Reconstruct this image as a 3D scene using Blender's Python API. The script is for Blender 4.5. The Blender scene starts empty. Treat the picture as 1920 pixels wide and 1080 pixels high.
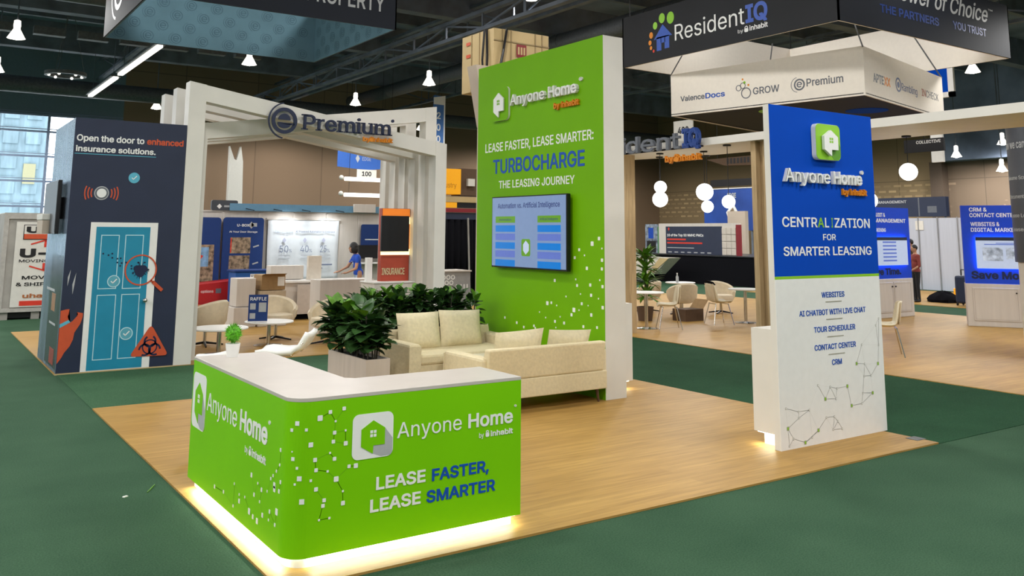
import bpy, bmesh, math, random
from mathutils.geometry import delaunay_2d_cdt
from mathutils import Vector, Matrix, Euler, noise
random.seed(7)
PI = math.pi
SC = bpy.context.scene
COL = SC.collection

# ---------------------------------------------------------------- camera, world, exposure
cam_d = bpy.data.cameras.new('camera')
cam = bpy.data.objects.new('camera', cam_d)
COL.objects.link(cam)
SC.camera = cam
_r = Vector((0.827, -0.562, 0.007)).normalized()
_b = -Vector((0.555, 0.818, 0.150)).normalized()
_u = _b.cross(_r).normalized()
_r = _u.cross(_b)
_m = Matrix((_r, _u, _b)).transposed().to_4x4()
_m.translation = Vector((0, 0, 1.9))
cam.matrix_world = _m
cam_d.sensor_width = 36
cam_d.lens = 31.06
cam_d.shift_y = -0.1849
cam_d.clip_end = 300

w = bpy.data.worlds.new('daylight_sky'); SC.world = w; w.use_nodes = True
_bg = w.node_tree.nodes['Background']
_bg.inputs[0].default_value = (0.86, 0.94, 1.0, 1)
_bg.inputs[1].default_value = 5.0
SC.view_settings.view_transform = 'Standard'
SC.view_settings.look = 'None'
SC.view_settings.gamma = 1
SC.view_settings.use_curve_mapping = False
SC.view_settings.exposure = 0.0
LAMP_W = 620          # every high bay lamp under the roof

# ---------------------------------------------------------------- materials
def lin(c):
    return tuple(((v/255)/12.92 if v <= 10.3 else (((v/255)+.055)/1.055)**2.4) for v in c)
def mat(name, rgb, rough=.55, metal=0.0, emit=0, emit_rgb=None, var=.05, scale=14, bump=0, alpha=None, spec=.4, stretch=None):
    """rgb in 0..1 linear base colour; a procedural noise gives it a little life"""
    m = bpy.data.materials.new(name); m.use_nodes = True
    nt = m.node_tree; N = nt.nodes; L = nt.links
    b = N['Principled BSDF']
    b.inputs['Roughness'].default_value = rough
    b.inputs['Metallic'].default_value = metal
    b.inputs['Specular IOR Level'].default_value = spec
    tc = N.new('ShaderNodeTexCoord'); nz = N.new('ShaderNodeTexNoise')
    nz.inputs['Scale'].default_value = scale; nz.inputs['Detail'].default_value = 4
    if stretch:
        mp = N.new('ShaderNodeMapping'); mp.inputs['Scale'].default_value = stretch
        L.new(tc.outputs['Object'], mp.inputs[0]); L.new(mp.outputs[0], nz.inputs['Vector'])
    else:
        L.new(tc.outputs['Object'], nz.inputs['Vector'])
    cr = N.new('ShaderNodeValToRGB')
    cr.color_ramp.elements[0].position = .3; cr.color_ramp.elements[1].position = .7
    cr.color_ramp.elements[0].color = tuple(v*(1-var) for v in rgb)+(1,)
    cr.color_ramp.elements[1].color = tuple(min(1, v*(1+var)) for v in rgb)+(1,)
    L.new(nz.outputs['Fac'], cr.inputs[0]); L.new(cr.outputs[0], b.inputs['Base Color'])
    if bump:
        bp = N.new('ShaderNodeBump'); bp.inputs['Strength'].default_value = bump; bp.inputs['Distance'].default_value = .02
        L.new(nz.outputs['Fac'], bp.inputs['Height']); L.new(bp.outputs[0], b.inputs['Normal'])
    if emit:
        b.inputs['Emission Color'].default_value = (emit_rgb or rgb)+(1,)
        b.inputs['Emission Strength'].default_value = emit
    return m

def wood_mat(name, c0, c1, plank=.18, length=1.6, rough=.4, along='X', gap=.006):
    m = bpy.data.materials.new(name); m.use_nodes = True
    nt = m.node_tree; N = nt.nodes; L = nt.links; b = N['Principled BSDF']
    b.inputs['Roughness'].default_value = rough; b.inputs['Specular IOR Level'].default_value = .16
    tc = N.new('ShaderNodeTexCoord'); mp = N.new('ShaderNodeMapping')
    if along == 'Y': mp.inputs['Rotation'].default_value = (0, 0, PI/2)
    if along == 'Z': mp.inputs['Rotation'].default_value = (0, PI/2, 0)
    L.new(tc.outputs['Object'], mp.inputs[0])
    br = N.new('ShaderNodeTexBrick')
    br.inputs['Scale'].default_value = 1; br.inputs['Brick Width'].default_value = length; br.inputs['Row Height'].default_value = plank
    br.inputs['Mortar Size'].default_value = gap*.35; br.inputs['Mortar Smooth'].default_value = .4
    br.inputs['Color1'].default_value = c0+(1,); br.inputs['Color2'].default_value = c1+(1,)
    br.inputs['Mortar'].default_value = tuple(v*.75 for v in c0)+(1,)
    L.new(mp.outputs[0], br.inputs['Vector'])
    m2 = N.new('ShaderNodeMapping'); m2.inputs['Scale'].default_value = (.9, 14, 14)
    L.new(mp.outputs[0], m2.inputs[0])
    nz = N.new('ShaderNodeTexNoise'); nz.inputs['Scale'].default_value = 2.2; nz.inputs['Detail'].default_value = 7; nz.inputs['Distortion'].default_value = .6
    L.new(m2.outputs[0], nz.inputs['Vector'])
    mx = N.new('ShaderNodeMix'); mx.data_type = 'RGBA'; mx.blend_type = 'MULTIPLY'
    cr = N.new('ShaderNodeValToRGB'); cr.color_ramp.elements[0].color = (.72, .68, .62, 1); cr.color_ramp.elements[1].color = (1.08, 1.06, 1.04, 1)
    cr.color_ramp.elements[0].position = .3; cr.color_ramp.elements[1].position = .65
    L.new(nz.outputs['Fac'], cr.inputs[0])
    mx.inputs[0].default_value = .85
    L.new(br.outputs['Color'], mx.inputs[6]); L.new(cr.outputs[0], mx.inputs[7]); L.new(mx.outputs[2], b.inputs['Base Color'])
    return m

def carpet_mat(name, c0, c1):
    m = bpy.data.materials.new(name); m.use_nodes = True
    nt = m.node_tree; N = nt.nodes; L = nt.links; b = N['Principled BSDF']
    b.inputs['Roughness'].default_value = .95; b.inputs['Specular IOR Level'].default_value = .1
    tc = N.new('ShaderNodeTexCoord')
    n1 = N.new('ShaderNodeTexNoise'); n1.inputs['Scale'].default_value = 90; n1.inputs['Detail'].default_value = 3
    n2 = N.new('ShaderNodeTexNoise'); n2.inputs['Scale'].default_value = 1.4; n2.inputs['Detail'].default_value = 5
    for n in (n1, n2): L.new(tc.outputs['Object'], n.inputs['Vector'])
    ad = N.new('ShaderNodeMath'); ad.operation = 'MULTIPLY_ADD'; ad.inputs[1].default_value = .45
    L.new(n2.outputs['Fac'], ad.inputs[0]); L.new(n1.outputs['Fac'], ad.inputs[2])
    cr = N.new('ShaderNodeValToRGB'); cr.color_ramp.elements[0].position = .5; cr.color_ramp.elements[1].position = .95
    cr.color_ramp.elements[0].color = c0+(1,); cr.color_ramp.elements[1].color = c1+(1,)
    L.new(ad.outputs[0], cr.inputs[0]); L.new(cr.outputs[0], b.inputs['Base Color'])
    bp = N.new('ShaderNodeBump'); bp.inputs['Strength'].default_value = .6; bp.inputs['Distance'].default_value = .01
    L.new(n1.outputs['Fac'], bp.inputs['Height']); L.new(bp.outputs[0], b.inputs['Normal'])
    return m

def panel_wall_mat(name, rgb, pw, ph, dots=False):
    """tan hall wall: large panels with thin joints, sometimes rows of pale lozenges"""
    m = bpy.data.materials.new(name); m.use_nodes = True
    nt = m.node_tree; N = nt.nodes; L = nt.links; b = N['Principled BSDF']
    b.inputs['Roughness'].default_value = .8
    tc = N.new('ShaderNodeTexCoord'); mp = N.new('ShaderNodeMapping')
    L.new(tc.outputs['UV'], mp.inputs[0])
    br = N.new('ShaderNodeTexBrick'); br.offset = 0
    br.inputs['Scale'].default_value = 1; br.inputs['Brick Width'].default_value = pw; br.inputs['Row Height'].default_value = ph
    br.inputs['Mortar Size'].default_value = .02
    br.inputs['Color1'].default_value = rgb+(1,); br.inputs['Color2'].default_value = tuple(v*.93 for v in rgb)+(1,)
    br.inputs['Mortar'].default_value = tuple(v*.6 for v in rgb)+(1,)
    L.new(mp.outputs[0], br.inputs['Vector'])
    if not dots:
        L.new(br.outputs['Color'], b.inputs['Base Color']); return m
    d = N.new('ShaderNodeTexBrick'); d.offset = .5
    d.inputs['Scale'].default_value = 1; d.inputs['Brick Width'].default_value = .55; d.inputs['Row Height'].default_value = .26
    d.inputs['Mortar Size'].default_value = .085; d.inputs['Mortar Smooth'].default_value = .1
    d.inputs['Color1'].default_value = (1, 1, 1, 1); d.inputs['Color2'].default_value = (.2, .2, .2, 1); d.inputs['Mortar'].default_value = (0, 0, 0, 1)
    L.new(mp.outputs[0], d.inputs['Vector'])
    sx = N.new('ShaderNodeSeparateXYZ'); L.new(mp.outputs[0], sx.inputs[0])
    g1 = N.new('ShaderNodeMath'); g1.operation = 'COMPARE'; g1.inputs[1].default_value = 3.6; g1.inputs[2].default_value = .75
    L.new(sx.outputs[1], g1.inputs[0])
    nz = N.new('ShaderNodeTexNoise'); nz.inputs['Scale'].default_value = .35; L.new(mp.outputs[0], nz.inputs['Vector'])
    g2 = N.new('ShaderNodeMath'); g2.operation = 'GREATER_THAN'; g2.inputs[1].default_value = .47; L.new(nz.outputs['Fac'], g2.inputs[0])
    mu = N.new('ShaderNodeMath'); mu.operation = 'MULTIPLY'; L.new(g1.outputs[0], mu.inputs[0]); L.new(g2.outputs[0], mu.inputs[1])
    m2 = N.new('ShaderNodeMath'); m2.operation = 'MULTIPLY'; L.new(mu.outputs[0], m2.inputs[0]); L.new(d.outputs['Color'], m2.inputs[1])
    mx = N.new('ShaderNodeMix'); mx.data_type = 'RGBA'
    L.new(m2.outputs[0], mx.inputs[0]); L.new(br.outputs['Color'], mx.inputs[6]); mx.inputs[7].default_value = tuple(min(1, v*1.9) for v in rgb)+(1,)
    L.new(mx.outputs[2], b.inputs['Base Color'])
    return m

M = {}
M['white'] = mat('white_laminate', (.80, .79, .76), .45, var=.02)
M['offwhite'] = mat('pale_laminate', (.60, .55, .50), .5, var=.04, stretch=(1, 1, .1))
M['frame_white'] = mat('white_painted_timber', (.70, .675, .62), .55, var=.03, scale=3)
M['green'] = mat('lime_green_print', (.185, .560, .001), .5, var=.03, scale=2, spec=.15)
M['green2'] = mat('lime_green_print_deep', (.155, .405, .0), .5, var=.03, scale=2, spec=.15)
M['lime'] = mat('lime_paint', (.25, .55, .02), .4, var=.02)
M['blue'] = mat('royal_blue_print', (.0, .058, .44), .9, var=.03, scale=2, spec=.12)
M['counter_top'] = mat('pale_stone_top', (.52, .475, .43), .35, var=.03, scale=5)
M['ink_blue'] = mat('blue_lettering', (.003, .075, .42), .5)
M['ink_white'] = mat('white_lettering', (.82, .82, .80), .5, var=.01)
M['ink_grey'] = mat('grey_lettering', (.12, .13, .15), .5)
M['ink_orange'] = mat('orange_lettering', (.72, .24, .008), .5)
M['ink_navy'] = mat('navy_lettering', (.010, .017, .055), .4)
M['ink_black'] = mat('black_lettering', (.012, .012, .014), .5)
M['ink_red'] = mat('red_lettering', (.65, .04, .02), .5)
M['navy'] = mat('navy_print', (.016, .024, .055), .5, var=.06, scale=3)
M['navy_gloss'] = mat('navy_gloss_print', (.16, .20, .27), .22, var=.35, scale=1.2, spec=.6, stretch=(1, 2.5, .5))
M['teal'] = mat('teal_banner_cloth', (.085, .170, .215), .8, var=.08, scale=2)
M['teal_dark'] = mat('dark_teal_print', (.055, .115, .150), .8)
M['door_blue'] = mat('turquoise_door_paint', (.012, .235, .375), .45, var=.05, scale=4)
M['door_line'] = mat('pale_blue_line', (.45, .68, .74), .5)
M['cyan'] = mat('cyan_print', (.10, .42, .56), .5)
M['red_orange'] = mat('red_orange_print', (.56, .082, .028), .5)
M['sofa'] = mat('cream_upholstery', (.70, .60, .39), .85, var=.06, scale=30, bump=.15)
M['cushion'] = mat('cream_cushion_cloth', (.70, .61, .41), .88, var=.07, scale=26, bump=.2)
M['shell'] = mat('cream_chair_shell', (.72, .65, .48), .5, var=.03)
M['tub'] = mat('beige_tub_leather', (.66, .56, .40), .55, var=.06)
M['chrome'] = mat('chrome', (.62, .60, .57), .18, metal=1)
M['dark_metal'] = mat('dark_metal', (.02, .02, .022), .4, metal=.6)
M['bronze'] = mat('dark_wood_leg', (.09, .045, .025), .5)
M['black'] = mat('black_plastic', (.010, .010, .012), .35)
M['black_cloth'] = mat('black_drape', (.007, .007, .009), .95, spec=.05)
M['soil'] = mat('black_soil', (.012, .010, .008), .95)
M['leaf'] = mat('dark_green_leaf', (.028, .078, .018), .38, var=.45, scale=9)
M['leaf_light'] = mat('light_green_leaf', (.10, .25, .02), .45, var=.4, scale=12)
M['topiary'] = mat('bright_green_sprigs', (.11, .40, .015), .6, var=.5, scale=40)
M['stem'] = mat('dark_stem', (.05, .042, .03), .8)
M['planter'] = mat('pale_planter_board', (.52, .46, .41), .55, var=.07, scale=6, stretch=(3, 3, .15))
M['tan'] = mat('tan_panel', (.50, .37, .18), .7, var=.05, scale=2)
M['beige'] = mat('beige_plaster', (.48, .40, .32), .7, var=.04, scale=2)
M['maroon'] = mat('maroon_paint', (.22, .012, .020), .6)
M['oak'] = wood_mat('oak_slats', (.50, .37, .21), (.44, .32, .18), .5, 6, .5, 'Z', .002)
M['floor_oak'] = wood_mat('oak_flooring', (.43, .262, .076), (.385, .228, .063), .18, 1.5, .48, 'X', .004)
M['carpet'] = carpet_mat('green_carpet', (.021, .060, .031), (.050, .108, .060))
M['carpet_strip'] = carpet_mat('green_carpet_strip', (.026, .078, .038), (.058, .130, .066))
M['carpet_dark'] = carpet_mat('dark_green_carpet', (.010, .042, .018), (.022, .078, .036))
M['ceiling'] = mat('window_tinted_ceiling', (.15, .19, .27), .9, var=.4, scale=.6)  # dark ceiling made blue-grey: the window's daylight is put into its colour
M['steel'] = mat('window_tinted_steel', (.125, .145, .18), .7, var=.3, scale=1.5)  # roof steel lifted the same way, bluish daylight painted into the base colour
M['steel_light'] = mat('grey_steel', (.12, .125, .13), .6, var=.2)
M['duct'] = mat('grey_duct', (.085, .090, .10), .5, var=.2)
M['lamp_skirt'] = mat('frosted_lamp_skirt', (.5, .5, .48), .3, emit=2.5, emit_rgb=(1, .93, .80))
M['lamp_glow'] = mat('lamp_glow', (1, .93, .78), .5, emit=22, emit_rgb=(1, .93, .80))
M['tube_glow'] = mat('tube_glow', (1, .98, .9), .5, emit=1.6, emit_rgb=(1, .95, .84))
M['globe'] = mat('opal_globe_glow', (1, 1, 1), .4, emit=2.6, emit_rgb=(1, 1, .98))
M['led'] = mat('led_strip_glow', (1, 1, .95), .4, emit=4, emit_rgb=(.90, 1.0, .93))
M['plinth'] = mat('white_plinth', (.85, .87, .86), .4, var=.02)
M['screen'] = mat('slide_background', (.10, .14, .22), .25, emit=.42, emit_rgb=(.30, .44, .78))
M['scr_green'] = mat('slide_green', (.05, .15, .01), .3, emit=.36, emit_rgb=(.22, .55, .02))
M['scr_blue'] = mat('slide_blue', (.0, .08, .3), .3, emit=.5, emit_rgb=(.004, .25, .80))
M['scr_violet'] = mat('slide_violet', (.06, .09, .3), .3, emit=.42, emit_rgb=(.17, .26, .78))
M['scr_ink'] = mat('slide_ink', (.02, .03, .12), .3, emit=.25, emit_rgb=(.03, .06, .30))
M['scr_white'] = mat('slide_white', (.3, .3, .35), .3, emit=.5, emit_rgb=(.55, .72, 1.0))
M['kiosk_blue'] = mat('kiosk_blue_backlit', (.006, .045, .36), .4, emit=.22, emit_rgb=(.004, .04, .62))
M['kiosk_glow'] = mat('kiosk_halo_light', (.02, .12, .9), .4, emit=30, emit_rgb=(.02, .22, 1.0))
M['drape'] = mat('white_drape', (.46, .49, .57), .8, var=.05, scale=4, stretch=(6, 6, .2))
M['sheet'] = mat('white_backdrop_cloth', (.72, .76, .80), .8, var=.06, scale=3, bump=.3)
M['haul_blue'] = mat('deep_blue_banner', (.006, .035, .17), .6)
M['haul_blue2'] = mat('bright_blue_podium', (.010, .09, .33), .5)
M['red'] = mat('red_banner', (.40, .010, .012), .55)
M['crate'] = mat('weathered_grey_crate', (.36, .34, .31), .7, var=.12, scale=3)
M['banner_white'] = mat('off_white_banner', (.68, .66, .61), .7, var=.03)
M['photo_warm'] = mat('printed_photo', (.28, .20, .13), .5, var=.9, scale=9)
M['box_blue'] = mat('steel_blue_beam', (.13, .28, .42), .5)
M['cardboard'] = mat('brown_cardboard', (.32, .20, .09), .8, var=.08)
M['cardboard_dark'] = mat('dark_cardboard', (.10, .06, .035), .8)
M['yellow'] = mat('amber_sign', (.85, .37, .004), .5, emit=.25, emit_rgb=(.9, .4, .01))
M['orange_glow'] = mat('backlit_orange', (.80, .20, .02), .5, emit=.35, emit_rgb=(1, .28, .03))
M['ins_red'] = mat('brick_red_print', (.42, .065, .035), .5)
M['halo'] = mat('warm_halo_light', (1, .85, .4), .5, emit=2.2, emit_rgb=(1, .80, .36))
M['banner_navy'] = mat('midnight_banner_cloth', (.006, .009, .018), .75, var=.1, scale=1)
M['banner_black'] = mat('charcoal_banner_cloth', (.016, .017, .020), .8, var=.1, scale=1)
M['banner_inside'] = mat('white_banner_lining', (.80, .745, .66), .8, var=.02)
M['charcoal'] = mat('charcoal_print', (.06, .066, .08), .35, var=.15, scale=2)
M['skin'] = mat('skin', (.42, .22, .13), .55, var=.05)
M['hair'] = mat('black_hair', (.008, .007, .007), .5)
M['tee'] = mat('blue_tee_cloth', (.010, .065, .42), .8, var=.1)
M['jeans'] = mat('pale_jeans', (.42, .50, .60), .8, var=.1)
M['maroon_tee'] = mat('maroon_shirt_cloth', (.20, .035, .028), .85, var=.15)
M['dark_cloth'] = mat('dark_trousers', (.012, .012, .015), .85)
M['brown_cloth'] = mat('dark_brown_shirt', (.055, .032, .022), .85)
M['facade'] = mat('pale_facade', (.21, .30, .345), .8, var=.22, scale=1.2, stretch=(3, 1, .6))
M['facade_yellow'] = mat('lit_yellow_window', (.30, .29, .18), .8, emit=.15, emit_rgb=(.95, .90, .5))
M['mullion'] = mat('blue_grey_mullion', (.20, .26, .38), .5)
M['wall_back'] = panel_wall_mat('tan_hall_wall', (.235, .155, .095), 3.4, 9)
M['wall_right'] = panel_wall_mat('tan_patterned_wall', (.125, .088, .058), 4.2, 4.5, True)
M['wall_corner'] = panel_wall_mat('lit_tan_wall', (.27, .19, .10), 4.2, 4.5, True)  # brighter copy of the patterned wall, its lighting put into the colour
M['wall_plain'] = mat('dark_hall_wall', (.15, .20, .24), .85)
gm = bpy.data.materials.new('window_glass'); gm.use_nodes = True
_n = gm.node_tree.nodes; _n['Principled BSDF'].inputs['Transmission Weight'].default_value = 1; _n['Principled BSDF'].inputs['Roughness'].default_value = 0
_n['Principled BSDF'].inputs['IOR'].default_value = 1.02
M['glass'] = gm

# ---------------------------------------------------------------- helpers
def link(o, parent=None):
    COL.objects.link(o)
    if parent: o.parent = parent
    return o
def wloc(o):
    v = Vector((0, 0, 0))
    while o: v += o.location; o = o.parent
    return v
def tag(o, label=None, cat=None, group=None, kind=None):
    if label: o['label'] = label
    if cat: o['category'] = cat
    if group: o['group'] = group
    if kind: o['kind'] = kind
    return o
def thing(name, label, cat, loc=(0, 0, 0), rz=0, group=None):
    o = bpy.data.objects.new(name, None); o.location = loc; o.rotation_euler = (0, 0, rz)
    o.empty_display_size = .1
    link(o); return tag(o, label, cat, group)
def copy_tree(o, loc=None, rz=None, label=None, parent=None):
    c = o.copy(); COL.objects.link(c)
    if parent: c.parent = parent
    for ch in list(o.children): copy_tree(ch, parent=c)
    if loc is not None: c.location = loc
    if rz is not None: c.rotation_euler = (0, 0, rz)
    if label: c['label'] = label
    return c

class Face:
    """a flat sign face: u along it, v up, w out towards the viewer"""
    def __init__(s, o, u, n): s.o, s.u, s.n = Vector(o), Vector(u).normalized(), Vector(n).normalized()
    def p(s, u, v, w=0): return s.o + s.u*u + Vector((0, 0, v)) + s.n*w
def FX(c): return Face((c, 0, 0), (0, -1, 0), (-1, 0, 0))    # seen from -X
def FY(c): return Face((0, c, 0), (1, 0, 0), (0, -1, 0))     # seen from -Y

class MB:
    def __init__(s): s.b = bmesh.new()
    def face(s, pts):
        vs = [s.b.verts.new(p) for p in pts]
        try: return s.b.faces.new(vs)
        except ValueError: return None
    def hexa(s, a, b):
        """two quads of matching corners -> closed solid"""
        A = [s.b.verts.new(p) for p in a]; B = [s.b.verts.new(p) for p in b]; n = len(A)
        s.b.faces.new(A[::-1]); s.b.faces.new(B)
        for i in range(n): s.b.faces.new((A[i], A[(i+1) % n], B[(i+1) % n], B[i]))
        return s
    def box(s, x0, x1, y0, y1, z0, z1):
        return s.hexa([(x0, y0, z0), (x1, y0, z0), (x1, y1, z0), (x0, y1, z0)], [(x0, y0, z1), (x1, y0, z1), (x1, y1, z1), (x0, y1, z1)])
    def obox(s, c, size, rz=0, mat3=None):
        R = mat3 or Matrix.Rotation(rz, 3, 'Z'); c = Vector(c); h = Vector(size)/2
        f = lambda x, y, z: c + R @ Vector((x*h.x, y*h.y, z*h.z))
        return s.hexa([f(-1, -1, -1), f(1, -1, -1), f(1, 1, -1), f(-1, 1, -1)], [f(-1, -1, 1), f(1, -1, 1), f(1, 1, 1), f(-1, 1, 1)])
    def bar(s, p, q, wd, ht=None):
        p, q = Vector(p), Vector(q); d = q-p; l = d.length; z = d.normalized()
        x = z.cross(Vector((0, 0, 1)));  x = x.normalized() if x.length > 1e-4 else Vector((1, 0, 0)); y = z.cross(x)
        return s.obox((p+q)/2, (wd, ht or wd, l), mat3=Matrix((x, y, z)).transposed())
    def cyl(s, p, q, r0, r1=None, n=12):
        p, q = Vector(p), Vector(q); r1 = r0 if r1 is None else r1; z = (q-p).normalized()
        x = z.cross(Vector((0, 0, 1))); x = x.normalized() if x.length > 1e-4 else Vector((1, 0, 0)); y = z.cross(x)
        ring = lambda c, r: [c + x*(r*math.cos(2*PI*i/n)) + y*(r*math.sin(2*PI*i/n)) for i in range(n)]
        A, B = ring(p, max(r0, 1e-4)), ring(q, max(r1, 1e-4))
        return s.hexa(A, B)
    def tube(s, pts, r, n=8):
        for a, b in zip(pts, pts[1:]): s.cyl(a, b, r, r, n)
        return s
    def lathe(s, prof, c=(0, 0, 0), n=24, ry=1.0):
        c = Vector(c); rings = []
        for r, z in prof:
            rings.append([s.b.verts.new(c + Vector((r*math.cos(2*PI*i/n), r*ry*math.sin(2*PI*i/n), z))) for i in range(n)])
        for A, B in zip(rings, rings[1:]):
            for i in range(n): s.b.faces.new((A[i], A[(i+1) % n], B[(i+1) % n], B[i]))
        s.b.faces.new(rings[0][::-1]); s.b.faces.new(rings[-1]); return s
    def sphere(s, c, r, n=20, sz=1.0, sx=1.0, sy=1.0):
        m = n//2
        prof = [(math.sin(PI*k/m)*1.0, -math.cos(PI*k/m)) for k in range(m+1)]
        c = Vector(c); rings = []
        for rr, z in prof:
            rr = max(rr, 1e-3)
            rings.append([s.b.verts.new(c + Vector((r*sx*rr*math.cos(2*PI*i/n), r*sy*rr*math.sin(2*PI*i/n), r*sz*z))) for i in range(n)])
        for A, B in zip(rings, rings[1:]):
            for i in range(n): s.b.faces.new((A[i], A[(i+1) % n], B[(i+1) % n], B[i]))
        s.b.faces.new(rings[0][::-1]); s.b.faces.new(rings[-1]); return s
    def plate(s, F, pts, w0, w1):
        """2D outline on a sign face, given thickness"""
        return s.hexa([F.p(u, v, w0) for u, v in pts], [F.p(u, v, w1) for u, v in pts])
    def rect(s, F, u0, u1, v0, v1, w0=0.0005, w1=.004): return s.plate(F, [(u0, v0), (u1, v0), (u1, v1), (u0, v1)], w0, w1)
    def rrect(s, F, u0, u1, v0, v1, r, w0, w1): return s.plate(F, rr_pts(u0, u1, v0, v1, r), w0, w1)
    def ring(s, F, c, r0, r1, w0, w1, a0=0, a1=2*PI, n=40):
        full = abs(a1-a0-2*PI) < 1e-6
        for i in range(n):
            t0, t1 = a0+(a1-a0)*i/n, a0+(a1-a0)*(i+1)/n
            q = [(c[0]+r*math.cos(t), c[1]+r*math.sin(t)) for r, t in ((r0, t0), (r1, t0), (r1, t1), (r0, t1))]
            s.plate(F, q, w0, w1)
        return s
    def disc(s, F, c, r, w0, w1, n=32): return s.plate(F, [(c[0]+r*math.cos(2*PI*i/n), c[1]+r*math.sin(2*PI*i/n)) for i in range(n)], w0, w1)
    def line(s, F, a, b, t, w0=.0005, w1=.003):
        d = Vector((b[0]-a[0], b[1]-a[1])).normalized(); nx, ny = -d.y*t/2, d.x*t/2
        return s.plate(F, [(a[0]+nx, a[1]+ny), (a[0]-nx, a[1]-ny), (b[0]-nx, b[1]-ny), (b[0]+nx, b[1]+ny)], w0, w1)
    def build(s, name, m, parent=None, smooth=False, bevel=0, world=True, sub=0):
        bmesh.ops.recalc_face_normals(s.b, faces=s.b.faces[:])
        if parent is not None and world:
            bmesh.ops.translate(s.b, verts=s.b.verts[:], vec=-wloc(parent))
        me = bpy.data.meshes.new(name); s.b.to_mesh(me); s.b.free()
        for mm in (m if isinstance(m, (list, tuple)) else [m]): me.materials.append(mm)
        if smooth:
            for p in me.polygons: p.use_smooth = True
        o = bpy.data.objects.new(name, me); link(o, parent)
        if bevel:
            bv = o.modifiers.new('bevel', 'BEVEL'); bv.width = bevel; bv.segments = 2; bv.limit_method = 'ANGLE'
        if sub:
            sb = o.modifiers.new('sub', 'SUBSURF'); sb.levels = sub; sb.render_levels = sub
        if smooth and not sub:
            try: me.set_sharp_from_angle(angle=math.radians(40))
            except Exception: pass
        return o
def rr_pts(u0, u1, v0, v1, r, n=6):
    out = []
    for cx, cy, a in ((u1-r, v0+r, -PI/2), (u1-r, v1-r, 0), (u0+r, v1-r, PI/2), (u0+r, v0+r, PI)):
        for i in range(n+1): out.append((cx+r*math.cos(a+PI/2*i/n), cy+r*math.sin(a+PI/2*i/n)))
    return out
def struct(mb, name, m, **k):
    o = mb.build(name, m, **k); o['kind'] = 'structure'; return o

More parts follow.
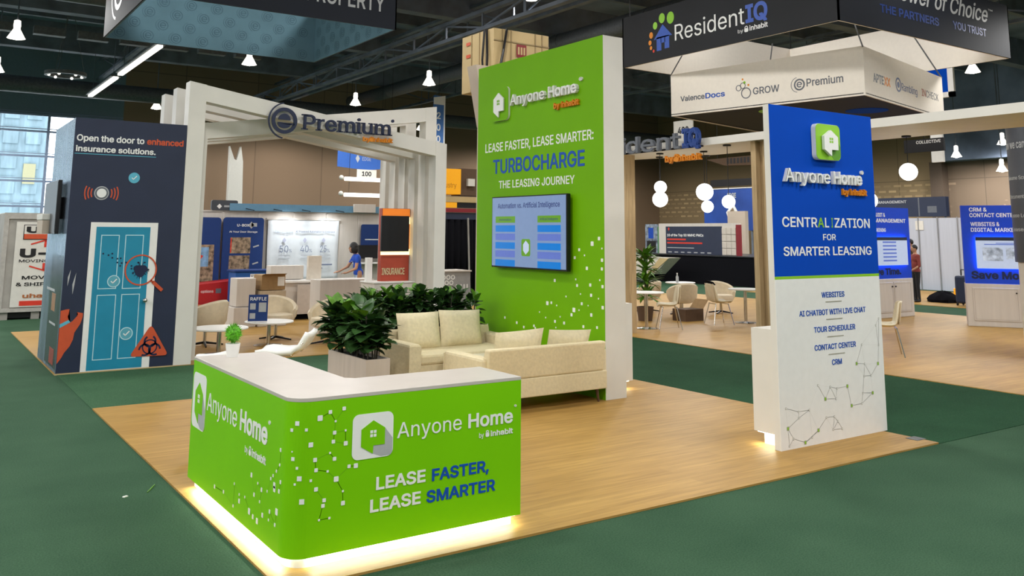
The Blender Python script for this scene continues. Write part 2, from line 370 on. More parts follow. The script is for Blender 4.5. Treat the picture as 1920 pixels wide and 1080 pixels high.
# ---- lettering
# letter outlines (cubic curves, thousandths of the size): advance, then one flat list per closed contour
GLYPHS = {
 '%': [676, '197 283 175 283 154 283 136 287 121 297 105 307 94 319 86 335 79 351 75 368 75 388 75 396 75 404 75 412 75 431 79 449 87 464 94 480 106 493 121 503 136 512 154 517 175 517 197 517 216 512 230 503 245 493 256 480 264 464 272 449 276 431 276 412 276 404 276 396 276 388 276 368 272 351 264 335 256 319 245 307 230 297 215 287', '158 327 175 327 193 327 205 333 212 346 220 358 223 372 223 388 223 396 223 404 223 412 223 428 220 442 213 454 205 466 193 473 175 473 158 473 146 466 138 454 131 442 127 428 127 412 127 404 127 396 127 388 127 372 131 358 138 346 145 333', '523 -10 501 -10 480 -10 461 -5 446 5 431 14 420 27 412 43 404 59 400 76 400 95 400 103 400 112 400 120 400 139 404 156 412 172 420 188 432 201 447 210 462 220 480 225 501 225 523 225 541 220 556 210 571 201 582 188 590 172 597 156 601 139 601 120 601 112 601 103 601 95 601 76 597 59 589 43 582 27 570 14 555 5 541 -5', '484 35 501 35 518 35 530 41 538 53 545 65 549 79 549 95 549 103 549 112 549 120 549 136 545 150 538 162 531 174 519 180 501 180 484 180 472 174 464 162 457 150 453 136 453 120 453 112 453 103 453 95 453 79 456 65 464 53 471 41', '152 0 132 0 249 170 366 339 482 509 501 509 521 509 540 509 424 339 307 170 191 0 171 0'],
 '&': [448, '221 -7 197 -7 163 -7 135 -1 110 12 86 24 67 41 54 62 41 83 34 107 34 133 34 155 39 174 47 189 56 205 69 220 85 235 101 249 119 263 140 279 166 298 191 316 216 335 223 340 230 346 237 352 244 359 250 366 255 375 259 384 262 394 262 405 262 421 256 434 245 445 235 456 220 461 201 461 189 461 178 458 168 453 158 448 151 441 145 431 140 422 137 411 137 399 137 386 140 374 145 363 151 352 159 340 169 327 179 315 190 300 204 284 282 189 360 95 438 0 413 0 389 0 364 0 300 77 236 154 171 231 152 255 135 275 121 293 107 310 95 327 87 344 79 361 75 379 75 398 75 421 81 441 91 458 101 475 116 489 134 499 153 509 175 513 200 513 225 513 247 509 266 499 284 489 298 476 308 459 319 443 324 424 324 404 324 389 321 375 315 362 309 348 302 336 291 325 281 314 269 303 256 293 222 268 188 243 154 217 133 202 119 188 110 174 101 161 97 147 97 131 97 115 101 100 109 87 117 75 129 65 143 57 158 50 174 46 193 46 213 46 233 51 251 59 270 68 286 80 301 95 316 111 328 130 336 151 345 173 349 197 349 224 368 224 388 224 408 224 408 192 404 165 397 144 389 122 381 105 371 92 361 79 352 69 345 62 341 57 337 52 333 47 316 29 296 16 271 7 246 -2'],
 ',': [188, '53 -119 38 -119 48 -56 58 8 68 71 91 71 114 71 137 71 119 8 102 -56 84 -119 69 -119'],
 '-': [453, '263 244 337 244 337 226 337 207 337 188 263 188 188 188 114 188 114 207 114 226 114 244 188 244'],
 '.': [188, '108 -4 95 -4 83 -4 72 0 63 9 54 18 50 28 50 41 50 54 54 65 63 73 72 82 83 87 95 87 108 87 119 82 128 73 137 65 141 54 141 41 141 28 137 18 128 9 119 0'],
 '0': [453, '264 -7 227 -7 189 -7 157 3 130 24 103 45 83 74 69 113 55 152 48 199 48 254 48 309 55 356 69 395 83 434 104 464 130 484 157 505 189 516 227 516 264 516 296 505 323 484 350 464 370 434 384 395 398 356 405 309 405 254 405 199 398 152 384 113 370 74 350 45 323 24 297 3', '202 50 227 50 252 50 273 58 290 74 308 90 321 113 330 144 339 174 344 211 344 254 344 297 339 334 330 365 321 395 308 419 290 435 273 451 252 460 227 460 202 460 180 451 163 435 146 419 132 395 123 365 114 334 109 297 109 254 109 211 114 174 123 144 132 113 146 90 163 74 180 58'],
 '1': [453, '181 0 76 0 76 18 76 36 76 55 181 55 286 55 391 55 391 36 391 18 391 0 286 0', '250 509 276 509 276 339 276 170 276 0 255 0 234 0 212 0 212 149 212 299 212 448 211 448 210 448 209 448 168 418 127 388 86 358 86 381 86 404 86 427 123 454 161 481 198 509 224 509'],
 '2': [453, '172 0 64 0 64 16 64 32 64 47 121 108 177 168 234 229 254 249 270 267 282 282 295 298 304 313 311 327 317 341 320 356 320 371 320 390 316 405 308 419 299 432 288 442 273 449 259 456 242 460 224 460 204 460 187 456 172 447 158 439 147 428 139 413 131 399 127 382 127 362 107 362 86 362 66 362 66 392 72 419 86 442 100 465 119 483 143 496 167 509 194 516 225 516 255 516 282 509 306 497 329 484 348 467 361 445 374 424 381 399 381 372 381 354 378 335 371 318 364 300 353 280 336 259 319 237 296 211 267 180 229 140 191 100 153 60 153 59 153 58 153 57 231 57 310 57 389 57 389 38 389 19 389 0 281 0'],
 '3': [453, '252 -7 218 -7 187 -7 158 -1 133 10 107 21 86 37 70 57 54 78 46 103 44 132 66 132 87 132 109 132 111 114 117 99 126 87 136 75 149 65 165 59 181 53 199 50 219 50 239 50 258 53 275 61 292 68 305 79 315 93 324 107 329 124 329 145 329 163 325 181 316 196 307 212 293 224 275 234 256 243 231 248 201 248 186 248 172 248 157 248 157 265 157 282 157 299 200 349 244 399 288 448 288 450 288 451 288 452 215 452 142 452 70 452 70 471 70 490 70 509 171 509 272 509 372 509 372 493 372 477 372 461 319 400 265 339 211 278 211 282 211 285 211 289 249 293 281 288 308 276 335 263 356 246 371 222 386 199 393 173 393 145 393 115 385 89 370 66 355 43 335 25 309 12 282 0'],
 '4': [453, '164 105 40 105 40 123 40 141 40 158 109 275 178 392 247 509 268 509 289 509 311 509 243 394 176 280 109 166 109 165 109 164 109 163 210 163 312 163 413 163 413 144 413 125 413 105 289 105', '302 0 282 0 282 40 282 81 282 121 282 130 282 138 282 146 282 203 282 260 282 318 302 318 322 318 343 318 343 212 343 106 343 0 322 0'],
 '5': [453, '254 -7 221 -7 191 -7 164 -1 140 11 116 23 97 39 83 60 69 81 61 104 60 130 81 130 101 130 122 130 124 115 129 101 138 89 147 77 159 67 173 60 188 53 204 50 221 50 242 50 260 55 276 64 292 74 305 87 314 104 323 121 328 141 328 162 328 184 323 204 314 221 304 238 291 252 275 262 258 272 239 277 218 277 201 277 184 274 167 268 151 263 138 255 128 246 108 248 88 250 67 253 77 338 86 423 96 509 186 509 276 509 366 509 366 490 366 471 366 452 294 452 222 452 151 452 145 402 139 352 134 301 135 301 135 301 136 301 147 311 161 319 178 325 194 331 211 334 229 334 253 334 274 329 294 321 313 313 331 301 345 285 359 270 371 252 379 231 387 210 391 188 391 163 391 130 384 101 369 76 354 50 334 30 309 15 283 1'],
 '6': [453, '258 -7 226 -7 195 -7 167 0 142 15 118 29 98 49 84 74 71 100 64 129 64 162 64 186 69 212 80 239 91 266 110 300 137 340 176 396 214 453 252 509 276 509 299 509 322 509 265 426 208 344 151 261 149 261 147 261 145 261 150 271 157 280 165 288 174 296 184 302 196 307 207 312 221 314 235 314 266 314 293 308 316 295 339 282 357 263 370 240 382 216 389 189 389 157 389 125 382 97 368 73 354 48 334 28 310 14 286 0', '207 48 226 48 246 48 264 53 279 63 294 72 306 85 314 101 323 118 327 136 327 157 327 178 323 197 314 213 306 230 294 242 279 251 264 261 246 265 226 265 207 265 189 261 174 252 159 243 147 230 138 214 129 198 125 179 125 158 125 137 129 118 138 102 147 85 159 72 174 63 189 53'],
 '7': [453, '120 0 97 0 172 149 248 299 323 448 323 450 323 451 323 452 236 452 149 452 62 452 62 471 62 490 62 509 172 509 281 509 391 509 391 489 391 469 391 449 315 299 240 150 165 0 142 0'],
 '8': [453, '260 -7 226 -7 192 -7 162 -1 136 11 109 24 89 40 74 62 59 83 52 108 52 135 52 157 56 177 65 195 74 213 86 229 101 241 116 253 133 261 153 265 153 265 153 266 153 267 128 273 108 287 93 308 78 329 70 353 70 380 70 406 77 429 90 450 104 470 122 486 146 498 169 510 196 516 226 516 256 516 283 510 306 498 329 486 348 470 361 450 375 429 382 406 382 380 382 353 374 329 359 308 344 287 325 273 300 267 300 266 300 265 300 265 319 261 336 253 351 241 366 229 378 213 387 195 396 177 401 157 401 135 401 108 393 83 378 62 364 40 343 24 317 11 291 -1', '204 49 226 49 249 49 268 53 285 60 301 68 314 78 323 91 332 105 337 121 337 139 337 158 332 174 322 189 313 203 300 214 283 223 266 231 247 235 226 235 205 235 186 231 169 223 152 214 139 203 130 189 120 174 115 158 115 139 115 121 120 105 129 91 138 78 151 68 167 60 184 53', '208 290 226 290 244 290 260 293 274 300 288 307 299 318 307 330 315 343 319 358 319 376 319 393 315 407 308 420 300 433 289 443 275 449 261 456 245 460 226 460 208 460 191 456 177 449 163 443 152 433 145 420 137 407 133 393 133 376 133 358 137 343 145 330 152 318 163 307 178 300 192 293'],
 '9': [453, '195 516 226 516 258 516 286 508 310 494 335 480 354 460 368 434 382 409 389 380 389 347 389 323 383 297 373 270 362 243 343 209 315 168 277 112 239 56 200 0 177 0 154 0 130 0 187 83 244 165 301 248 303 248 305 248 307 248 303 238 296 229 287 221 279 213 269 207 257 202 245 197 232 195 218 195 187 195 160 201 137 214 114 227 96 245 83 269 70 292 64 320 64 352 64 384 71 412 85 436 99 461 118 480 143 494 167 508', '246 460 226 460 207 460 189 456 174 446 159 437 147 424 138 407 130 391 125 372 125 352 125 330 130 312 138 295 147 279 159 266 174 257 189 248 207 243 226 243 246 243 263 248 279 257 294 266 306 279 314 295 323 311 327 330 327 350 327 372 323 391 314 407 306 424 294 437 279 446 264 456'],
 ':': [188, '108 -4 95 -4 83 -4 72 0 63 9 54 18 50 28 50 41 50 54 54 65 63 73 72 82 83 87 95 87 108 87 119 82 128 73 137 65 141 54 141 41 141 28 137 18 128 9 119 0', '108 271 95 271 83 271 72 275 63 284 54 293 50 304 50 316 50 329 54 340 63 349 72 357 83 362 95 362 108 362 119 357 128 349 137 340 141 329 141 316 141 304 137 293 128 284 119 275'],
 'A': [480, '39 0 16 0 78 170 140 339 201 509 226 509 251 509 276 509 338 339 401 170 463 0 440 0 418 0 395 0 359 101 323 202 287 302 281 321 273 344 264 372 255 400 245 435 232 478 236 478 241 478 245 478 233 435 222 399 213 371 204 343 196 320 191 302 155 202 120 101 85 0 62 0', '197 142 110 142 110 161 110 180 110 199 197 199 283 199 370 199 370 180 370 161 370 142 283 142'],
 'B': [456, '122 0 60 0 60 170 60 339 60 509 120 509 181 509 241 509 276 509 306 503 329 491 352 479 369 462 381 442 392 422 398 399 398 374 398 352 394 334 387 320 379 306 369 294 356 286 344 277 330 271 315 267 315 265 315 264 315 262 331 261 347 255 363 245 379 235 392 221 402 203 413 185 418 163 418 136 418 111 412 87 400 67 388 46 370 30 344 18 319 6 287 0 247 0 184 0', '125 115 125 57 165 57 205 57 245 57 284 57 313 65 330 80 347 95 355 114 355 137 355 154 351 170 342 184 334 198 321 209 306 218 290 227 271 231 248 231 207 231 166 231 125 231 125 173', '125 341 125 285 162 285 200 285 238 285 257 285 273 289 288 296 303 303 315 313 323 326 332 339 336 355 336 372 336 395 328 414 313 429 297 444 273 452 240 452 202 452 163 452 125 452 125 396'],
 'C': [510, '293 -7 267 -7 223 -7 184 4 150 25 116 46 89 76 70 115 50 154 40 201 40 254 40 308 50 354 70 393 89 432 116 462 150 484 184 505 223 516 267 516 293 516 317 512 340 504 363 497 384 486 402 471 420 457 436 439 448 418 460 398 468 374 473 348 451 348 430 348 408 348 404 366 398 381 389 395 381 408 370 419 357 428 345 438 331 444 315 449 300 454 284 456 267 456 236 456 208 448 184 432 159 417 139 394 125 364 111 334 103 297 103 254 103 211 111 175 125 145 140 115 159 92 184 76 209 61 236 53 267 53 284 53 300 55 315 60 331 65 345 71 357 81 370 90 381 101 389 114 398 128 404 143 408 160 430 160 451 160 473 160 469 135 460 111 448 91 436 70 421 52 402 38 384 23 363 12 341 5 318 -3'],
 'D': [502, '271 0 219 0 178 0 137 0 96 0 96 19 96 38 96 57 136 57 175 57 215 57 256 57 291 65 318 81 345 97 366 119 379 149 392 179 399 214 399 255 399 296 392 331 379 361 366 390 346 412 320 428 293 444 260 452 221 452 178 452 136 452 93 452 93 471 93 490 93 509 137 509 181 509 225 509 275 509 317 499 353 478 388 458 415 429 433 391 452 353 462 308 462 255 462 202 452 157 433 119 414 81 387 51 351 31 314 10', '103 509 125 509 125 339 125 170 125 0 103 0 82 0 60 0 60 170 60 339 60 509 82 509'],
 'E': [419, '165 0 60 0 60 170 60 339 60 509 164 509 268 509 372 509 372 490 372 471 372 452 290 452 207 452 125 452 125 396 125 341 125 286 202 286 278 286 355 286 355 267 355 248 355 229 278 229 202 229 125 229 125 172 125 114 125 57 208 57 292 57 375 57 375 38 375 19 375 0 270 0'],
 'F': [410, '82 0 60 0 60 170 60 339 60 509 163 509 266 509 369 509 369 490 369 471 369 452 288 452 206 452 125 452 125 394 125 336 125 278 198 278 272 278 346 278 346 259 346 240 346 221 272 221 198 221 125 221 125 147 125 74 125 0 103 0'],
 'G': [520, '309 -7 269 -7 223 -7 184 4 149 25 115 46 88 77 69 116 50 155 40 201 40 254 40 308 50 354 69 393 88 432 115 462 149 484 183 505 221 516 265 516 292 516 317 512 340 504 364 496 385 484 403 469 422 454 437 437 449 416 461 396 470 373 474 349 452 349 430 349 408 349 403 365 396 380 387 393 379 406 368 417 356 427 344 436 330 444 315 448 300 453 283 456 265 456 235 456 208 448 183 432 159 417 139 394 125 364 111 334 103 297 103 254 103 211 111 175 125 145 140 115 159 92 184 76 209 61 237 53 269 53 297 53 323 59 345 71 367 83 384 101 396 123 409 146 415 172 415 202 421 201 428 200 434 199 384 199 333 199 283 199 283 218 283 237 283 256 348 256 413 256 478 256 478 237 478 219 478 200 478 158 469 122 451 91 433 60 408 36 377 19 345 2'],
 'H': [517, '82 0 60 0 60 170 60 339 60 509 82 509 103 509 125 509 125 435 125 362 125 289 214 289 303 289 392 289 392 362 392 435 392 509 414 509 435 509 457 509 457 339 457 170 457 0 435 0 414 0 392 0 392 77 392 155 392 232 303 232 214 232 125 232 125 155 125 77 125 0 103 0'],
 'I': [300, '111 0 31 0 31 19 31 38 31 57 60 57 89 57 118 57 118 189 118 320 118 452 89 452 60 452 31 452 31 471 31 490 31 509 111 509 190 509 269 509 269 490 269 471 269 452 240 452 212 452 183 452 183 320 183 189 183 57 212 57 240 57 269 57 269 38 269 19 269 0 190 0'],
 'J': [396, '230 -7 185 -7 140 -7 104 6 75 33 47 59 33 97 33 145 33 155 33 164 33 173 55 173 76 173 98 173 98 164 98 155 98 145 98 114 106 91 122 74 137 58 159 50 185 50 211 50 232 58 248 74 264 91 272 114 272 145 272 267 272 388 272 509 293 509 315 509 336 509 336 388 336 267 336 145 336 97 322 59 294 33 266 6'],
 'K': [467, '146 189 104 145 104 169 104 193 104 216 116 232 128 247 139 261 151 275 162 290 174 303 187 317 199 331 212 344 262 399 313 454 364 509 392 509 420 509 448 509 376 431 304 353 231 276 230 276 229 276 228 276 187 233', '82 0 60 0 60 170 60 339 60 509 82 509 103 509 125 509 125 451 125 392 125 334 124 298 124 261 124 225 124 214 124 204 125 193 125 129 125 64 125 0 103 0', '398 0 372 0 311 86 249 173 188 259 201 276 215 293 228 309 302 206 375 103 449 0 423 0'],
 'L': [393, '160 0 60 0 60 170 60 339 60 509 82 509 103 509 125 509 125 358 125 208 125 57 203 57 282 57 361 57 361 38 361 19 361 0 261 0'],
 'M': [628, '81 0 60 0 60 170 60 339 60 509 91 509 121 509 152 509 193 402 235 294 277 187 280 180 284 170 287 159 291 148 295 136 299 123 303 110 307 97 311 84 315 71 319 59 322 49 317 49 312 49 307 49 310 59 314 70 318 83 322 95 326 108 330 121 334 134 338 147 342 158 346 170 349 179 352 187 394 294 435 402 476 509 507 509 537 509 568 509 568 339 568 170 568 0 547 0 525 0 504 0 504 97 504 194 504 291 504 302 504 314 504 327 505 340 505 354 505 369 505 383 506 398 506 413 506 428 507 443 507 457 509 457 511 457 513 457 508 441 503 426 498 409 492 393 487 378 482 363 477 348 472 334 467 322 463 309 459 299 456 291 418 194 380 97 342 0 323 0 305 0 286 0 248 97 209 194 170 291 167 299 163 309 159 321 155 333 150 346 145 361 140 376 135 391 129 408 124 424 118 441 112 457 114 457 117 457 119 457 119 444 120 431 120 416 120 401 121 387 121 372 121 357 121 342 122 328 122 315 122 302 122 291 122 194 122 97 122 0 101 0'],
 'N': [523, '82 0 60 0 60 170 60 339 60 509 85 509 111 509 136 509 205 400 274 291 343 183 349 174 355 164 363 151 370 138 379 123 388 107 396 90 405 73 414 55 411 55 408 54 405 54 403 72 401 90 401 108 400 126 399 142 399 157 399 172 399 185 399 195 399 300 399 404 399 509 420 509 442 509 463 509 463 339 463 170 463 0 438 0 412 0 387 0 325 97 264 193 202 290 194 303 186 316 177 331 169 345 159 362 148 381 137 400 123 424 108 452 111 453 115 453 119 454 120 428 121 405 122 384 123 362 124 344 124 328 125 312 125 300 125 291 125 194 125 97 125 0 103 0'],
 'O': [533, '311 -7 267 -7 223 -7 184 4 150 25 116 46 90 76 70 115 50 154 40 201 40 254 40 308 50 354 70 393 90 432 116 462 150 484 184 505 223 516 267 516 311 516 350 505 384 484 418 462 444 432 464 393 483 354 493 308 493 254 493 201 483 154 464 115 444 76 418 46 384 25 350 4', '236 53 267 53 297 53 325 61 349 76 374 91 394 114 408 144 423 174 430 211 430 254 430 298 423 335 408 365 394 395 374 417 349 433 325 448 297 456 267 456 236 456 209 448 184 433 159 417 140 394 125 364 111 334 103 297 103 254 103 211 111 174 125 144 140 114 159 92 184 76 209 61'],
 'P': [445, '82 0 60 0 60 170 60 339 60 509 118 509 177 509 235 509 274 509 307 502 332 487 358 473 377 454 390 430 402 405 409 378 409 348 409 317 402 290 390 265 377 241 358 222 332 207 307 193 274 186 235 186 193 186 151 186 109 186 109 205 109 224 109 242 150 242 191 242 233 242 259 242 281 247 297 256 313 265 325 278 333 294 341 310 344 328 344 348 344 368 341 386 333 402 325 417 313 430 297 439 280 448 259 452 232 452 196 452 160 452 125 452 125 301 125 151 125 0 103 0'],
 'Q': [533, '274 121 245 159 268 159 290 159 313 159 332 134 351 109 369 85 374 78 379 71 384 65 412 27 440 -10 468 -48 446 -48 423 -48 401 -48 382 -23 364 2 346 27 341 33 336 39 331 46 302 84', '311 -7 267 -7 223 -7 184 4 150 25 116 46 90 76 70 115 50 154 40 201 40 254 40 308 50 354 70 393 90 432 116 462 150 484 184 505 223 516 267 516 311 516 350 505 384 484 418 462 444 432 464 393 483 354 493 308 493 254 493 201 483 154 464 115 444 76 418 46 384 25 350 4', '236 53 267 53 297 53 325 61 349 76 374 91 394 114 408 144 423 174 430 211 430 254 430 298 423 335 408 365 394 395 374 417 349 433 325 448 297 456 267 456 236 456 209 448 184 433 159 417 140 394 125 364 111 334 103 297 103 254 103 211 111 174 125 144 140 114 159 92 184 76 209 61'],
 'R': [449, '82 0 60 0 60 170 60 339 60 509 119 509 177 509 236 509 275 509 307 502 333 489 359 475 378 457 390 433 403 410 409 382 409 352 409 321 403 295 390 271 378 248 359 230 333 217 307 204 275 198 236 198 189 198 143 198 96 198 96 217 96 236 96 255 142 255 188 255 234 255 260 255 281 259 298 267 314 275 326 286 334 300 341 315 345 332 345 352 345 372 341 390 334 405 326 420 314 431 298 440 281 448 259 452 233 452 197 452 161 452 125 452 125 301 125 151 125 0 103 0', '378 0 353 0 312 76 271 153 230 229 254 229 279 229 303 229 344 153 386 76 428 0 403 0'],
 'S': [447, '263 -9 224 -9 187 -9 155 -3 128 9 100 21 79 38 64 60 49 82 40 107 38 137 60 137 82 137 104 137 106 117 112 101 123 88 134 75 149 65 166 59 184 52 203 49 224 49 247 49 268 53 286 60 304 68 319 78 329 92 340 105 346 121 346 139 346 155 341 169 332 179 323 189 311 198 296 205 281 211 264 217 245 222 224 228 204 234 184 239 142 251 109 268 86 289 63 311 52 339 52 372 52 401 60 426 75 448 90 469 111 486 138 498 164 510 194 516 227 516 261 516 290 510 316 498 342 486 362 469 377 449 392 428 400 404 401 378 380 378 358 378 337 378 335 403 323 423 302 437 281 451 256 459 225 459 203 459 184 455 167 448 151 441 138 431 129 418 120 406 115 391 115 376 115 358 120 344 131 334 142 323 154 314 169 308 184 302 199 297 212 293 230 289 247 284 264 279 279 275 295 270 312 264 328 257 344 248 359 238 373 227 385 214 395 198 404 181 408 162 408 139 408 111 401 86 386 64 372 41 351 24 323 11 296 -2'],
 'T': [449, '85 452 32 452 32 471 32 490 32 509 160 509 288 509 417 509 417 490 417 471 417 452 363 452 310 452 257 452 257 301 257 151 257 0 235 0 214 0 193 0 193 151 193 301 193 452 139 452'],
 'U': [517, '299 -8 259 -8 219 -8 184 0 154 15 124 31 101 53 85 80 68 107 60 138 60 173 60 285 60 397 60 509 81 509 103 509 124 509 124 399 124 288 124 178 124 154 130 132 141 113 152 94 167 79 187 68 207 57 231 52 259 52 287 52 311 57 331 68 351 79 366 94 377 113 387 132 393 154 393 178 393 288 393 399 393 509 414 509 436 509 457 509 457 397 457 285 457 173 457 138 449 107 433 80 416 53 393 31 363 15 334 0'],
 'V': [480, '229 0 204 0 141 170 79 339 16 509 39 509 62 509 84 509 120 408 156 307 192 206 198 189 206 166 215 137 224 109 235 73 248 31 243 31 239 31 235 31 247 74 258 110 267 138 276 166 284 189 290 206 325 307 360 408 395 509 417 509 440 509 463 509 401 339 340 170 278 0 253 0'],
 'W': [686, '180 0 155 0 109 170 63 339 16 509 38 509 60 509 82 509 109 404 136 300 163 196 168 179 172 163 175 145 179 128 183 111 187 94 190 76 194 58 197 40 194 40 192 40 189 40 193 58 196 76 200 94 203 111 207 128 211 145 215 163 220 179 224 196 251 300 279 404 306 509 331 509 355 509 380 509 407 404 434 300 462 196 466 179 470 163 474 145 478 128 482 111 486 94 490 76 494 58 497 40 494 40 491 40 488 40 492 58 495 76 499 94 502 111 506 128 510 145 515 163 519 179 523 196 550 300 576 404 603 509 625 509 647 509 670 509 623 339 577 170 530 0 505 0 480 0 455 0 426 108 397 215 368 323 362 344 357 367 351 391 346 416 341 444 336 475 341 475 345 475 350 475 345 445 340 419 335 395 330 371 324 347 318 323 289 215 260 108 230 0 205 0'],
 'X': [474, '43 0 18 0 84 95 151 190 217 284 217 268 217 252 217 236 155 327 92 418 29 509 54 509 79 509 104 509 129 473 153 437 178 400 188 385 197 372 204 361 211 350 217 340 223 329 229 318 236 306 243 292 240 292 236 292 232 292 239 306 246 318 252 329 258 339 264 350 272 361 279 372 288 385 298 400 323 437 348 473 374 509 398 509 422 509 446 509 384 419 321 329 259 239 259 255 259 271 259 287 324 191 390 96 456 0 431 0 406 0 382 0 352 43 322 86 292 129 283 143 275 155 268 165 262 175 256 185 250 195 244 206 238 217 230 231 235 231 240 231 244 231 238 218 231 207 225 196 219 186 213 176 206 166 199 155 191 143 182 129 152 86 122 43 91 0 67 0'],
 'Y': [472, '225 0 203 0 203 69 203 139 203 208 141 308 79 409 16 509 41 509 66 509 91 509 125 454 159 399 192 344 203 326 213 309 222 292 231 275 240 255 250 230 241 230 232 230 224 230 233 255 242 276 251 293 260 310 270 327 280 344 314 399 347 454 381 509 406 509 430 509 455 509 393 409 330 308 268 208 268 139 268 69 268 0 247 0'],
 'Z': [438, '161 0 42 0 42 15 42 31 42 46 119 159 196 272 273 385 284 400 295 415 306 431 318 446 329 461 341 476 343 469 346 461 348 454 327 453 306 453 285 452 264 452 244 452 223 452 162 452 101 452 40 452 40 471 40 490 40 509 159 509 278 509 397 509 397 493 397 477 397 462 321 351 245 240 169 129 158 113 146 97 134 81 122 65 110 49 97 33 95 40 93 47 90 54 111 55 132 56 152 57 173 57 193 57 214 57 276 57 338 57 399 57 399 38 399 19 399 0 280 0'],
 'a': [389, '182 -9 160 -9 136 -9 114 -4 94 5 75 14 59 27 48 45 36 62 30 83 30 108 30 130 35 147 43 161 52 175 63 185 78 193 92 201 108 207 125 211 143 215 160 218 178 220 201 223 219 225 234 227 248 228 258 231 265 235 272 239 276 245 276 255 276 255 276 256 276 257 276 272 273 286 267 297 261 308 252 316 240 322 228 328 213 331 196 331 178 331 162 328 149 322 136 317 126 309 118 301 110 292 104 283 100 274 80 280 61 285 41 291 50 314 62 332 79 346 95 360 113 369 133 375 153 381 173 384 194 384 208 384 223 383 239 379 255 376 271 370 286 360 301 351 313 338 322 320 332 303 337 280 337 251 337 168 337 84 337 0 317 0 297 0 277 0 277 17 277 35 277 52 275 52 274 52 272 52 268 43 261 34 252 25 243 15 230 7 215 1 200 -5', '155 45 170 45 193 45 212 50 228 59 243 68 255 79 263 93 271 107 276 122 276 138 276 155 276 173 276 190 273 187 268 184 259 182 251 180 242 178 231 176 221 174 210 172 200 171 190 170 182 169 175 168 161 166 147 163 134 159 121 154 111 148 103 139 96 131 92 119 92 105 92 92 95 81 102 72 109 63 118 57 130 52 142 48'],
 'b': [424, '261 -8 229 -8 206 -8 187 -4 172 4 158 12 146 21 138 31 129 42 123 51 118 59 116 59 114 59 112 59 112 39 112 20 112 0 92 0 72 0 53 0 53 170 53 339 53 509 73 509 93 509 114 509 114 446 114 382 114 319 115 319 117 319 118 319 123 327 129 336 137 346 145 356 157 365 171 373 186 381 205 384 229 384 261 384 289 376 313 361 337 345 356 322 370 293 383 263 390 229 390 189 390 149 383 114 370 84 356 55 337 32 313 16 289 0', '197 47 220 47 244 47 263 53 279 66 295 78 308 95 316 117 324 138 328 162 328 189 328 216 324 240 316 261 308 282 296 299 280 311 264 324 244 330 220 330 197 330 177 324 161 312 145 300 133 284 125 263 117 242 113 217 113 189 113 161 117 136 125 115 133 94 146 77 162 65 178 53'],
 'c': [396, '226 -8 207 -8 173 -8 143 0 117 16 91 33 71 56 56 85 41 114 34 149 34 187 34 227 41 262 56 291 71 321 91 343 117 360 143 376 173 384 207 384 226 384 243 382 260 377 276 372 292 365 305 356 319 347 330 335 340 322 350 309 357 294 362 277 342 272 322 267 303 262 300 272 296 281 290 289 285 297 278 305 270 311 262 317 253 322 242 325 232 328 220 330 207 330 182 330 161 323 145 310 129 297 116 280 108 258 100 237 96 213 96 187 96 162 100 139 108 117 116 96 129 79 145 66 161 53 182 46 207 46 220 46 232 48 243 52 253 55 263 60 271 66 279 72 286 80 292 89 297 97 301 107 304 117 324 112 343 107 363 102 358 85 351 70 341 56 332 43 320 31 306 21 293 12 277 4 261 -1 244 -6'],
 'd': [424, '219 -8 195 -8 164 -8 136 0 111 16 87 32 68 55 55 84 41 114 34 149 34 189 34 229 41 263 55 293 69 322 88 345 112 361 136 376 164 384 196 384 219 384 238 381 253 373 268 365 279 356 287 346 296 336 302 327 306 319 308 319 309 319 311 319 311 382 311 446 311 509 331 509 351 509 372 509 372 339 372 170 372 0 352 0 332 0 313 0 313 20 313 39 313 59 311 59 309 59 307 59 302 51 295 42 287 31 278 21 267 12 252 4 238 -4', '181 47 205 47 227 47 247 53 263 65 279 77 291 94 299 115 308 136 312 161 312 189 312 217 308 242 300 263 292 284 279 300 263 312 247 324 228 330 205 330 181 330 161 324 145 311 129 299 116 282 108 261 100 240 96 216 96 189 96 162 100 138 109 117 117 95 129 78 145 66 161 53'],
 'e': [404, '238 -8 212 -8 175 -8 143 0 117 16 90 33 70 56 56 85 41 114 34 148 34 187 34 226 41 260 55 290 69 319 89 343 115 359 141 376 171 384 205 384 226 384 246 381 266 374 285 367 303 356 319 341 335 326 348 306 357 282 366 258 371 228 371 194 371 186 371 178 371 169 272 169 174 169 75 169 75 187 75 204 75 221 163 221 250 221 338 221 329 215 319 208 310 202 310 227 306 249 298 269 290 288 278 303 263 314 247 325 228 330 205 330 182 330 163 325 146 313 130 302 118 288 109 270 100 251 96 232 96 211 96 200 96 189 96 178 96 150 101 126 110 106 120 87 134 72 151 61 168 51 189 46 212 46 228 46 241 48 254 53 266 57 277 64 285 73 294 82 301 93 306 105 325 101 345 96 365 91 359 71 349 54 335 39 321 24 303 13 283 4 262 -4'],
 'f': [254, '154 379 228 379 228 362 228 344 228 327 154 327 80 327 6 327 6 344 6 362 6 379 80 379', '101 0 81 0 81 144 81 288 81 432 81 453 86 471 96 486 106 500 119 511 135 519 152 526 169 530 187 530 201 530 213 529 222 527 232 525 238 523 243 521 238 503 233 486 227 468 224 470 220 471 215 472 210 473 203 474 195 474 176 474 163 469 154 460 146 451 142 437 142 419 142 279 142 140 142 0 121 0'],
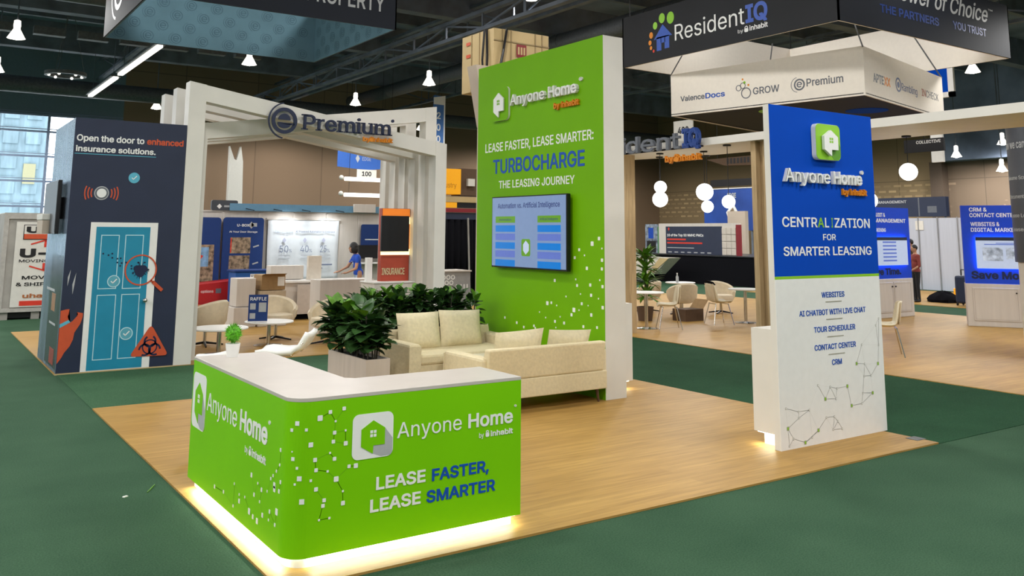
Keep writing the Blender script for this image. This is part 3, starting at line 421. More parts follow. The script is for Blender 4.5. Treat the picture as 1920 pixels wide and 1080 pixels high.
 'g': [425, '238 -151 207 -151 179 -151 155 -147 134 -140 113 -132 96 -123 82 -110 69 -98 58 -84 51 -69 67 -60 84 -50 101 -41 107 -49 113 -57 122 -66 130 -75 141 -82 154 -88 168 -94 186 -97 207 -97 238 -97 263 -90 282 -75 302 -60 311 -37 311 -6 311 19 311 44 311 68 310 68 308 68 306 68 301 60 295 51 287 41 278 32 267 23 252 16 238 8 219 5 195 5 164 5 137 12 113 27 88 41 69 62 55 90 41 118 34 152 34 191 34 230 41 264 55 293 69 322 88 345 112 361 137 376 165 384 196 384 220 384 239 381 253 373 268 365 280 356 288 346 297 336 303 327 308 319 309 319 311 319 313 319 313 339 313 359 313 379 333 379 353 379 372 379 372 250 372 121 372 -9 372 -42 365 -69 350 -90 335 -111 316 -126 291 -136 266 -146', '181 59 205 59 228 59 248 64 264 75 280 86 292 101 300 121 308 141 312 165 312 193 312 220 308 243 300 264 292 284 280 301 264 312 248 324 228 330 205 330 181 330 161 324 145 312 129 299 117 283 109 262 100 242 96 219 96 193 96 166 100 143 109 123 117 103 129 87 145 76 162 65'],
 'h': [410, '114 249 114 227 114 151 114 76 114 0 93 0 73 0 53 0 53 170 53 339 53 509 73 509 93 509 114 509 114 435 114 361 114 287 110 287 106 287 102 287 114 322 131 347 152 362 174 377 199 384 227 384 253 384 276 379 295 369 315 358 330 342 341 321 352 299 357 273 357 240 357 160 357 80 357 0 337 0 316 0 296 0 296 78 296 157 296 235 296 265 288 288 273 304 258 321 237 329 210 329 192 329 175 325 161 317 146 309 135 298 126 283 118 267'],
 'i': [167, '73 0 53 0 53 126 53 253 53 379 73 379 93 379 114 379 114 253 114 126 114 0 93 0', '95 443 84 443 72 443 62 447 54 455 45 462 41 472 41 483 41 494 45 504 54 512 62 520 72 524 84 524 95 524 106 520 114 512 122 504 126 494 126 483 126 472 122 462 114 455 106 447'],
 'l': [189, '147 -2 139 -2 110 -2 88 5 74 20 60 35 53 57 53 84 53 226 53 367 53 509 73 509 93 509 114 509 114 372 114 235 114 99 114 81 116 69 120 62 125 55 133 52 146 52 152 52 157 52 160 53 164 53 167 54 170 54 173 37 177 20 181 3 175 1 169 0 162 -1 154 -2'],
 'm': [610, '73 0 53 0 53 126 53 253 53 379 72 379 92 379 112 379 112 351 112 323 112 295 111 295 109 295 108 295 113 316 121 332 132 346 144 359 157 369 172 376 187 383 203 386 219 386 247 386 270 378 287 361 305 344 316 322 321 295 318 295 315 295 312 295 317 313 325 329 337 343 349 357 364 367 381 375 398 382 416 386 437 386 459 386 479 381 497 372 515 362 530 348 541 328 551 309 557 285 557 255 557 170 557 85 557 0 536 0 516 0 496 0 496 85 496 169 496 254 496 281 488 301 473 313 457 325 439 330 419 330 402 330 387 327 374 320 362 313 352 303 345 290 339 278 335 263 335 247 335 165 335 82 335 0 315 0 295 0 274 0 274 87 274 173 274 260 274 281 267 298 253 311 239 324 221 330 199 330 185 330 171 327 158 320 144 313 134 303 126 289 118 276 114 258 114 238 114 159 114 79 114 0 93 0'],
 'n': [410, '114 249 114 227 114 151 114 76 114 0 93 0 73 0 53 0 53 126 53 253 53 379 72 379 92 379 112 379 112 349 112 318 112 287 109 287 106 287 102 287 114 322 131 347 152 362 174 377 199 384 227 384 253 384 276 379 295 369 314 358 330 342 341 321 352 299 357 273 357 240 357 160 357 80 357 0 337 0 316 0 296 0 296 78 296 157 296 235 296 265 288 288 273 304 258 321 237 329 210 329 192 329 175 325 161 317 146 309 135 298 126 283 118 267'],
 'o': [415, '242 -8 207 -8 173 -8 143 0 117 16 91 33 71 56 56 85 41 114 34 149 34 187 34 227 41 262 56 291 71 321 91 343 117 360 143 376 173 384 207 384 242 384 273 376 299 360 325 343 345 321 359 291 374 262 381 227 381 187 381 149 374 114 359 85 345 56 325 33 299 16 273 0', '182 46 207 46 233 46 254 53 270 66 287 79 299 96 307 117 315 139 319 162 319 187 319 213 315 236 307 258 299 280 287 297 270 310 254 323 233 330 207 330 182 330 161 323 145 310 129 297 116 280 108 258 100 237 96 213 96 187 96 162 100 139 108 117 116 96 129 79 145 66 161 53'],
 'p': [424, '73 -143 53 -143 53 31 53 205 53 379 72 379 92 379 112 379 112 359 112 339 112 319 114 319 116 319 118 319 123 327 129 336 137 346 145 356 157 365 171 373 186 381 205 384 229 384 261 384 289 376 313 361 337 345 356 322 370 293 383 263 390 229 390 189 390 149 383 114 370 84 356 55 337 32 313 16 289 0 261 -8 229 -8 206 -8 187 -4 173 4 158 12 146 21 138 31 130 42 123 51 118 59 117 59 115 59 114 59 114 -8 114 -76 114 -143 93 -143', '197 47 220 47 244 47 263 53 279 66 295 78 308 95 316 117 324 138 328 162 328 189 328 216 324 240 316 261 308 282 296 299 280 311 264 324 244 330 220 330 197 330 177 324 161 312 145 300 133 284 125 263 117 242 113 217 113 189 113 161 117 136 125 115 133 94 146 77 162 65 178 53'],
 'r': [259, '73 0 53 0 53 126 53 253 53 379 72 379 92 379 112 379 112 360 112 340 112 321 113 321 114 321 115 321 122 340 135 355 152 367 170 379 190 385 213 385 218 385 223 385 229 384 235 384 240 384 243 384 243 363 243 343 243 322 242 323 237 323 230 324 223 325 215 326 207 326 189 326 173 322 159 315 145 307 134 297 126 284 118 270 114 255 114 237 114 158 114 79 114 0 93 0'],
 's': [365, '211 -8 182 -8 156 -8 133 -4 112 3 92 11 75 23 62 38 49 53 40 72 36 94 55 98 74 102 94 107 99 86 109 70 124 60 139 50 158 45 181 45 208 45 229 51 244 62 260 74 268 87 268 103 268 116 263 127 254 136 245 144 231 151 212 155 191 160 170 165 149 170 115 178 89 191 72 208 55 225 47 247 47 274 47 296 53 315 65 332 77 348 94 361 115 370 136 380 160 384 187 384 213 384 235 380 254 372 272 365 287 353 299 339 310 325 319 309 324 290 305 286 287 281 268 277 263 292 255 304 243 316 230 327 212 333 187 333 165 333 146 327 131 317 116 306 109 293 109 277 109 263 114 252 124 243 134 235 150 228 172 223 191 218 210 214 229 209 264 201 290 188 306 171 323 154 331 133 331 107 331 84 325 64 312 47 300 30 282 16 260 6 237 -3'],
 't': [227, '138 379 204 379 204 362 204 344 204 327 138 327 72 327 6 327 6 344 6 362 6 379 72 379', '65 345 65 471 85 471 106 471 126 471 126 347 126 222 126 98 126 81 129 69 136 61 143 54 154 50 170 50 174 50 179 50 185 51 191 52 197 53 202 54 206 36 209 19 213 2 207 0 200 -2 192 -3 184 -4 176 -4 168 -4 136 -4 110 4 92 21 74 38 65 62 65 93 65 219'],
 'u': [410, '211 -5 182 -5 157 -5 134 0 115 11 95 21 80 37 69 59 58 80 53 107 53 139 53 219 53 299 53 379 73 379 93 379 114 379 114 301 114 222 114 144 114 114 121 91 137 75 152 58 173 50 200 50 218 50 235 54 249 62 264 70 275 81 283 97 292 112 296 131 296 153 296 228 296 304 296 379 316 379 337 379 357 379 357 253 357 126 357 0 337 0 318 0 298 0 298 31 298 61 298 92 301 92 304 92 307 92 295 57 279 32 257 17 235 2'],
 'v': [389, '184 0 163 0 114 126 66 253 17 379 40 379 62 379 84 379 111 305 138 230 165 155 174 132 181 110 187 87 193 64 199 42 206 21 198 21 191 21 184 21 191 42 197 64 203 87 209 110 216 132 224 155 251 230 278 305 305 379 327 379 349 379 371 379 323 253 275 126 226 0 205 0'],
 'w': [567, '158 0 138 0 99 126 61 253 23 379 44 379 66 379 87 379 103 324 118 269 133 214 140 191 147 165 154 137 161 108 168 76 175 41 172 41 168 41 165 41 172 75 179 106 186 135 193 163 199 190 206 214 221 269 237 324 252 379 273 379 295 379 316 379 332 324 347 269 362 214 368 190 375 164 382 136 388 107 395 76 402 41 399 41 395 41 391 41 399 75 406 107 413 135 420 164 427 190 434 214 449 269 465 324 480 379 502 379 523 379 545 379 506 253 468 126 429 0 409 0 389 0 368 0 352 57 335 114 319 172 314 189 309 207 305 225 300 243 295 261 291 280 286 299 281 318 277 338 281 338 286 338 291 338 286 319 281 299 277 280 272 261 267 243 263 225 258 206 253 189 248 172 231 114 215 57 199 0 178 0'],
 'y': [389, '51 -140 47 -139 52 -121 57 -103 61 -86 65 -86 68 -87 71 -87 83 -90 94 -91 104 -89 114 -87 122 -82 130 -74 138 -66 145 -53 151 -36 155 -24 159 -13 163 -1 114 126 66 252 17 379 40 379 62 379 84 379 111 305 138 230 165 155 174 132 181 109 187 87 193 64 199 42 206 21 198 21 191 21 184 21 190 42 196 64 202 87 209 110 216 132 224 155 251 230 278 305 305 379 327 379 349 379 371 379 316 234 260 88 204 -58 196 -78 187 -94 177 -107 166 -120 153 -129 139 -136 125 -142 109 -145 91 -145 81 -145 72 -144 65 -143 57 -142'],
 '®': [463, '259 118 231 118 204 118 179 123 154 134 130 144 109 158 91 177 73 195 59 216 48 240 38 264 33 290 33 317 33 344 38 370 48 394 59 418 73 439 91 457 109 475 130 490 154 500 179 510 204 516 231 516 259 516 285 510 309 500 333 490 354 475 372 457 390 439 405 418 415 394 425 370 430 344 430 317 430 290 425 264 415 240 405 216 390 195 372 177 354 158 333 144 309 134 285 123', '204 166 231 166 259 166 285 173 307 187 330 200 348 218 362 241 375 264 382 289 382 317 382 345 375 370 362 393 348 415 330 434 307 447 285 461 259 467 231 467 204 467 179 461 156 447 133 434 115 415 101 393 88 370 81 345 81 317 81 289 88 264 101 241 115 218 133 200 156 187 179 173', '288 226 273 226 258 254 243 283 228 312 243 312 258 312 273 312 288 283 304 254 319 226 303 226', '175 226 161 226 161 287 161 348 161 409 192 409 222 409 253 409 261 409 270 407 279 402 288 398 296 391 302 383 308 374 311 363 311 350 311 337 308 325 302 316 295 307 287 299 278 295 268 290 259 287 250 287 228 287 207 287 185 287 185 298 185 308 185 319 203 319 221 319 239 319 245 319 251 321 257 327 264 332 267 340 267 350 267 361 263 368 257 372 251 376 245 378 239 378 227 378 215 378 203 378 203 327 203 276 203 226 189 226'],
 '·': [196, '111 196 98 196 85 196 75 201 66 210 57 219 52 229 52 242 52 254 57 265 66 274 75 283 85 287 98 287 111 287 122 283 130 274 139 265 144 254 144 242 144 229 139 219 130 210 122 201'],
 '™': [424, '295 326 289 326 262 387 235 448 209 509 220 509 231 509 242 509 261 464 279 420 298 375 316 420 335 464 354 509 365 509 376 509 387 509 360 448 334 387 307 326 301 326', '213 326 202 326 202 387 202 448 202 509 213 509 224 509 235 509 235 448 235 387 235 326 224 326', '372 326 361 326 361 387 361 448 361 509 372 509 383 509 394 509 394 448 394 387 394 326 383 326', '93 326 82 326 82 381 82 437 82 492 93 492 104 492 115 492 115 437 115 381 115 326 104 326', '75 480 27 480 27 490 27 499 27 509 75 509 122 509 170 509 170 499 170 490 170 480 122 480'],
 ' ': [188],
}
_GC = {}
def _contours(ch):
    out = []
    for s in GLYPHS[ch][1:]:
        v = [int(q)/1000 for q in s.split()]; P = [v[i:i+6] for i in range(0, len(v), 6)]; c = []
        for k, a in enumerate(P):
            b = P[(k+1) % len(P)]; p0, p1, p2, p3 = a[2:4], a[4:6], b[0:2], b[2:4]
            dx, dy = p3[0]-p0[0], p3[1]-p0[1]
            flat = abs((p1[0]-p0[0])*dy-(p1[1]-p0[1])*dx) < 1e-3*math.hypot(dx, dy) and abs((p2[0]-p0[0])*dy-(p2[1]-p0[1])*dx) < 1e-3*math.hypot(dx, dy)
            for i in range(1 if flat else 4):
                t = i/4; u = 1-t; c.append(tuple(u**3*p0[j]+3*u*u*t*p1[j]+3*u*t*t*p2[j]+t**3*p3[j] for j in (0, 1)))
        out.append(c)
    return out
def _glyph(ch, bold):
    """one letter as (vertices, faces) between z -.5 and .5; strokes may overlap (non-zero winding), bold adds a ribbon along the outline"""
    if (ch, bold) in _GC: return _GC[ch, bold]
    C = _contours(ch); pts, edges = [], []
    for c in C:
        k = len(pts); pts += [Vector(p) for p in c]; edges += [(k+i, k+(i+1) % len(c)) for i in range(len(c))]
    vs, _, fs = delaunay_2d_cdt(pts, edges, [], 0, 1e-5)[:3]
    def wind(x, y):
        n = 0
        for c in C:
            for i in range(len(c)):
                (x0, y0), (x1, y1) = c[i-1], c[i]
                if (y0 > y) != (y1 > y) and x < (x1-x0)*(y-y0)/(y1-y0)+x0: n += 1 if y1 > y0 else -1
        return n
    V_ = [(p.x, p.y, .5) for p in vs]; F_ = []
    for f in fs:
        if wind(sum(vs[i].x for i in f)/len(f), sum(vs[i].y for i in f)/len(f)): F_.append(tuple(f))
    for c in C:
        for i in range(len(c)):
            a, b = Vector(c[i-1]), Vector(c[i]); d = b-a
            if d.length < 1e-6: continue
            d.normalize(); n = Vector((-d.y, d.x)); k = len(V_)
            if bold > 0:
                a2, b2 = a-d*bold*.8, b+d*bold*.8; n = n*bold
                q = (a2-n, b2-n, b2+n, a2+n); zt = .5-.035*(1+len(F_)//5 % 7); V_ += [(p.x, p.y, zt) for p in q]+[(p.x, p.y, -.5) for p in q]
                F_.append((k, k+1, k+2, k+3)); F_ += [(k+j, k+4+j, k+4+(j+1) % 4, k+(j+1) % 4) for j in range(4)]
            else:
                V_ += [(a.x, a.y, .5), (b.x, b.y, .5), (b.x, b.y, -.5), (a.x, a.y, -.5)]; F_.append((k, k+3, k+2, k+1))
    _GC[ch, bold] = (V_, F_); return V_, F_
def _glyphs(txt, bold=0, shear=0):
    pen, V_, F_ = 0, [], []
    for ch in txt:
        ch = ch if ch in GLYPHS else 'n'; v, f = _glyph(ch, bold) if ch != ' ' else ((), ()); k = len(V_)
        V_ += [(x+pen+shear*y, y, z) for x, y, z in v]; F_ += [tuple(k+i for i in q) for q in f]; pen += GLYPHS[ch][0]/1000
    me = bpy.data.meshes.new('lettering'); me.from_pydata(V_, [], F_); return me
def _capm(bold):
    me = _glyphs('H', bold); ys = [v.co.y for v in me.vertices]; bpy.data.meshes.remove(me); return min(ys), max(ys)
_CAP = {}
def lettering(F, txt, m, u0, u1, v, cap, parent, depth=.003, bold=0, shear=0, w0=.0006, name='lettering'):
    """text whose ink spans u0..u1 on face F, baseline v, capital height cap"""
    if bold not in _CAP: _CAP[bold] = _capm(bold)
    lo, hi = _CAP[bold]
    me = _glyphs(txt, bold, shear); xs = [q.co.x for q in me.vertices]
    a, b = min(xs), max(xs); su = (u1-u0)/(b-a) if u1 is not None else cap/(hi-lo); sv = cap/(hi-lo)
    off = wloc(parent) if parent else Vector((0, 0, 0))
    for q in me.vertices:
        x, y, z = q.co
        q.co = F.p(u0+(x-a)*su, v+(y-lo)*sv, w0+(z+.5)*depth) - off
    me.name = name
    me.materials.append(m)
    return link(bpy.data.objects.new(name, me), parent)

# ================================================================ SETTING
struct(MB().box(-18, 44, -9, 46, -.1, 0), 'floor', M['carpet'])
struct(MB().box(1.83, 8.07, 10.64, 13.34, 0, .004), 'floor_strip', M['carpet_strip'])
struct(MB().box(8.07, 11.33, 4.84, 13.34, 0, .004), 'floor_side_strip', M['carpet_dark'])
struct(MB().box(1.83, 8.07, 4.84, 10.64, 0, .014), 'floor_booth', M['floor_oak'])
struct(MB().box(1.80, 10.2, 13.335, 19.15, 0, .014), 'floor_pavilion', M['floor_oak'])
struct(MB().box(11.33, 21.1, .5, 21.2, 0, .014), 'floor_lounge', M['floor_oak'])
struct(MB().box(23.4, 29.5, 9, 20.5, 0, .014), 'floor_kiosk', M['floor_oak'])

def uvwall(name, m, x0, x1, y0, y1, z0, z1, flat):
    mb = MB(); mb.box(x0, x1, y0, y1, z0, z1); o = struct(mb, name, m)
    uv = o.data.uv_layers.new(name='UVMap')
    for p in o.data.polygons:
        for li in p.loop_indices:
            c = o.data.vertices[o.data.loops[li].vertex_index].co
            uv.data[li].uv = (c.x if flat == 'x' else c.y, c.z)
    return o
uvwall('wall_back', M['wall_back'], 7.6, 42, 42, 42.3, 0, 9.6, 'x')
struct(MB().box(-18, 7.6, 42, 42.3, 6.75, 9.6).box(-18, 7.6, 42, 42.3, 0, .6), 'wall_back_window_side', M['wall_plain'])
uvwall('wall_right', M['wall_right'], 40, 40.3, -9, 23, 0, 5.3, 'y')
uvwall('wall_right_corner', M['wall_corner'], 40, 40.3, 23, 42, 0, 9.6, 'y')
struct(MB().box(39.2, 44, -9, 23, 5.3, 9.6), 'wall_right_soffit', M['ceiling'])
struct(MB().box(39.5, 40, 22.7, 23.3, 0, 5.3).box(39.5, 40, 30.6, 31.1, 0, 5.3), 'trim_1', mat('brown_wall_trim', (.075, .052, .036), .8))
struct(MB().box(-18.3, -18, -9, 46, 0, 9.6), 'wall_left', M['wall_plain'])
struct(MB().box(-18, 44, -9.3, -9, 0, 9.6), 'wall_front', M['wall_plain'])
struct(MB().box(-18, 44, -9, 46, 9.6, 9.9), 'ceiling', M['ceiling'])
# the tall window on the far wall and the pale building across the street
win = bpy.data.objects.new('window_1', None); win.location = (0, 42, 0); link(win); win['kind'] = 'structure'
mb = MB()
for i in range(10):
    x = 7.3-2.62*i; mb.box(x-.05, x+.05, 41.95, 42.08, .6, 6.75)
for z in (.62, 1.75, 2.85, 3.9, 4.95, 6.0, 6.7):
    mb.box(-18, 7.6, 41.96, 42.06, z-.04, z+.04); mb.box(-18, 7.6, 41.96, 42.06, z+.10, z+.13)
mb.build('mullion', M['mullion'], win)
MB().box(-18, 7.6, 42.10, 42.11, .6, 6.75).build('pane', M['glass'], win)
fac = thing('street_building', 'pale blue office block seen through the tall far window', 'building', (3, 60, 0))
mb = MB(); mb.box(-12, 1.0, 60, 70, -2, 30); mb.box(4.2, 6.7, 60.5, 70, -2, 30)
mb.build('wall', M['facade'], fac)
mb = MB()
for k in range(9):
    for x in (-8, -5.4, -2.6): mb.box(x-.9, x+.9, 59.9, 60.02, k*2.2-.5, k*2.2+.75)
    for x in (4.75, 5.95): mb.box(x-.4, x+.4, 60.4, 60.52, k*1.5-.5, k*1.5+.5)
mb.build('window', M['facade'], fac)
MB().box(5.55, 6.2, 60.3, 60.52, 4.6, 5.8).build('lit_window', M['facade_yellow'], fac)

# roof steelwork
mb = MB()
for y in (4, 10.5, 17.2, 23.6, 30, 36.6): mb.box(-18, 39, y-.22, y+.22, 8.55, 9.6)
for y in (7.3, 14, 20.4, 27, 33.2, 39.5): mb.box(-18, 39, y-.09, y+.09, 9.05, 9.6)
struct(mb, 'ceiling_beam', M['steel'])
def truss(x, z0, z1, y0, y1, step, m, label):
    t = thing('roof_truss', label, 'truss', (x, (y0+y1)/2, z0), group='roof trusses')
    MB().box(x-.09, x+.09, y0, y1, z0, z0+.10).build('bottom_chord', m, t)
    MB().box(x-.09, x+.09, y0, y1, z1-.10, z1).build('top_chord', m, t)
    mb = MB(); y = y0; k = 0
    while y < y1-step*.5:
        mb.bar((x, y+.02, z0+.1), (x, y+.02, z1-.1), .05)
        mb.bar((x, y, z0+.1) if k % 2 else (x, y, z1-.1), (x, y+step, z1-.1) if k % 2 else (x, y+step, z0+.1), .05)
        y += step; k += 1
    mb.build('web', m, t)
truss(12.6, 7.35, 7.95, 10, 41.5, 2.0, M['steel'], 'black roof truss running over the white pavilion beams')
truss(14.3, 7.9, 9.0, 8, 41.5, 2.6, M['steel'], 'deep black roof truss beside the crate-topped column')
truss(6.4, 8.3, 9.2, 4, 41.5, 2.6, M['steel'], 'black roof truss high above the teal lined banner')
truss(20.7, 8.2, 9.1, 4, 41.5, 2.6, M['steel'], 'black roof truss above the square hanging banner')
truss(26.9, 8.2, 9.1, 4, 41.5, 2.6, M['steel'], 'black roof truss far behind the square hanging banner')
def duct(p, q, r, label):
    t = thing('air_duct', label, 'duct', p)
    MB().cyl(p, q, r, n=20).build('pipe', M['duct'], t, smooth=True)
    p, q = Vector(p), Vector(q); L = (q-p).length; n = int(L/4)
    for i in range(1, n): c = p.lerp(q, i/n); d = (q-p).normalized()*.04; MB().cyl(c-d, c+d, r*1.04, n=20).build('joint_band', M['duct'], t, smooth=True)
duct((-17, 24.4, 7.9), (10, 24.4, 7.9), .28, 'long grey air duct under the roof near the far window')
duct((-17, 37.5, 7.3), (38, 37.5, 7.3), .32, 'thick grey air duct running low along the far wall')
duct((17.6, 6, 8.2), (17.6, 40, 8.2), .30, 'grey air duct crossing above the square banner')
mb = MB()
for k in range(7): mb.box(1.5+k*1.25, 2.4+k*1.25, 30.4, 30.7, 7.9, 8.15)
struct(mb, 'ceiling_box', M['steel_light'])

# high bay lamps: every lamp is a fitting with its own light
lamp0 = None; nl = 0
def lamp(x, y, z, label, drop=2.0):
    global lamp0
    if lamp0 is None:
        t = thing('high_bay_lamp', label, 'lamp', (x, y, z), group='high bay lamps under the roof')
        MB().lathe([(.04, .50), (.08, .48), (.09, .34), (.08, .26), (.21, .02), (.225, 0), (.21, 0), (.07, .25)], (x, y, z), 20).build('reflector', M['lamp_skirt'], t, smooth=True)
        MB().sphere((x, y, z+.05), .15, 16, sz=.6).build('bulb', M['lamp_glow'], t, smooth=True)
        MB().cyl((x, y, z+.48), (x, y, z+drop), .02, n=6).build('drop_rod', M['steel'], t)
        ld = bpy.data.lights.new('lamp_light', 'SPOT'); ld.energy = LAMP_W; ld.color = (1, .98, .95); ld.spot_size = math.radians(176); ld.spot_blend = .42; ld.shadow_soft_size = .35
        lo = bpy.data.objects.new('lamp_light', ld); link(lo, t); lo.location = (0, 0, -.14)
        lamp0 = t; return t
    return copy_tree(lamp0, (x, y, z), label=label)
lab = {(0, 3): 'glowing roof lamp high over the grey crate', (0, 4): 'glowing roof lamp by the far tall window, beyond the grey crate', (1, 3): 'glowing roof lamp above the pavilion, under the teal lined banner',
       (2, 3): 'glowing roof lamp just beside the crate-topped column', (1, 5): 'small glowing roof lamp between pavilion post and dark tower', (2, 4): 'small glowing roof lamp over the pavilion lettering',
       (4, 1): 'glowing roof lamp beyond the square banner corner'}
for i in range(-3, 7):
    for j in range(-2, 6):
        x, y = 2.0+6.27*i, 26.55+6.1*(j-3)
        if x > 38.5 or y > 41.5 or (i, j) == (1, 4): continue
        if (i, j) in ((0, 0), (0, 1), (1, 1), (1, 2), (2, 1), (2, 0), (2, 2), (3, 1), (1, 0)): z = 8.7
        else: z = 7.0
        lamp(x, y, z-.06, lab.get((i, j), 'roof lamp hanging in the dark steelwork out of the picture'), 2.68)
lamp(38.2, 19.2, 5.75, 'glowing lamp in the dark corner beside the charcoal round column', 1.2)
lamp(37.2, 18.8, 4.55, 'low glowing lamp half behind the charcoal round column', 2.0)
lamp(37.6, 20.9, 5.3, 'lamp throwing a warm glow on the soffit above the kiosks', 1.5)
for x, y, z in ((38.2, 19.2, 8.4), (37.2, 18.8, 7.2), (37.6, 20.9, 7.95)):
    struct(MB().cyl((x, y, z), (x, y, 9.62), .025, n=6), 'ceiling_drop_pipe', M['steel'])

# tube lights and ring fitting
def tube_light(p, q, label):
    t = thing('tube_light', label, 'light', p, group='tube lights under the roof')
    mb = MB(); mb.bar((p[0], p[1], p[2]+.06), (q[0], q[1], q[2]+.06), .30, .05); mb.build('tray', M['steel_light'], t)
    MB().bar(p, q, .16, .07).build('tube', M['tube_glow'], t)
    for f in (.1, .9):
        c = Vector(p).lerp(Vector(q), f); MB().cyl(c+Vector((0, 0, .08)), Vector((c.x, c.y, 9.62)), .012, n=5).build('hanger', M['steel'], t)
tube_light((5.45, 37.0, 7.0), (5.45, 31.9, 7.0), 'farther bright tube light beside the ring fitting')
tube_light((5.45, 31.2, 7.0), (5.45, 25.6, 7.0), 'nearer bright tube light touching the teal banner edge')
t = thing('ring_fitting', 'pale metal ring hanging under the dark roof near the window', 'light fitting', (4.0, 32.6, 7.0))
mb = MB(); F = Face((4.0, 32.6, 7.0), (1, 0, 0), (0, -1, 0))
for i in range(40):
    a, b = 2*PI*i/40, 2*PI*(i+1)/40
    mb.hexa([(4+r*math.cos(x), 32.6+r*math.sin(x), 7.0) for r, x in ((.52, a), (.64, a), (.64, b), (.52, b))], [(4+r*math.cos(x), 32.6+r*math.sin(x), 7.12) for r, x in ((.52, a), (.64, a), (.64, b), (.52, b))])
mb.build('hoop', M['steel_light'], t, smooth=True)
for k in range(6):
    a = k*PI/3; MB().sphere((4+.5*math.cos(a), 32.6+.5*math.sin(a), 7.0), .05, 10).build('bulb', M['tube_glow'], t)
mb = MB()
for k in range(3):
    a = k*2*PI/3; mb.cyl((4+.58*math.cos(a), 32.6+.58*math.sin(a), 7.1), (4, 32.6, 9.62), .01, n=5)
mb.build('hanger', M['steel_light'], t)

# ================================================================ RECEPTION COUNTER
X0, X1, XI = 1.921, 3.507, 2.49
Y0, YB, YI = 5.037, 7.13, 5.56
def L_outline(x0, x1, xi, y0, yb, yi, r, n=10):
    pts = [(x0+r+r*math.cos(a), y0+r+r*math.sin(a)) for a in [PI+PI/2*i/n for i in range(n+1)]]
    return pts + [(x1, y0), (x1, yi), (xi+.05, yi), (xi, yi+.05), (xi, yb), (x0, yb)]
ctr = thing('reception_counter', 'lime green L-shaped reception counter with white top and glowing base', 'counter', (2.2, 5.3, 0))
o = L_outline(X0, X1, XI, Y0, YB, YI, .13)
MB().hexa([(a, b, .075) for a, b in o], [(a, b, .925) for a, b in o]).build('body', M['green'], ctr)
o2 = L_outline(X0-.001, X1+.001, XI-.001, Y0-.001, YB+.001, YI+.001, .13)
MB().hexa([(a, b, .925) for a, b in o2], [(a, b, .947) for a, b in o2]).build('countertop', M['counter_top'], ctr, bevel=.002)
# green lip that covers the edge of the top
def rim(n, t):
    return L_outline(X0-t, X1, XI, Y0-t, YB, YI, .13)
o3 = L_outline(X0+.04, X1-.05, XI-.04, Y0+.04, YB-.05, YI-.04, .11)
MB().hexa([(a, b, .014) for a, b in o3], [(a, b, .0755) for a, b in o3]).build('plinth', M['plinth'], ctr)
# LED strip under the overhang, following the outer edge
mb = MB()
path = [(X0+.022, YB-.1), (X0+.022, Y0+.13), (X0+.058, Y0+.058), (X0+.13, Y0+.022), (X1-.03, Y0+.022), (X1-.025, YI-.1)]
for a, b in zip(path, path[1:]): mb.bar((a[0], a[1], .0715), (b[0], b[1], .0715), .012, .006)
mb.build('led_strip', M['led'], ctr)
for nm, a, b in (('a', (X0+.02, (Y0+YB)/2), (.035, YB-Y0-.2)), ('b', ((X0+X1)/2+.05, Y0+.02), (X1-X0-.2, .035)), ('c', (X1-.02, (Y0+YI)/2), (.03, .35))):
    ld = bpy.data.lights.new('led_light', 'AREA'); ld.shape = 'RECTANGLE'; ld.size, ld.size_y = b; ld.energy = 3.4*max(b); ld.color = (1, .98, .82)
    lo = bpy.data.objects.new('led_light', ld); link(lo, ctr); lo.location = Vector((a[0], a[1], .066))-ctr.location
fL, fF = FX(X0), FY(Y0)
def app_icon(F, u0, u1, v0, v1, parent, badge, house, pane, raised=0, side=None, r=.035, fold=True, name='logo'):
    """rounded square with a house shaped speech mark and a four pane window"""
    mb = MB()
    if badge is not None:
        mb.rrect(F, u0, u1, v0, v1, r, .0006, .003+raised); lg = mb.build(name, badge, parent)
    else: lg = parent
    s = u1-u0; h = v1-v0
    P = lambda x, y: (u0+s*x, v0+h*y)
    hp = [P(.50, .84), P(.79, .65), P(.79, .28), P(.51, .28), P(.50, .10), P(.21, .28), P(.21, .66)]
    if fold:
        MB().plate(F, [P(.79, .65), P(.985, .40), P(.985, .08), P(.93, .02), P(.50, .02) if False else P(.70, .02), P(.51, .10), P(.51, .28), P(.79, .28)], .003+raised, .0036+raised).build('badge_fold', M['ink_fold'], lg)
    b0 = .0036+raised
    mb = MB()
    # concave outline in two convex pieces
    mb.plate(F, [hp[0], hp[6], P(.21, .28), P(.79, .28), hp[1]], b0, b0+.002+raised*.5)
    mb.plate(F, [P(.21, .28), hp[4], P(.51, .28)], b0, b0+.002+raised*.5)
    mb.build('house_mark', house, lg)
    mb = MB(); b1 = b0+.002+raised*.5
    for i in (0, 1):
        for j in (0, 1): mb.rect(F, *sorted((P(.425+.085*i, 0)[0], P(.49+.085*i, 0)[0])), P(0, .47+.085*j)[1], P(0, .535+.085*j)[1], b1, b1+.001)
    mb.build('window_mark', pane, lg)
    return lg
M['ink_fold'] = mat('grey_fold_print', (.42, .43, .44), .5)
def lock_icon(F, u0, u1, v0, v1, m, parent, w=.0006, d=.002):
    mb = MB(); s = u1-u0; h = v1-v0; cx = (u0+u1)/2
    mb.rrect(F, u0, u1, v0, v0+h*.62, s*.3, w, w+d)
    mb.ring(F, (cx, v0+h*.64), s*.26, s*.42, w, w+d, 0, PI, 14)
    mb.rect(F, cx-s*.42, cx-s*.26, v0+h*.5, v0+h*.66, w, w+d); mb.rect(F, cx+s*.26, cx+s*.42, v0+h*.5, v0+h*.66, w, w+d)
    mb.build('lock_mark', m, parent)
W = M['ink_white']
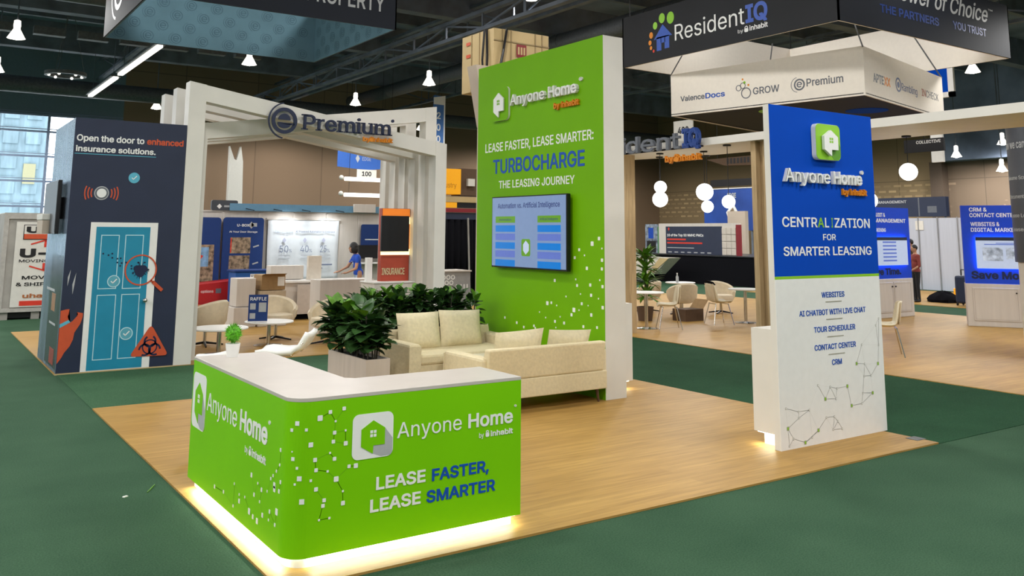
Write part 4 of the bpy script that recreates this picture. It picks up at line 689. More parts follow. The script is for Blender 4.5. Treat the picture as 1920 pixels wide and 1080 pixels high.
# long face
app_icon(fL, -7.10, -6.76, .455, .845, ctr, W, M['green'], W, r=.05)
lettering(fL, 'Anyone', W, -6.716, -6.023, .622, .125, ctr, bold=-.006)
lettering(fL, 'Home', W, -5.955, -5.427, .622, .130, ctr, bold=.025)
lettering(fL, '\u00ae', W, -5.420, -5.38, .742, .03, ctr)
lettering(fL, 'by', W, -5.831, -5.772, .508, .04, ctr); lock_icon(fL, -5.755, -5.712, .505, .565, W, ctr)
lettering(fL, 'inhabit', W, -5.695, -5.436, .508, .045, ctr, bold=.02)
# front face
app_icon(fF, 2.295, 2.562, .566, .824, ctr, W, M['green'], W, r=.04)
lettering(fF, 'Anyone', W, 2.590, 3.046, .660, .088, ctr, bold=-.008)
lettering(fF, 'Home', W, 3.096, 3.440, .660, .088, ctr, bold=.018)
lettering(fF, '\u00ae', W, 3.452, 3.470, .752, .02, ctr)
lettering(fF, 'by', W, 3.179, 3.214, .592, .03, ctr); lock_icon(fF, 3.229, 3.256, .592, .638, W, ctr)
lettering(fF, 'inhabit', W, 3.267, 3.441, .592, .034, ctr, bold=.02)
lettering(fF, 'LEASE', W, 2.458, 2.792, .380, .073, ctr, bold=.022)
lettering(fF, 'FASTER,', M['ink_blue'], 2.838, 3.255, .377, .071, ctr, bold=.022)
lettering(fF, 'LEASE', W, 2.423, 2.761, .258, .072, ctr, bold=.022)
lettering(fF, 'SMARTER', M['ink_blue'], 2.802, 3.306, .254, .071, ctr, bold=.022)
CF_PIX = [(2.089, 0.83, 0.019), (2.151, 0.858, 0.013), (2.237, 0.869, 0.013), (1.966, 0.808, 0.012), (2.186, 0.803, 0.007), (2.014, 0.772, 0.008), (1.937, 0.77, 0.009), (2.182, 0.739, 0.013), (2.251, 0.744, 0.007), (2.176, 0.69, 0.013), (2.254, 0.671, 0.015), (2.04, 0.688, 0.013), (2.158, 0.629, 0.007), (1.944, 0.652, 0.004), (1.95, 0.613, 0.01), (2.068, 0.602, 0.014), (2.187, 0.593, 0.013), (1.974, 0.564, 0.007), (2.076, 0.545, 0.013), (2.147, 0.529, 0.008), (2.28, 0.539, 0.012), (2.323, 0.537, 0.016), (1.988, 0.507, 0.013), (2.047, 0.492, 0.007), (2.202, 0.479, 0.018), (1.966, 0.476, 0.006), (2.08, 0.44, 0.014), (2.246, 0.406, 0.007), (2.132, 0.373, 0.013), (2.005, 0.382, 0.014), (2.126, 0.344, 0.013), (2.249, 0.34, 0.015), (2.105, 0.27, 0.007), (2.168, 0.271, 0.008)]
CL_PIX = [(-5.195, 0.644), (-5.248, 0.516), (-5.683, 0.4), (-6.01, 0.276), (-6.435, 0.162), (-6.23, 0.175), (-5.56, 0.379), (-5.488, 0.358), (-5.389, 0.372), (-5.617, 0.3), (-5.79, 0.245), (-5.903, 0.234), (-5.194, 0.417), (-5.27, 0.412), (-5.513, 0.284), (-6.013, 0.139), (-5.896, 0.196), (-5.695, 0.184), (-5.622, 0.171), (-5.333, 0.272), (-5.218, 0.299), (-5.345, 0.223), (-5.543, 0.166), (-5.237, 0.223), (-5.30, 0.48), (-5.20, 0.56), (-5.176, 0.471), (-5.273, 0.432), (-5.336, 0.455), (-5.453, 0.222)]
def pix(F, L, parent, m, w=.0006, base=.013, links=None):
    mb = MB()
    for q in L:
        s = q[2]*.8 if len(q) > 2 else base*(.5+.9*random.random())
        mb.rrect(F, q[0]-s, q[0]+s, q[1]-s, q[1]+s, s*.3, w, w+.002)
    mb.build('square_pattern', m, parent)
    if links:
        mb = MB()
        for i, a in enumerate(L):
            near = sorted(L[:i]+L[i+1:], key=lambda b: (a[0]-b[0])**2+(a[1]-b[1])**2)[:2]
            for b in near[:1+i % 2]: mb.line(F, a, b, .0025 if links is True else links[1], .0004, .0006)
        mb.build('line_pattern', M['line_green'] if links is True else links[0], parent)
M['line_green'] = mat('darker_green_line', (.115, .36, .003), .45)
M['line_grey'] = mat('pale_grey_line', (.73, .715, .685), .5)
for _n in range(len(CF_PIX)):
    pass
pix(fF, [p for p in CF_PIX if p[0] > X0+.14], ctr, W, links=True)
# squares on the rounded corner
mb = MB()
for u, v, s in [p for p in CF_PIX if p[0] <= X0+.14]:
    a = PI*1.5-(X0+.13-u)/.13*1.1 if u < X0+.13 else PI*1.5
    n = Vector((math.cos(a), math.sin(a), 0)); t_ = Vector((-n.y, n.x, 0)); c = Vector((X0+.13, Y0+.13, v))+n*.1305
    mb.hexa([c+t_*(s*i)+Vector((0, 0, s*j)) for i, j in ((-1, -1), (1, -1), (1, 1), (-1, 1))], [c+n*.002+t_*(s*i)+Vector((0, 0, s*j)) for i, j in ((-1, -1), (1, -1), (1, 1), (-1, 1))])
mb.build('square_pattern', W, ctr)
pix(fL, CL_PIX, ctr, W, links=True, base=.013)

# little potted topiary on the counter
pot = thing('potted_topiary', 'small bright green ball plant in a white pot on the counter', 'plant', (2.16, 6.97, .947))
P_ = Vector((2.16, 6.97, .947))
MB().lathe([(.042, 0), (.055, .10), (.050, .10), (.048, .085)], P_, 20).build('pot', M['white'], pot, smooth=True)
mb = MB(); mb.sphere(P_+Vector((0, 0, .175)), .052, 14, sz=1.2)
rr = random.Random(3)
for i in range(320):
    a, c = rr.random()*2*PI, rr.uniform(-1, 1); d = Vector((math.sqrt(1-c*c)*math.cos(a), math.sqrt(1-c*c)*math.sin(a), c*1.25))
    q = P_+Vector((0, 0, .175))+d*.05; t_ = d.orthogonal().normalized()*.006
    mb.face([q-t_, q+d*.012+t_*.2, q+d*.026, q+t_])
mb.build('foliage', M['topiary'], pot)

# ================================================================ GREEN FEATURE WALL
gw = thing('green_display_wall', 'tall lime green display wall with white edge and raised lettering', 'display wall', (6.95, 9.5, 0))
MB().box(6.80, 7.115, 8.068, 10.90, .014, 4.285).build('carcass', M['frame_white'], gw)
MB().box(6.796, 6.80, 8.069, 10.895, .014, 4.284).build('graphic_panel', M['green2'], gw)
MB().box(7.115, 7.60, 8.50, 10.8, .11, 1.04).build('side_cabinet', M['frame_white'], gw)
MB().box(7.12, 7.52, 8.60, 10.75, .014, .11).build('plinth', M['plinth'], gw)
MB().box(7.2, 7.56, 8.53, 8.55, .098, .108).build('led_strip', M['led'], gw)
ld = bpy.data.lights.new('led_light', 'AREA'); ld.shape = 'RECTANGLE'; ld.size, ld.size_y = .38, .04; ld.energy = 1.0; ld.color = (1, .96, .75)
lo = bpy.data.objects.new('led_light', ld); link(lo, gw); lo.location = Vector((7.38, 8.54, .096))-gw.location
fG = FX(6.796)
lg = MB().rrect(fG, -10.49, -10.06, 3.45, 3.92, .07, .001, .03).build('logo', M['white'], gw)
MB().rrect(fG, -10.49, -10.06, 3.45, 3.92, .07, .03, .034).build('badge_face', M['green2'], lg)
app_icon(fG, -10.49, -10.06, 3.45, 3.92, lg, None, M['ink_white'], M['green2'], raised=.036, fold=False)
lettering(fG, 'Anyone', W, -10.006, -9.203, 3.632, .150, gw, .045, bold=.012)
lettering(fG, 'Home', W, -9.133, -8.529, 3.632, .150, gw, .045, bold=.028)
lettering(fG, '\u00ae', W, -8.51, -8.44, 3.76, .06, gw, .02)
lettering(fG, 'by inhabit', M['ink_orange'], -9.026, -8.509, 3.478, .078, gw, .03, bold=.03)
lettering(fG, 'LEASE FASTER, LEASE SMARTER:', W, -10.683, -8.251, 3.027, .125, gw, bold=.012)
lettering(fG, 'TURBOCHARGE', M['ink_blue'], -10.476, -8.424, 2.714, .20, gw, bold=.016)
lettering(fG, 'THE LEASING JOURNEY', W, -10.323, -8.622, 2.507, .105, gw, bold=.012)
G_PIX = [(-8.29, 1.778, 0.04), (-8.163, 1.839, 0.032), (-8.538, 1.701, 0.026), (-8.436, 1.637, 0.016), (-8.626, 1.604, 0.026), (-8.393, 1.485, 0.03), (-8.11, 1.589, 0.03), (-8.114, 1.488, 0.028), (-9.031, 1.313, 0.028), (-8.607, 1.346, 0.016), (-8.582, 1.274, 0.026), (-8.331, 1.292, 0.028), (-8.154, 1.357, 0.016), (-8.105, 1.285, 0.028), (-8.517, 1.177, 0.014), (-8.801, 1.13, 0.016), (-8.316, 1.174, 0.028), (-8.18, 1.143, 0.014), (-8.373, 1.05, 0.012), (-9.187, 1.024, 0.036), (-9.102, 1.035, 0.024), (-8.992, 1.009, 0.014), (-8.494, 1.064, 0.026), (-8.547, 0.985, 0.014), (-8.646, 0.98, 0.04), (-8.693, 0.919, 0.028), (-8.105, 1.046, 0.03), (-8.315, 0.946, 0.03), (-9.355, 0.902, 0.014), (-9.223, 0.844, 0.014), (-10.148, 0.77, 0.024), (-9.865, 0.727, 0.026), (-9.703, 0.684, 0.024), (-9.475, 0.72, 0.024), (-9.447, 0.696, 0.02), (-9.027, 0.813, 0.026), (-8.922, 0.878, 0.014), (-8.841, 0.809, 0.026), (-9.009, 0.74, 0.014), (-8.464, 0.799, 0.026), (-8.211, 0.811, 0.024), (-8.11, 1.724, 0.016), (-10.575, 0.644, 0.014), (-10.69, 0.642, 0.01)]
pix(fG, [(a, b, s*.82) for a, b, s in G_PIX], gw, W)

# screen on the green wall
tv = thing('wall_screen', 'large flat screen showing a two-column slide on the green wall', 'screen', (6.74, 9.5, 1.9))
MB().box(6.70, 6.76, 8.66, 10.35, 1.437, 2.385).build('casing', M['black'], tv, bevel=.006)
MB().box(6.76, 6.797, 9.2, 9.8, 1.7, 2.1).build('wall_bracket', M['dark_metal'], tv)
fT = FX(6.70)
MB().rect(fT, -10.335, -8.677, 1.458, 2.37, .0002, .001).build('display', M['screen'], tv)
lettering(fT, 'Automation vs. Artificial Intelligence', M['scr_ink'], -10.2, -8.80, 2.225, .068, tv, .001, bold=.01, w0=.0012)
for i, v in enumerate((2.075, 1.955, 1.845, 1.73, 1.62, 1.50)):
    mm = M['scr_green'] if i == 0 else (M['scr_blue'] if i % 2 else M['scr_violet'])
    MB().rect(fT, -10.25, -9.78, v-.043, v+.043, .0012, .0022).build('slide_box', mm, tv)
    MB().rect(fT, -9.27, -8.78, v-.043, v+.043, .0012, .0022).build('slide_box', mm, tv)
lettering(fT, 'Automation', M['scr_ink'], -10.16, -9.87, 2.06, .03, tv, .001, w0=.0024)
lettering(fT, 'Artificial Intelligence', M['scr_ink'], -9.22, -8.84, 2.06, .03, tv, .001, w0=.0024)
MB().rrect(fT, -9.63, -9.43, 1.60, 1.82, .03, .0012, .002).build('slide_icon', M['scr_green'], tv)
MB().plate(fT, [(-9.53, 1.80), (-9.46, 1.75), (-9.46, 1.67), (-9.53, 1.62), (-9.59, 1.67), (-9.59, 1.75)], .002, .003).build('slide_mark', M['scr_white'], tv)

# ================================================================ BLUE AND WHITE TOWER
bt = thing('blue_white_tower', 'freestanding blue and white display tower with raised badge and service list', 'display tower', (7.35, 5.6, 0))
bx0, bx1, by = 6.552, 8.13, 5.398
MB().box(bx0, bx1, by+.004, by+.07, .014, 3.105).build('carcass', M['frame_white'], bt)
MB().box(bx0, bx1, by, by+.004, 1.522, 3.104).build('blue_panel', M['blue'], bt)
MB().box(bx0, bx1, by, by+.004, 1.496, 1.522).build('green_band', M['lime'], bt)
MB().box(bx0+.0, bx1, by, by+.004, .014, 1.496).build('white_panel', M['white'], bt)
MB().box(6.60, 8.0, by+.07, by+.34, .13, 1.045).build('side_cabinet', M['frame_white'], bt)
MB().box(6.68, 7.95, by+.075, by+.29, .014, .13).build('plinth', M['plinth'], bt)
MB().box(6.625, 6.645, by+.09, by+.32, .118, .128).build('led_strip', M['led'], bt)
ld = bpy.data.lights.new('led_light', 'AREA'); ld.shape = 'RECTANGLE'; ld.size, ld.size_y = .05, .24; ld.energy = 1.0; ld.color = (1, .96, .75)
lo = bpy.data.objects.new('led_light', ld); link(lo, bt); lo.location = Vector((6.635, by+.2, .115))-bt.location
fB = FY(by)
lg = MB().rrect(fB, 7.155, 7.53, 2.617, 2.965, .05, .001, .05).build('logo', M['ink_white'], bt)
MB().rrect(fB, 7.157, 7.528, 2.619, 2.963, .05, .05, .054).build('badge_face', M['lime'], lg)
app_icon(fB, 7.16, 7.525, 2.62, 2.96, lg, None, M['ink_white'], M['lime'], raised=.056, fold=False)
MB().plate(fB, [(7.45, 2.84), (7.527, 2.75), (7.527, 2.66), (7.49, 2.622), (7.42, 2.622), (7.36, 2.68)], .054, .0555).build('badge_fold', mat('deep_green_fold', (.10, .30, .015), .5), lg)
lettering(fB, 'Anyone', W, 6.704, 7.371, 2.389, .125, bt, .04, bold=.012)
lettering(fB, 'Home', W, 7.427, 7.88, 2.389, .125, bt, .04, bold=.028)
lettering(fB, '\u00ae', W, 7.89, 7.935, 2.49, .05, bt, .02)
lettering(fB, 'by inhabit', M['ink_orange'], 7.581, 7.972, 2.289, .062, bt, .025, bold=.03)
lettering(fB, 'CENTR', W, 6.679, 7.188, 1.971, .092, bt, bold=.012)
lettering(fB, 'A', M['lime'], 7.196, 7.289, 1.971, .092, bt, bold=.012)
lettering(fB, 'L', W, 7.306, 7.365, 1.971, .092, bt, bold=.012)
lettering(fB, 'I', M['lime'], 7.404, 7.424, 1.971, .092, bt, bold=.012)
lettering(fB, 'ZATION', W, 7.45, 8.016, 1.971, .092, bt, bold=.012)
lettering(fB, 'FOR', W, 7.266, 7.461, 1.85, .058, bt, bold=.012)
lettering(fB, 'SMARTER LEASING', W, 6.683, 8.025, 1.707, .083, bt, bold=.014)
for s_, a, b, v in (('WEBSITES', 7.204, 7.551, 1.315), ('AI CHATBOT WITH LIVE CHAT', 6.87, 7.874, 1.156), ('TOUR SCHEDULER', 7.072, 7.696, 1.001), ('CONTACT CENTER', 7.069, 7.692, .838), ('CRM', 7.315, 7.463, .693)):
    lettering(fB, s_, M['ink_blue'], a, b, v, .05, bt, bold=.014)
mb = MB()
for a, b, v in ((7.259, 7.503, 1.275), (7.26, 7.506, 1.114), (7.265, 7.51, .954), (7.271, 7.514, .793)): mb.rect(fB, a, b, v-.003, v+.003)
mb.build('rule', mat('khaki_rule', (.32, .30, .22), .5), bt)
gd = [(7.69, 0.679), (8.032, 0.654), (7.53, 0.484), (7.193, 0.398), (7.582, 0.301), (7.922, 0.387), (6.651, 0.195), (7.073, 0.134), (6.882, 0.05)]
dd = [(6.722, 0.1), (6.664, 0.045), (6.983, 0.082), (6.806, 0.269), (6.804, 0.323), (7.197, 0.233), (7.314, 0.229), (7.372, 0.476), (7.351, 0.385), (7.743, 0.303), (7.766, 0.399), (7.798, 0.554), (7.912, 0.548), (7.787, 0.849), (8.061, 0.828), (8.029, 1.019), (8.084, 1.083), (7.425, 0.108), (7.288, 0.115), (6.957, 0.324), (7.093, 0.529), (7.273, 0.499), (6.634, 0.368), (7.364, 0.183), (7.817, 0.667)]
mb = MB()
for i, a in enumerate(gd+dd):
    for b in sorted(gd+dd, key=lambda q: (q[0]-a[0])**2+(q[1]-a[1])**2)[1:4]: mb.line(fB, a, b, .0025, .0004, .0007)
mb.build('line_pattern', M['line_grey'], bt)
mb = MB()
for u, v in gd+dd:
    s = .015 if (u, v) in gd else .009; mb.rrect(fB, u-s, u+s, v-s*1.1, v+s*1.1, .004, .0008, .002)
mb.build('square_pattern', mat('olive_square', (.34, .33, .26), .5), bt)
mb = MB(); mb2 = MB()
for u, v in gd: mb.rect(fB, u-.009, u+.009, v-.011, v+.011, .0021, .003)
for u, v in dd: mb2.rect(fB, u-.006, u+.006, v-.007, v+.007, .0021, .003)
mb.build('green_square', M['lime'], bt); mb2.build('pale_square', M['white'], bt)
# little metal floor plate by the tower foot
tag(MB().box(7.96, 8.10, 4.98, 5.10, .014, .018).build('floor_plate', M['steel_light']), 'small metal plate on the oak floor by the tower foot', 'plate')

# ================================================================ SOFAS, TABLE, CUSHIONS
def cushion_mesh(w_, h_, t_, mb, c, R, n=10):
    """soft pillow: w_ wide, h_ high, t_ thick, centred at c with rotation R"""
    grid = {}
    for sgn in (1, -1):
        for i in range(n+1):
            for j in range(n+1):
                a, b = i/n*2-1, j/n*2-1
                edge = (1-abs(a)**3.2)*(1-abs(b)**3.2)
                pin = 1-.045*(1-a*a*0)*(abs(b)**2)*(1-abs(a)**2) if False else 1
                x = a*w_/2*(1-.035*(1-b*b)*0-.03*(1-abs(b)**2)*abs(a)); z = b*h_/2*(1-.03*(1-abs(a)**2)*abs(b))
                y = sgn*t_/2*edge**.5*(1+.05*math.sin(5*a+3*b))
                if edge == 0 and sgn == -1: continue
                grid[(sgn, i, j)] = mb.b.verts.new(Vector(c)+R @ Vector((x, y, z)))
    g = lambda s_, i, j: grid.get((s_, i, j)) or grid[(1, i, j)]
    for sgn in (1, -1):
        for i in range(n):
            for j in range(n):
                q = (g(sgn, i, j), g(sgn, i+1, j), g(sgn, i+1, j+1), g(sgn, i, j+1))
                try: mb.b.faces.new(q if sgn < 0 else q[::-1])
                except ValueError: pass
def cushion(name, label, c, size, rot, group):
    t = MB(); R = Euler(rot).to_matrix(); cushion_mesh(*size, t, (0, 0, 0), R)
    o = t.build(name, M['cushion'], smooth=True, world=False); o.location = c
    return tag(o, label, 'cushion', group)
def sofa(label, x0, x1, yf, yb, zleg=.16, arm=.15):
    """two seater: front at yf, back at yb (yf<yb: faces the camera side)"""
    s = 1 if yb > yf else -1
    t = thing('two_seat_sofa', label, 'sofa', ((x0+x1)/2, (yf+yb)/2, .014), group=None)
    lo = lambda a, b: (min(a, b), max(a, b))
    MB().box(x0+.01, x1-.01, *lo(yf+.02*s, yb), zleg, .36).build('seat_base', M['sofa'], t, bevel=.012)
    MB().box(x0+arm-.005, x1-arm+.005, *lo(yf, yb-.16*s), .355, .475).build('seat_cushion', M['sofa'], t, bevel=.03)
    # raked backrest
    q = [(x0+.06, yb, .36), (x1-.06, yb, .36), (x1-.06, yb-.15*s, .36), (x0+.06, yb-.15*s, .36)]
    r = [(x0+.06, yb+.05*s, .69), (x1-.06, yb+.05*s, .69), (x1-.06, yb-.06*s, .69), (x0+.06, yb-.06*s, .69)]
    MB().hexa(q, r).build('backrest', M['sofa'], t, bevel=.02)
    for a in (x0, x1-arm):
        MB().box(a, a+arm, *lo(yf, yb-.012*s), .165, .60).build('armrest', M['sofa'], t, bevel=.03)
        MB().box(a-.004, a+arm+.004, *lo(yf-.003*s, yf+.012*s), .18, .58).build('arm_piping', M['cushion'], t, bevel=.004)
    for x in (x0+.12, x1-.12):
        for y in (yf+.1*s, yb-.06*s):
            MB().cyl((x, y, .17), (x+(.03 if x > (x0+x1)/2 else -.03), y-.0, .014), .022, .012, 10).build('leg', M['bronze'], t)
    return t
sofa('cream two-seat sofa facing the counter in front of the hedge planter', 4.98, 6.62, 9.42, 10.24)
sofa('cream two-seat sofa showing its plain back beside the green wall', 5.08, 6.775, 8.80, 8.0)
cushion('back_cushion', 'square cream cushion on the hedge-side sofa, next to the fig planter', (5.42, 10.02, .68), (.60, .46, .20), (-.22, 0, 0), 'back cushions on the sofas')
cushion('back_cushion', 'square cream cushion on the hedge-side sofa, next to the green wall', (6.03, 10.03, .685), (.62, .46, .20), (-.22, .03, 0), 'back cushions on the sofas')
cushion('back_cushion', 'cream cushion poking over the plain sofa back, corner bent beside the armrest', (5.64, 8.17, .64), (.64, .44, .20), (.25, -.03, 0), 'back cushions on the sofas')
cushion('back_cushion', 'cream cushion poking over the plain sofa back, nearest the green wall', (6.32, 8.17, .62), (.60, .42, .19), (.25, .05, 0), 'back cushions on the sofas')
ct = thing('coffee_table', 'low cream side table with open base between the two sofas', 'table', (5.70, 9.1, .014))
MB().box(5.42, 5.98, 8.84, 9.37, .40, .45).build('tabletop', M['shell'], ct, bevel=.006)
for y in (8.84, 9.29): MB().box(5.42, 5.50, y, y+.08, .014, .40).build('leg', M['shell'], ct, bevel=.004)
MB().box(5.66, 5.98, 8.85, 9.36, .014, .40).build('side_panel', M['shell'], ct)

# ================================================================ PLANTERS
def leaf(mb, base, d, L, wd, droop, up=Vector((0, 0, 1)), rows=4):
    d = d.normalized(); side = d.cross(up);  side = side.normalized() if side.length > 1e-3 else Vector((1, 0, 0))
    nrm = side.cross(d)
    prof = (.10, .66, .98, 1.0, .70, .06) if rows > 4 else (.12, .85, 1.0, .62, .03)
    rings = []
    for k, s in enumerate(prof):
        t = k/(len(prof)-1); c = base + d*(L*t) + nrm*(-droop*L*t*t)
        rings.append([mb.b.verts.new(c-side*wd*s/2+nrm*wd*.14*s), mb.b.verts.new(c), mb.b.verts.new(c+side*wd*s/2+nrm*wd*.14*s)])
    for A, B in zip(rings, rings[1:]):
        for i in (0, 1): mb.b.faces.new((A[i], A[i+1], B[i+1], B[i]))
def fig_bush(x0, x1, y0, y1, z0, ztop, n, seed, Lm, spread, stems, thin=.0):
    r = random.Random(seed); mb, ms, ml = MB(), MB(), MB()
    for i in range(stems):
        x, y = r.uniform(x0, x1), r.uniform(y0, y1); top = z0+(ztop-z0)*r.uniform(.78, 1.0)
        p = Vector((x, y, z0)); q = Vector((x+r.uniform(-.08, .08), y+r.uniform(-.08, .08), top-.05)); ms.cyl(p, q, .010, .006, 6)
        for k in range(n//stems):
            f = r.uniform(.22, 1.0)**.8; c = p.lerp(q, f)
            a = r.random()*2*PI; el = r.uniform(-.25, .9)+(.5 if f > .85 else 0)
            d = Vector((math.cos(a)*math.cos(el), math.sin(a)*math.cos(el), math.sin(el)))
            L = Lm*r.uniform(.7, 1.35)
            leaf(ml if (f > .9 and el > .5 and r.random() < .5) else mb, c+d*.02+Vector((d.x, d.y, 0))*spread*r.random(), d, L, L*r.uniform(.58, .80), r.uniform(.05, .45), rows=5)
    return mb, ml, ms
def planter(label, bx, z, plants, tx=.02):
    t = thing('planter_box', label, 'planter', ((bx[0]+bx[1])/2, (bx[2]+bx[3])/2, .014))
    x0, x1, y0, y1 = bx
    mb = MB()
    for q in ((x0, x0+tx, y0, y1), (x1-tx, x1, y0, y1), (x0+tx, x1-tx, y0, y0+tx), (x0+tx, x1-tx, y1-tx, y1)): mb.box(*q, .014, z)
    mb.build('box', M['planter'], t)
    MB().box(x0+tx, x1-tx, y0+tx, y1-tx, z-.10, z-.035).build('soil', M['soil'], t)
    mb, ml, ms = plants
    f = mb.build('foliage', M['leaf'], t, smooth=True)
    ml.build('lit_top_leaves', M['leaf_light'], f, smooth=True)  # paler leaves at the top: light from above painted into their colour
    ms.build('stem', M['stem'], t)
    return t
planter('pale planter box of broad-leaved fig plants beside the sofa arm', (4.27, 4.56, 9.08, 10.12), .52, fig_bush(4.33, 4.50, 9.18, 10.02, .46, 1.06, 560, 5, .18, .07, 18))
planter('long planter with a dense dark hedge behind the sofa', (4.75, 6.68, 10.36, 10.62), .50, fig_bush(4.80, 6.62, 10.40, 10.58, .44, 1.17, 1900, 8, .125, .05, 48))

# ================================================================ DARK DOOR TOWER
tw = thing('door_display_tower', 'dark navy display tower printed with a turquoise door', 'display tower', (2.55, 14.3, 0))
MB().box(1.815, 3.29, 13.341, 15.26, .014, 3.425).build('carcass', M['navy'], tw)
MB().box(1.813, 3.295, 13.337, 13.341, .020, 3.426).build('front_print', M['navy'], tw)
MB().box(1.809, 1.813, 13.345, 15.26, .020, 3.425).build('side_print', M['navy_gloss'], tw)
MB().box(1.80, 3.30, 13.325, 13.34, .0, .02).build('edge_strip', M['tan'], tw)
fD = FY(13.337)
lettering(fD, 'Open the door to', W, 1.840, 2.716, 3.11, .088, tw, bold=.022)
lettering(fD, 'enhanced', M['ink_red2'] if 'ink_red2' in M else M['red_orange'], 2.752, 3.256, 3.108, .088, tw, bold=.03)
lettering(fD, 'insurance solutions.', W, 1.837, 2.879, 2.965, .080, tw, bold=.024)
MB().rect(fD, 1.826, 2.887, 2.930, 2.939).build('underline', M['cyan'], tw)
def badge(c, r, m_disc, m_ring=None):
    mb = MB(); mb.disc(fD, c, r, .0061, .0081); b = mb.build('tick_badge', m_disc, tw)
    if m_ring: MB().ring(fD, c, r*.86, r, .0082, .0095, n=28).build('badge_ring', m_ring, b)
    mb = MB(); mb.line(fD, (c[0]-r*.42, c[1]+r*.02), (c[0]-r*.10, c[1]-r*.30), r*.16, .0082, .010); mb.line(fD, (c[0]-r*.14, c[1]-r*.30), (c[0]+r*.46, c[1]+r*.36), r*.16, .0082, .010)
    mb.build('tick', W, b)
# printed door
MB().rect(fD, 2.101, 2.977, .012, 2.003, .0006, .010).build('door_surround', M['white'], tw)
MB().rect(fD, 2.174, 2.876, .030, 1.942, .010, .013).build('door_leaf', M['door_blue'], tw)
for u0, u1, v0, v1 in ((2.241, 2.477, 1.10, 1.832), (2.552, 2.795, 1.096, 1.834), (2.240, 2.486, .16, 1.023), (2.553, 2.793, .16, 1.025)):
    mb = MB(); t_ = .011
    mb.rect(fD, u0, u1, v0, v0+t_, .013, .015); mb.rect(fD, u0, u1, v1-t_, v1, .013, .015); mb.rect(fD, u0, u0+t_, v0+t_, v1-t_, .013, .015); mb.rect(fD, u1-t_, u1, v0+t_, v1-t_, .013, .015)
    mb.build('panel_outline', M['door_line'], tw)
mb = MB(); mb.cyl(fD.p(2.855, .932, .013), fD.p(2.855, .932, .05), .018, .018, 14); mb.sphere(fD.p(2.855, .932, .06), .034, 14)
mb.build('door_knob', M['chrome'], tw, smooth=True)
mb = MB(); mb.disc(fD, (2.614, 2.628), .075, .0006, .0026); b_ = mb.build('tick_badge', M['cyan'], tw)
mb = MB(); mb.line(fD, (2.583, 2.63), (2.606, 2.606), .012, .0027, .004); mb.line(fD, (2.603, 2.606), (2.648, 2.655), .012, .0027, .004); mb.build('tick', W, b_)
MB().disc(fD, (2.205, 2.402), .095, .0006, .003).build('detector_ring', M['ink_fold'], tw)
MB().disc(fD, (2.205, 2.402), .082, .003, .006).build('detector_rim', M['ink_grey'], tw)
MB().disc(fD, (2.205, 2.402), .062, .006, .010).build('detector_face', W, tw)
for sgn in (0, PI):
    for k, r in enumerate((.125, .165, .205)):
        MB().ring(fD, (2.205, 2.402), r, r+.016, .0006, .002, sgn-.45, sgn+.45, 10).build('signal_arc', M['red_orange'], tw)
badge((2.44, 1.202), .083, M['door_tint'] if 'door_tint' in M else mat('mid_turquoise_print', (.10, .36, .46), .5), M['door_line'])
badge((2.649, .492), .086, mat('mid_turquoise_print', (.10, .36, .46), .5), M['door_line'])
for o in [c for c in tw.children if c.name.startswith('tick_badge')][-2:]:
    for q in [o]+list(o.children):
        for v in q.data.vertices: v.co.y -= .008
mb = MB(); mb.ring(fD, (2.783, 1.349), .195, .214, .016, .019, n=48); mb.build('magnifier_ring', M['red_orange'], tw)
mb = MB(); mb.line(fD, (2.925, 1.205), (2.955, 1.175), .025, .016, .019); mb.line(fD, (2.95, 1.185), (3.085, 1.060), .045, .016, .019); mb.build('magnifier_handle', M['red_orange'], tw)
mb = MB(); rr = random.Random(5)
pts = [(2.778+(.088+.012*math.sin(3*a)+.006*math.cos(5*a))*math.cos(a), 1.343+(.082+.012*math.sin(3*a))*math.sin(a)) for a in [2*PI*i/32 for i in range(32)]]
mb.plate(fD, pts, .016, .018)
for i in range(22):
    a = rr.random()*2*PI; r = rr.uniform(.09, .12); mb.line(fD, (2.778+.07*math.cos(a), 1.343+.07*math.sin(a)), (2.778+r*math.cos(a), 1.343+r*math.sin(a)), .006, .016, .0175)
mb.build('germ_blot', M['ink_navy'], tw)
mb = MB()
for u, v in [(2.282, 1.578), (2.35, 1.557), (2.397, 1.577), (2.401, 1.521), (2.467, 1.507), (2.51, 1.512), (2.47, 1.456), (2.526, 1.448), (2.51, 1.41), (2.584, 1.455), (2.656, 1.407), (2.683, 1.304), (2.659, 1.369), (2.883, 1.352), (2.741, 1.452), (2.828, 1.451)]: mb.disc(fD, (u, v), .012, .016, .0175, 10)
mb.build('germ_dot', M['ink_navy'], tw)
# biohazard triangle
cx = 2.972
tri = [(cx, .60), (2.705, .175), (3.225, .165)]
mb = MB(); pp = []
for i, p in enumerate(tri):
    p = Vector((p[0], p[1], 0)); a = Vector((*tri[i-1], 0)); b = Vector((*tri[(i+1) % 3], 0)); u1 = (a-p).normalized()*.07; u2 = (b-p).normalized()*.07
    for k in range(7): t_ = k/6; q = (p+u1)*(1-t_)**2 + p*2*t_*(1-t_) + (p+u2)*t_**2; pp.append((q.x, q.y))
mb.plate(fD, pp, .016, .019); hz = mb.build('hazard_sign', M['red_orange'], tw)
mb = MB(); c0 = (2.968, .295)
for k in range(3):
    a = PI/2+k*2*PI/3; c = (c0[0]+.075*math.cos(a), c0[1]+.075*math.sin(a)); mb.ring(fD, c, .060, .085, .0191, .0205, a+.55-PI*.0, a+2*PI-.55, 26)
mb.ring(fD, c0, .085, .102, .0191, .0205, n=40)
mb.disc(fD, c0, .022, .0206, .0212, 14); mb.build('hazard_symbol', M['ink_navy'], hz)
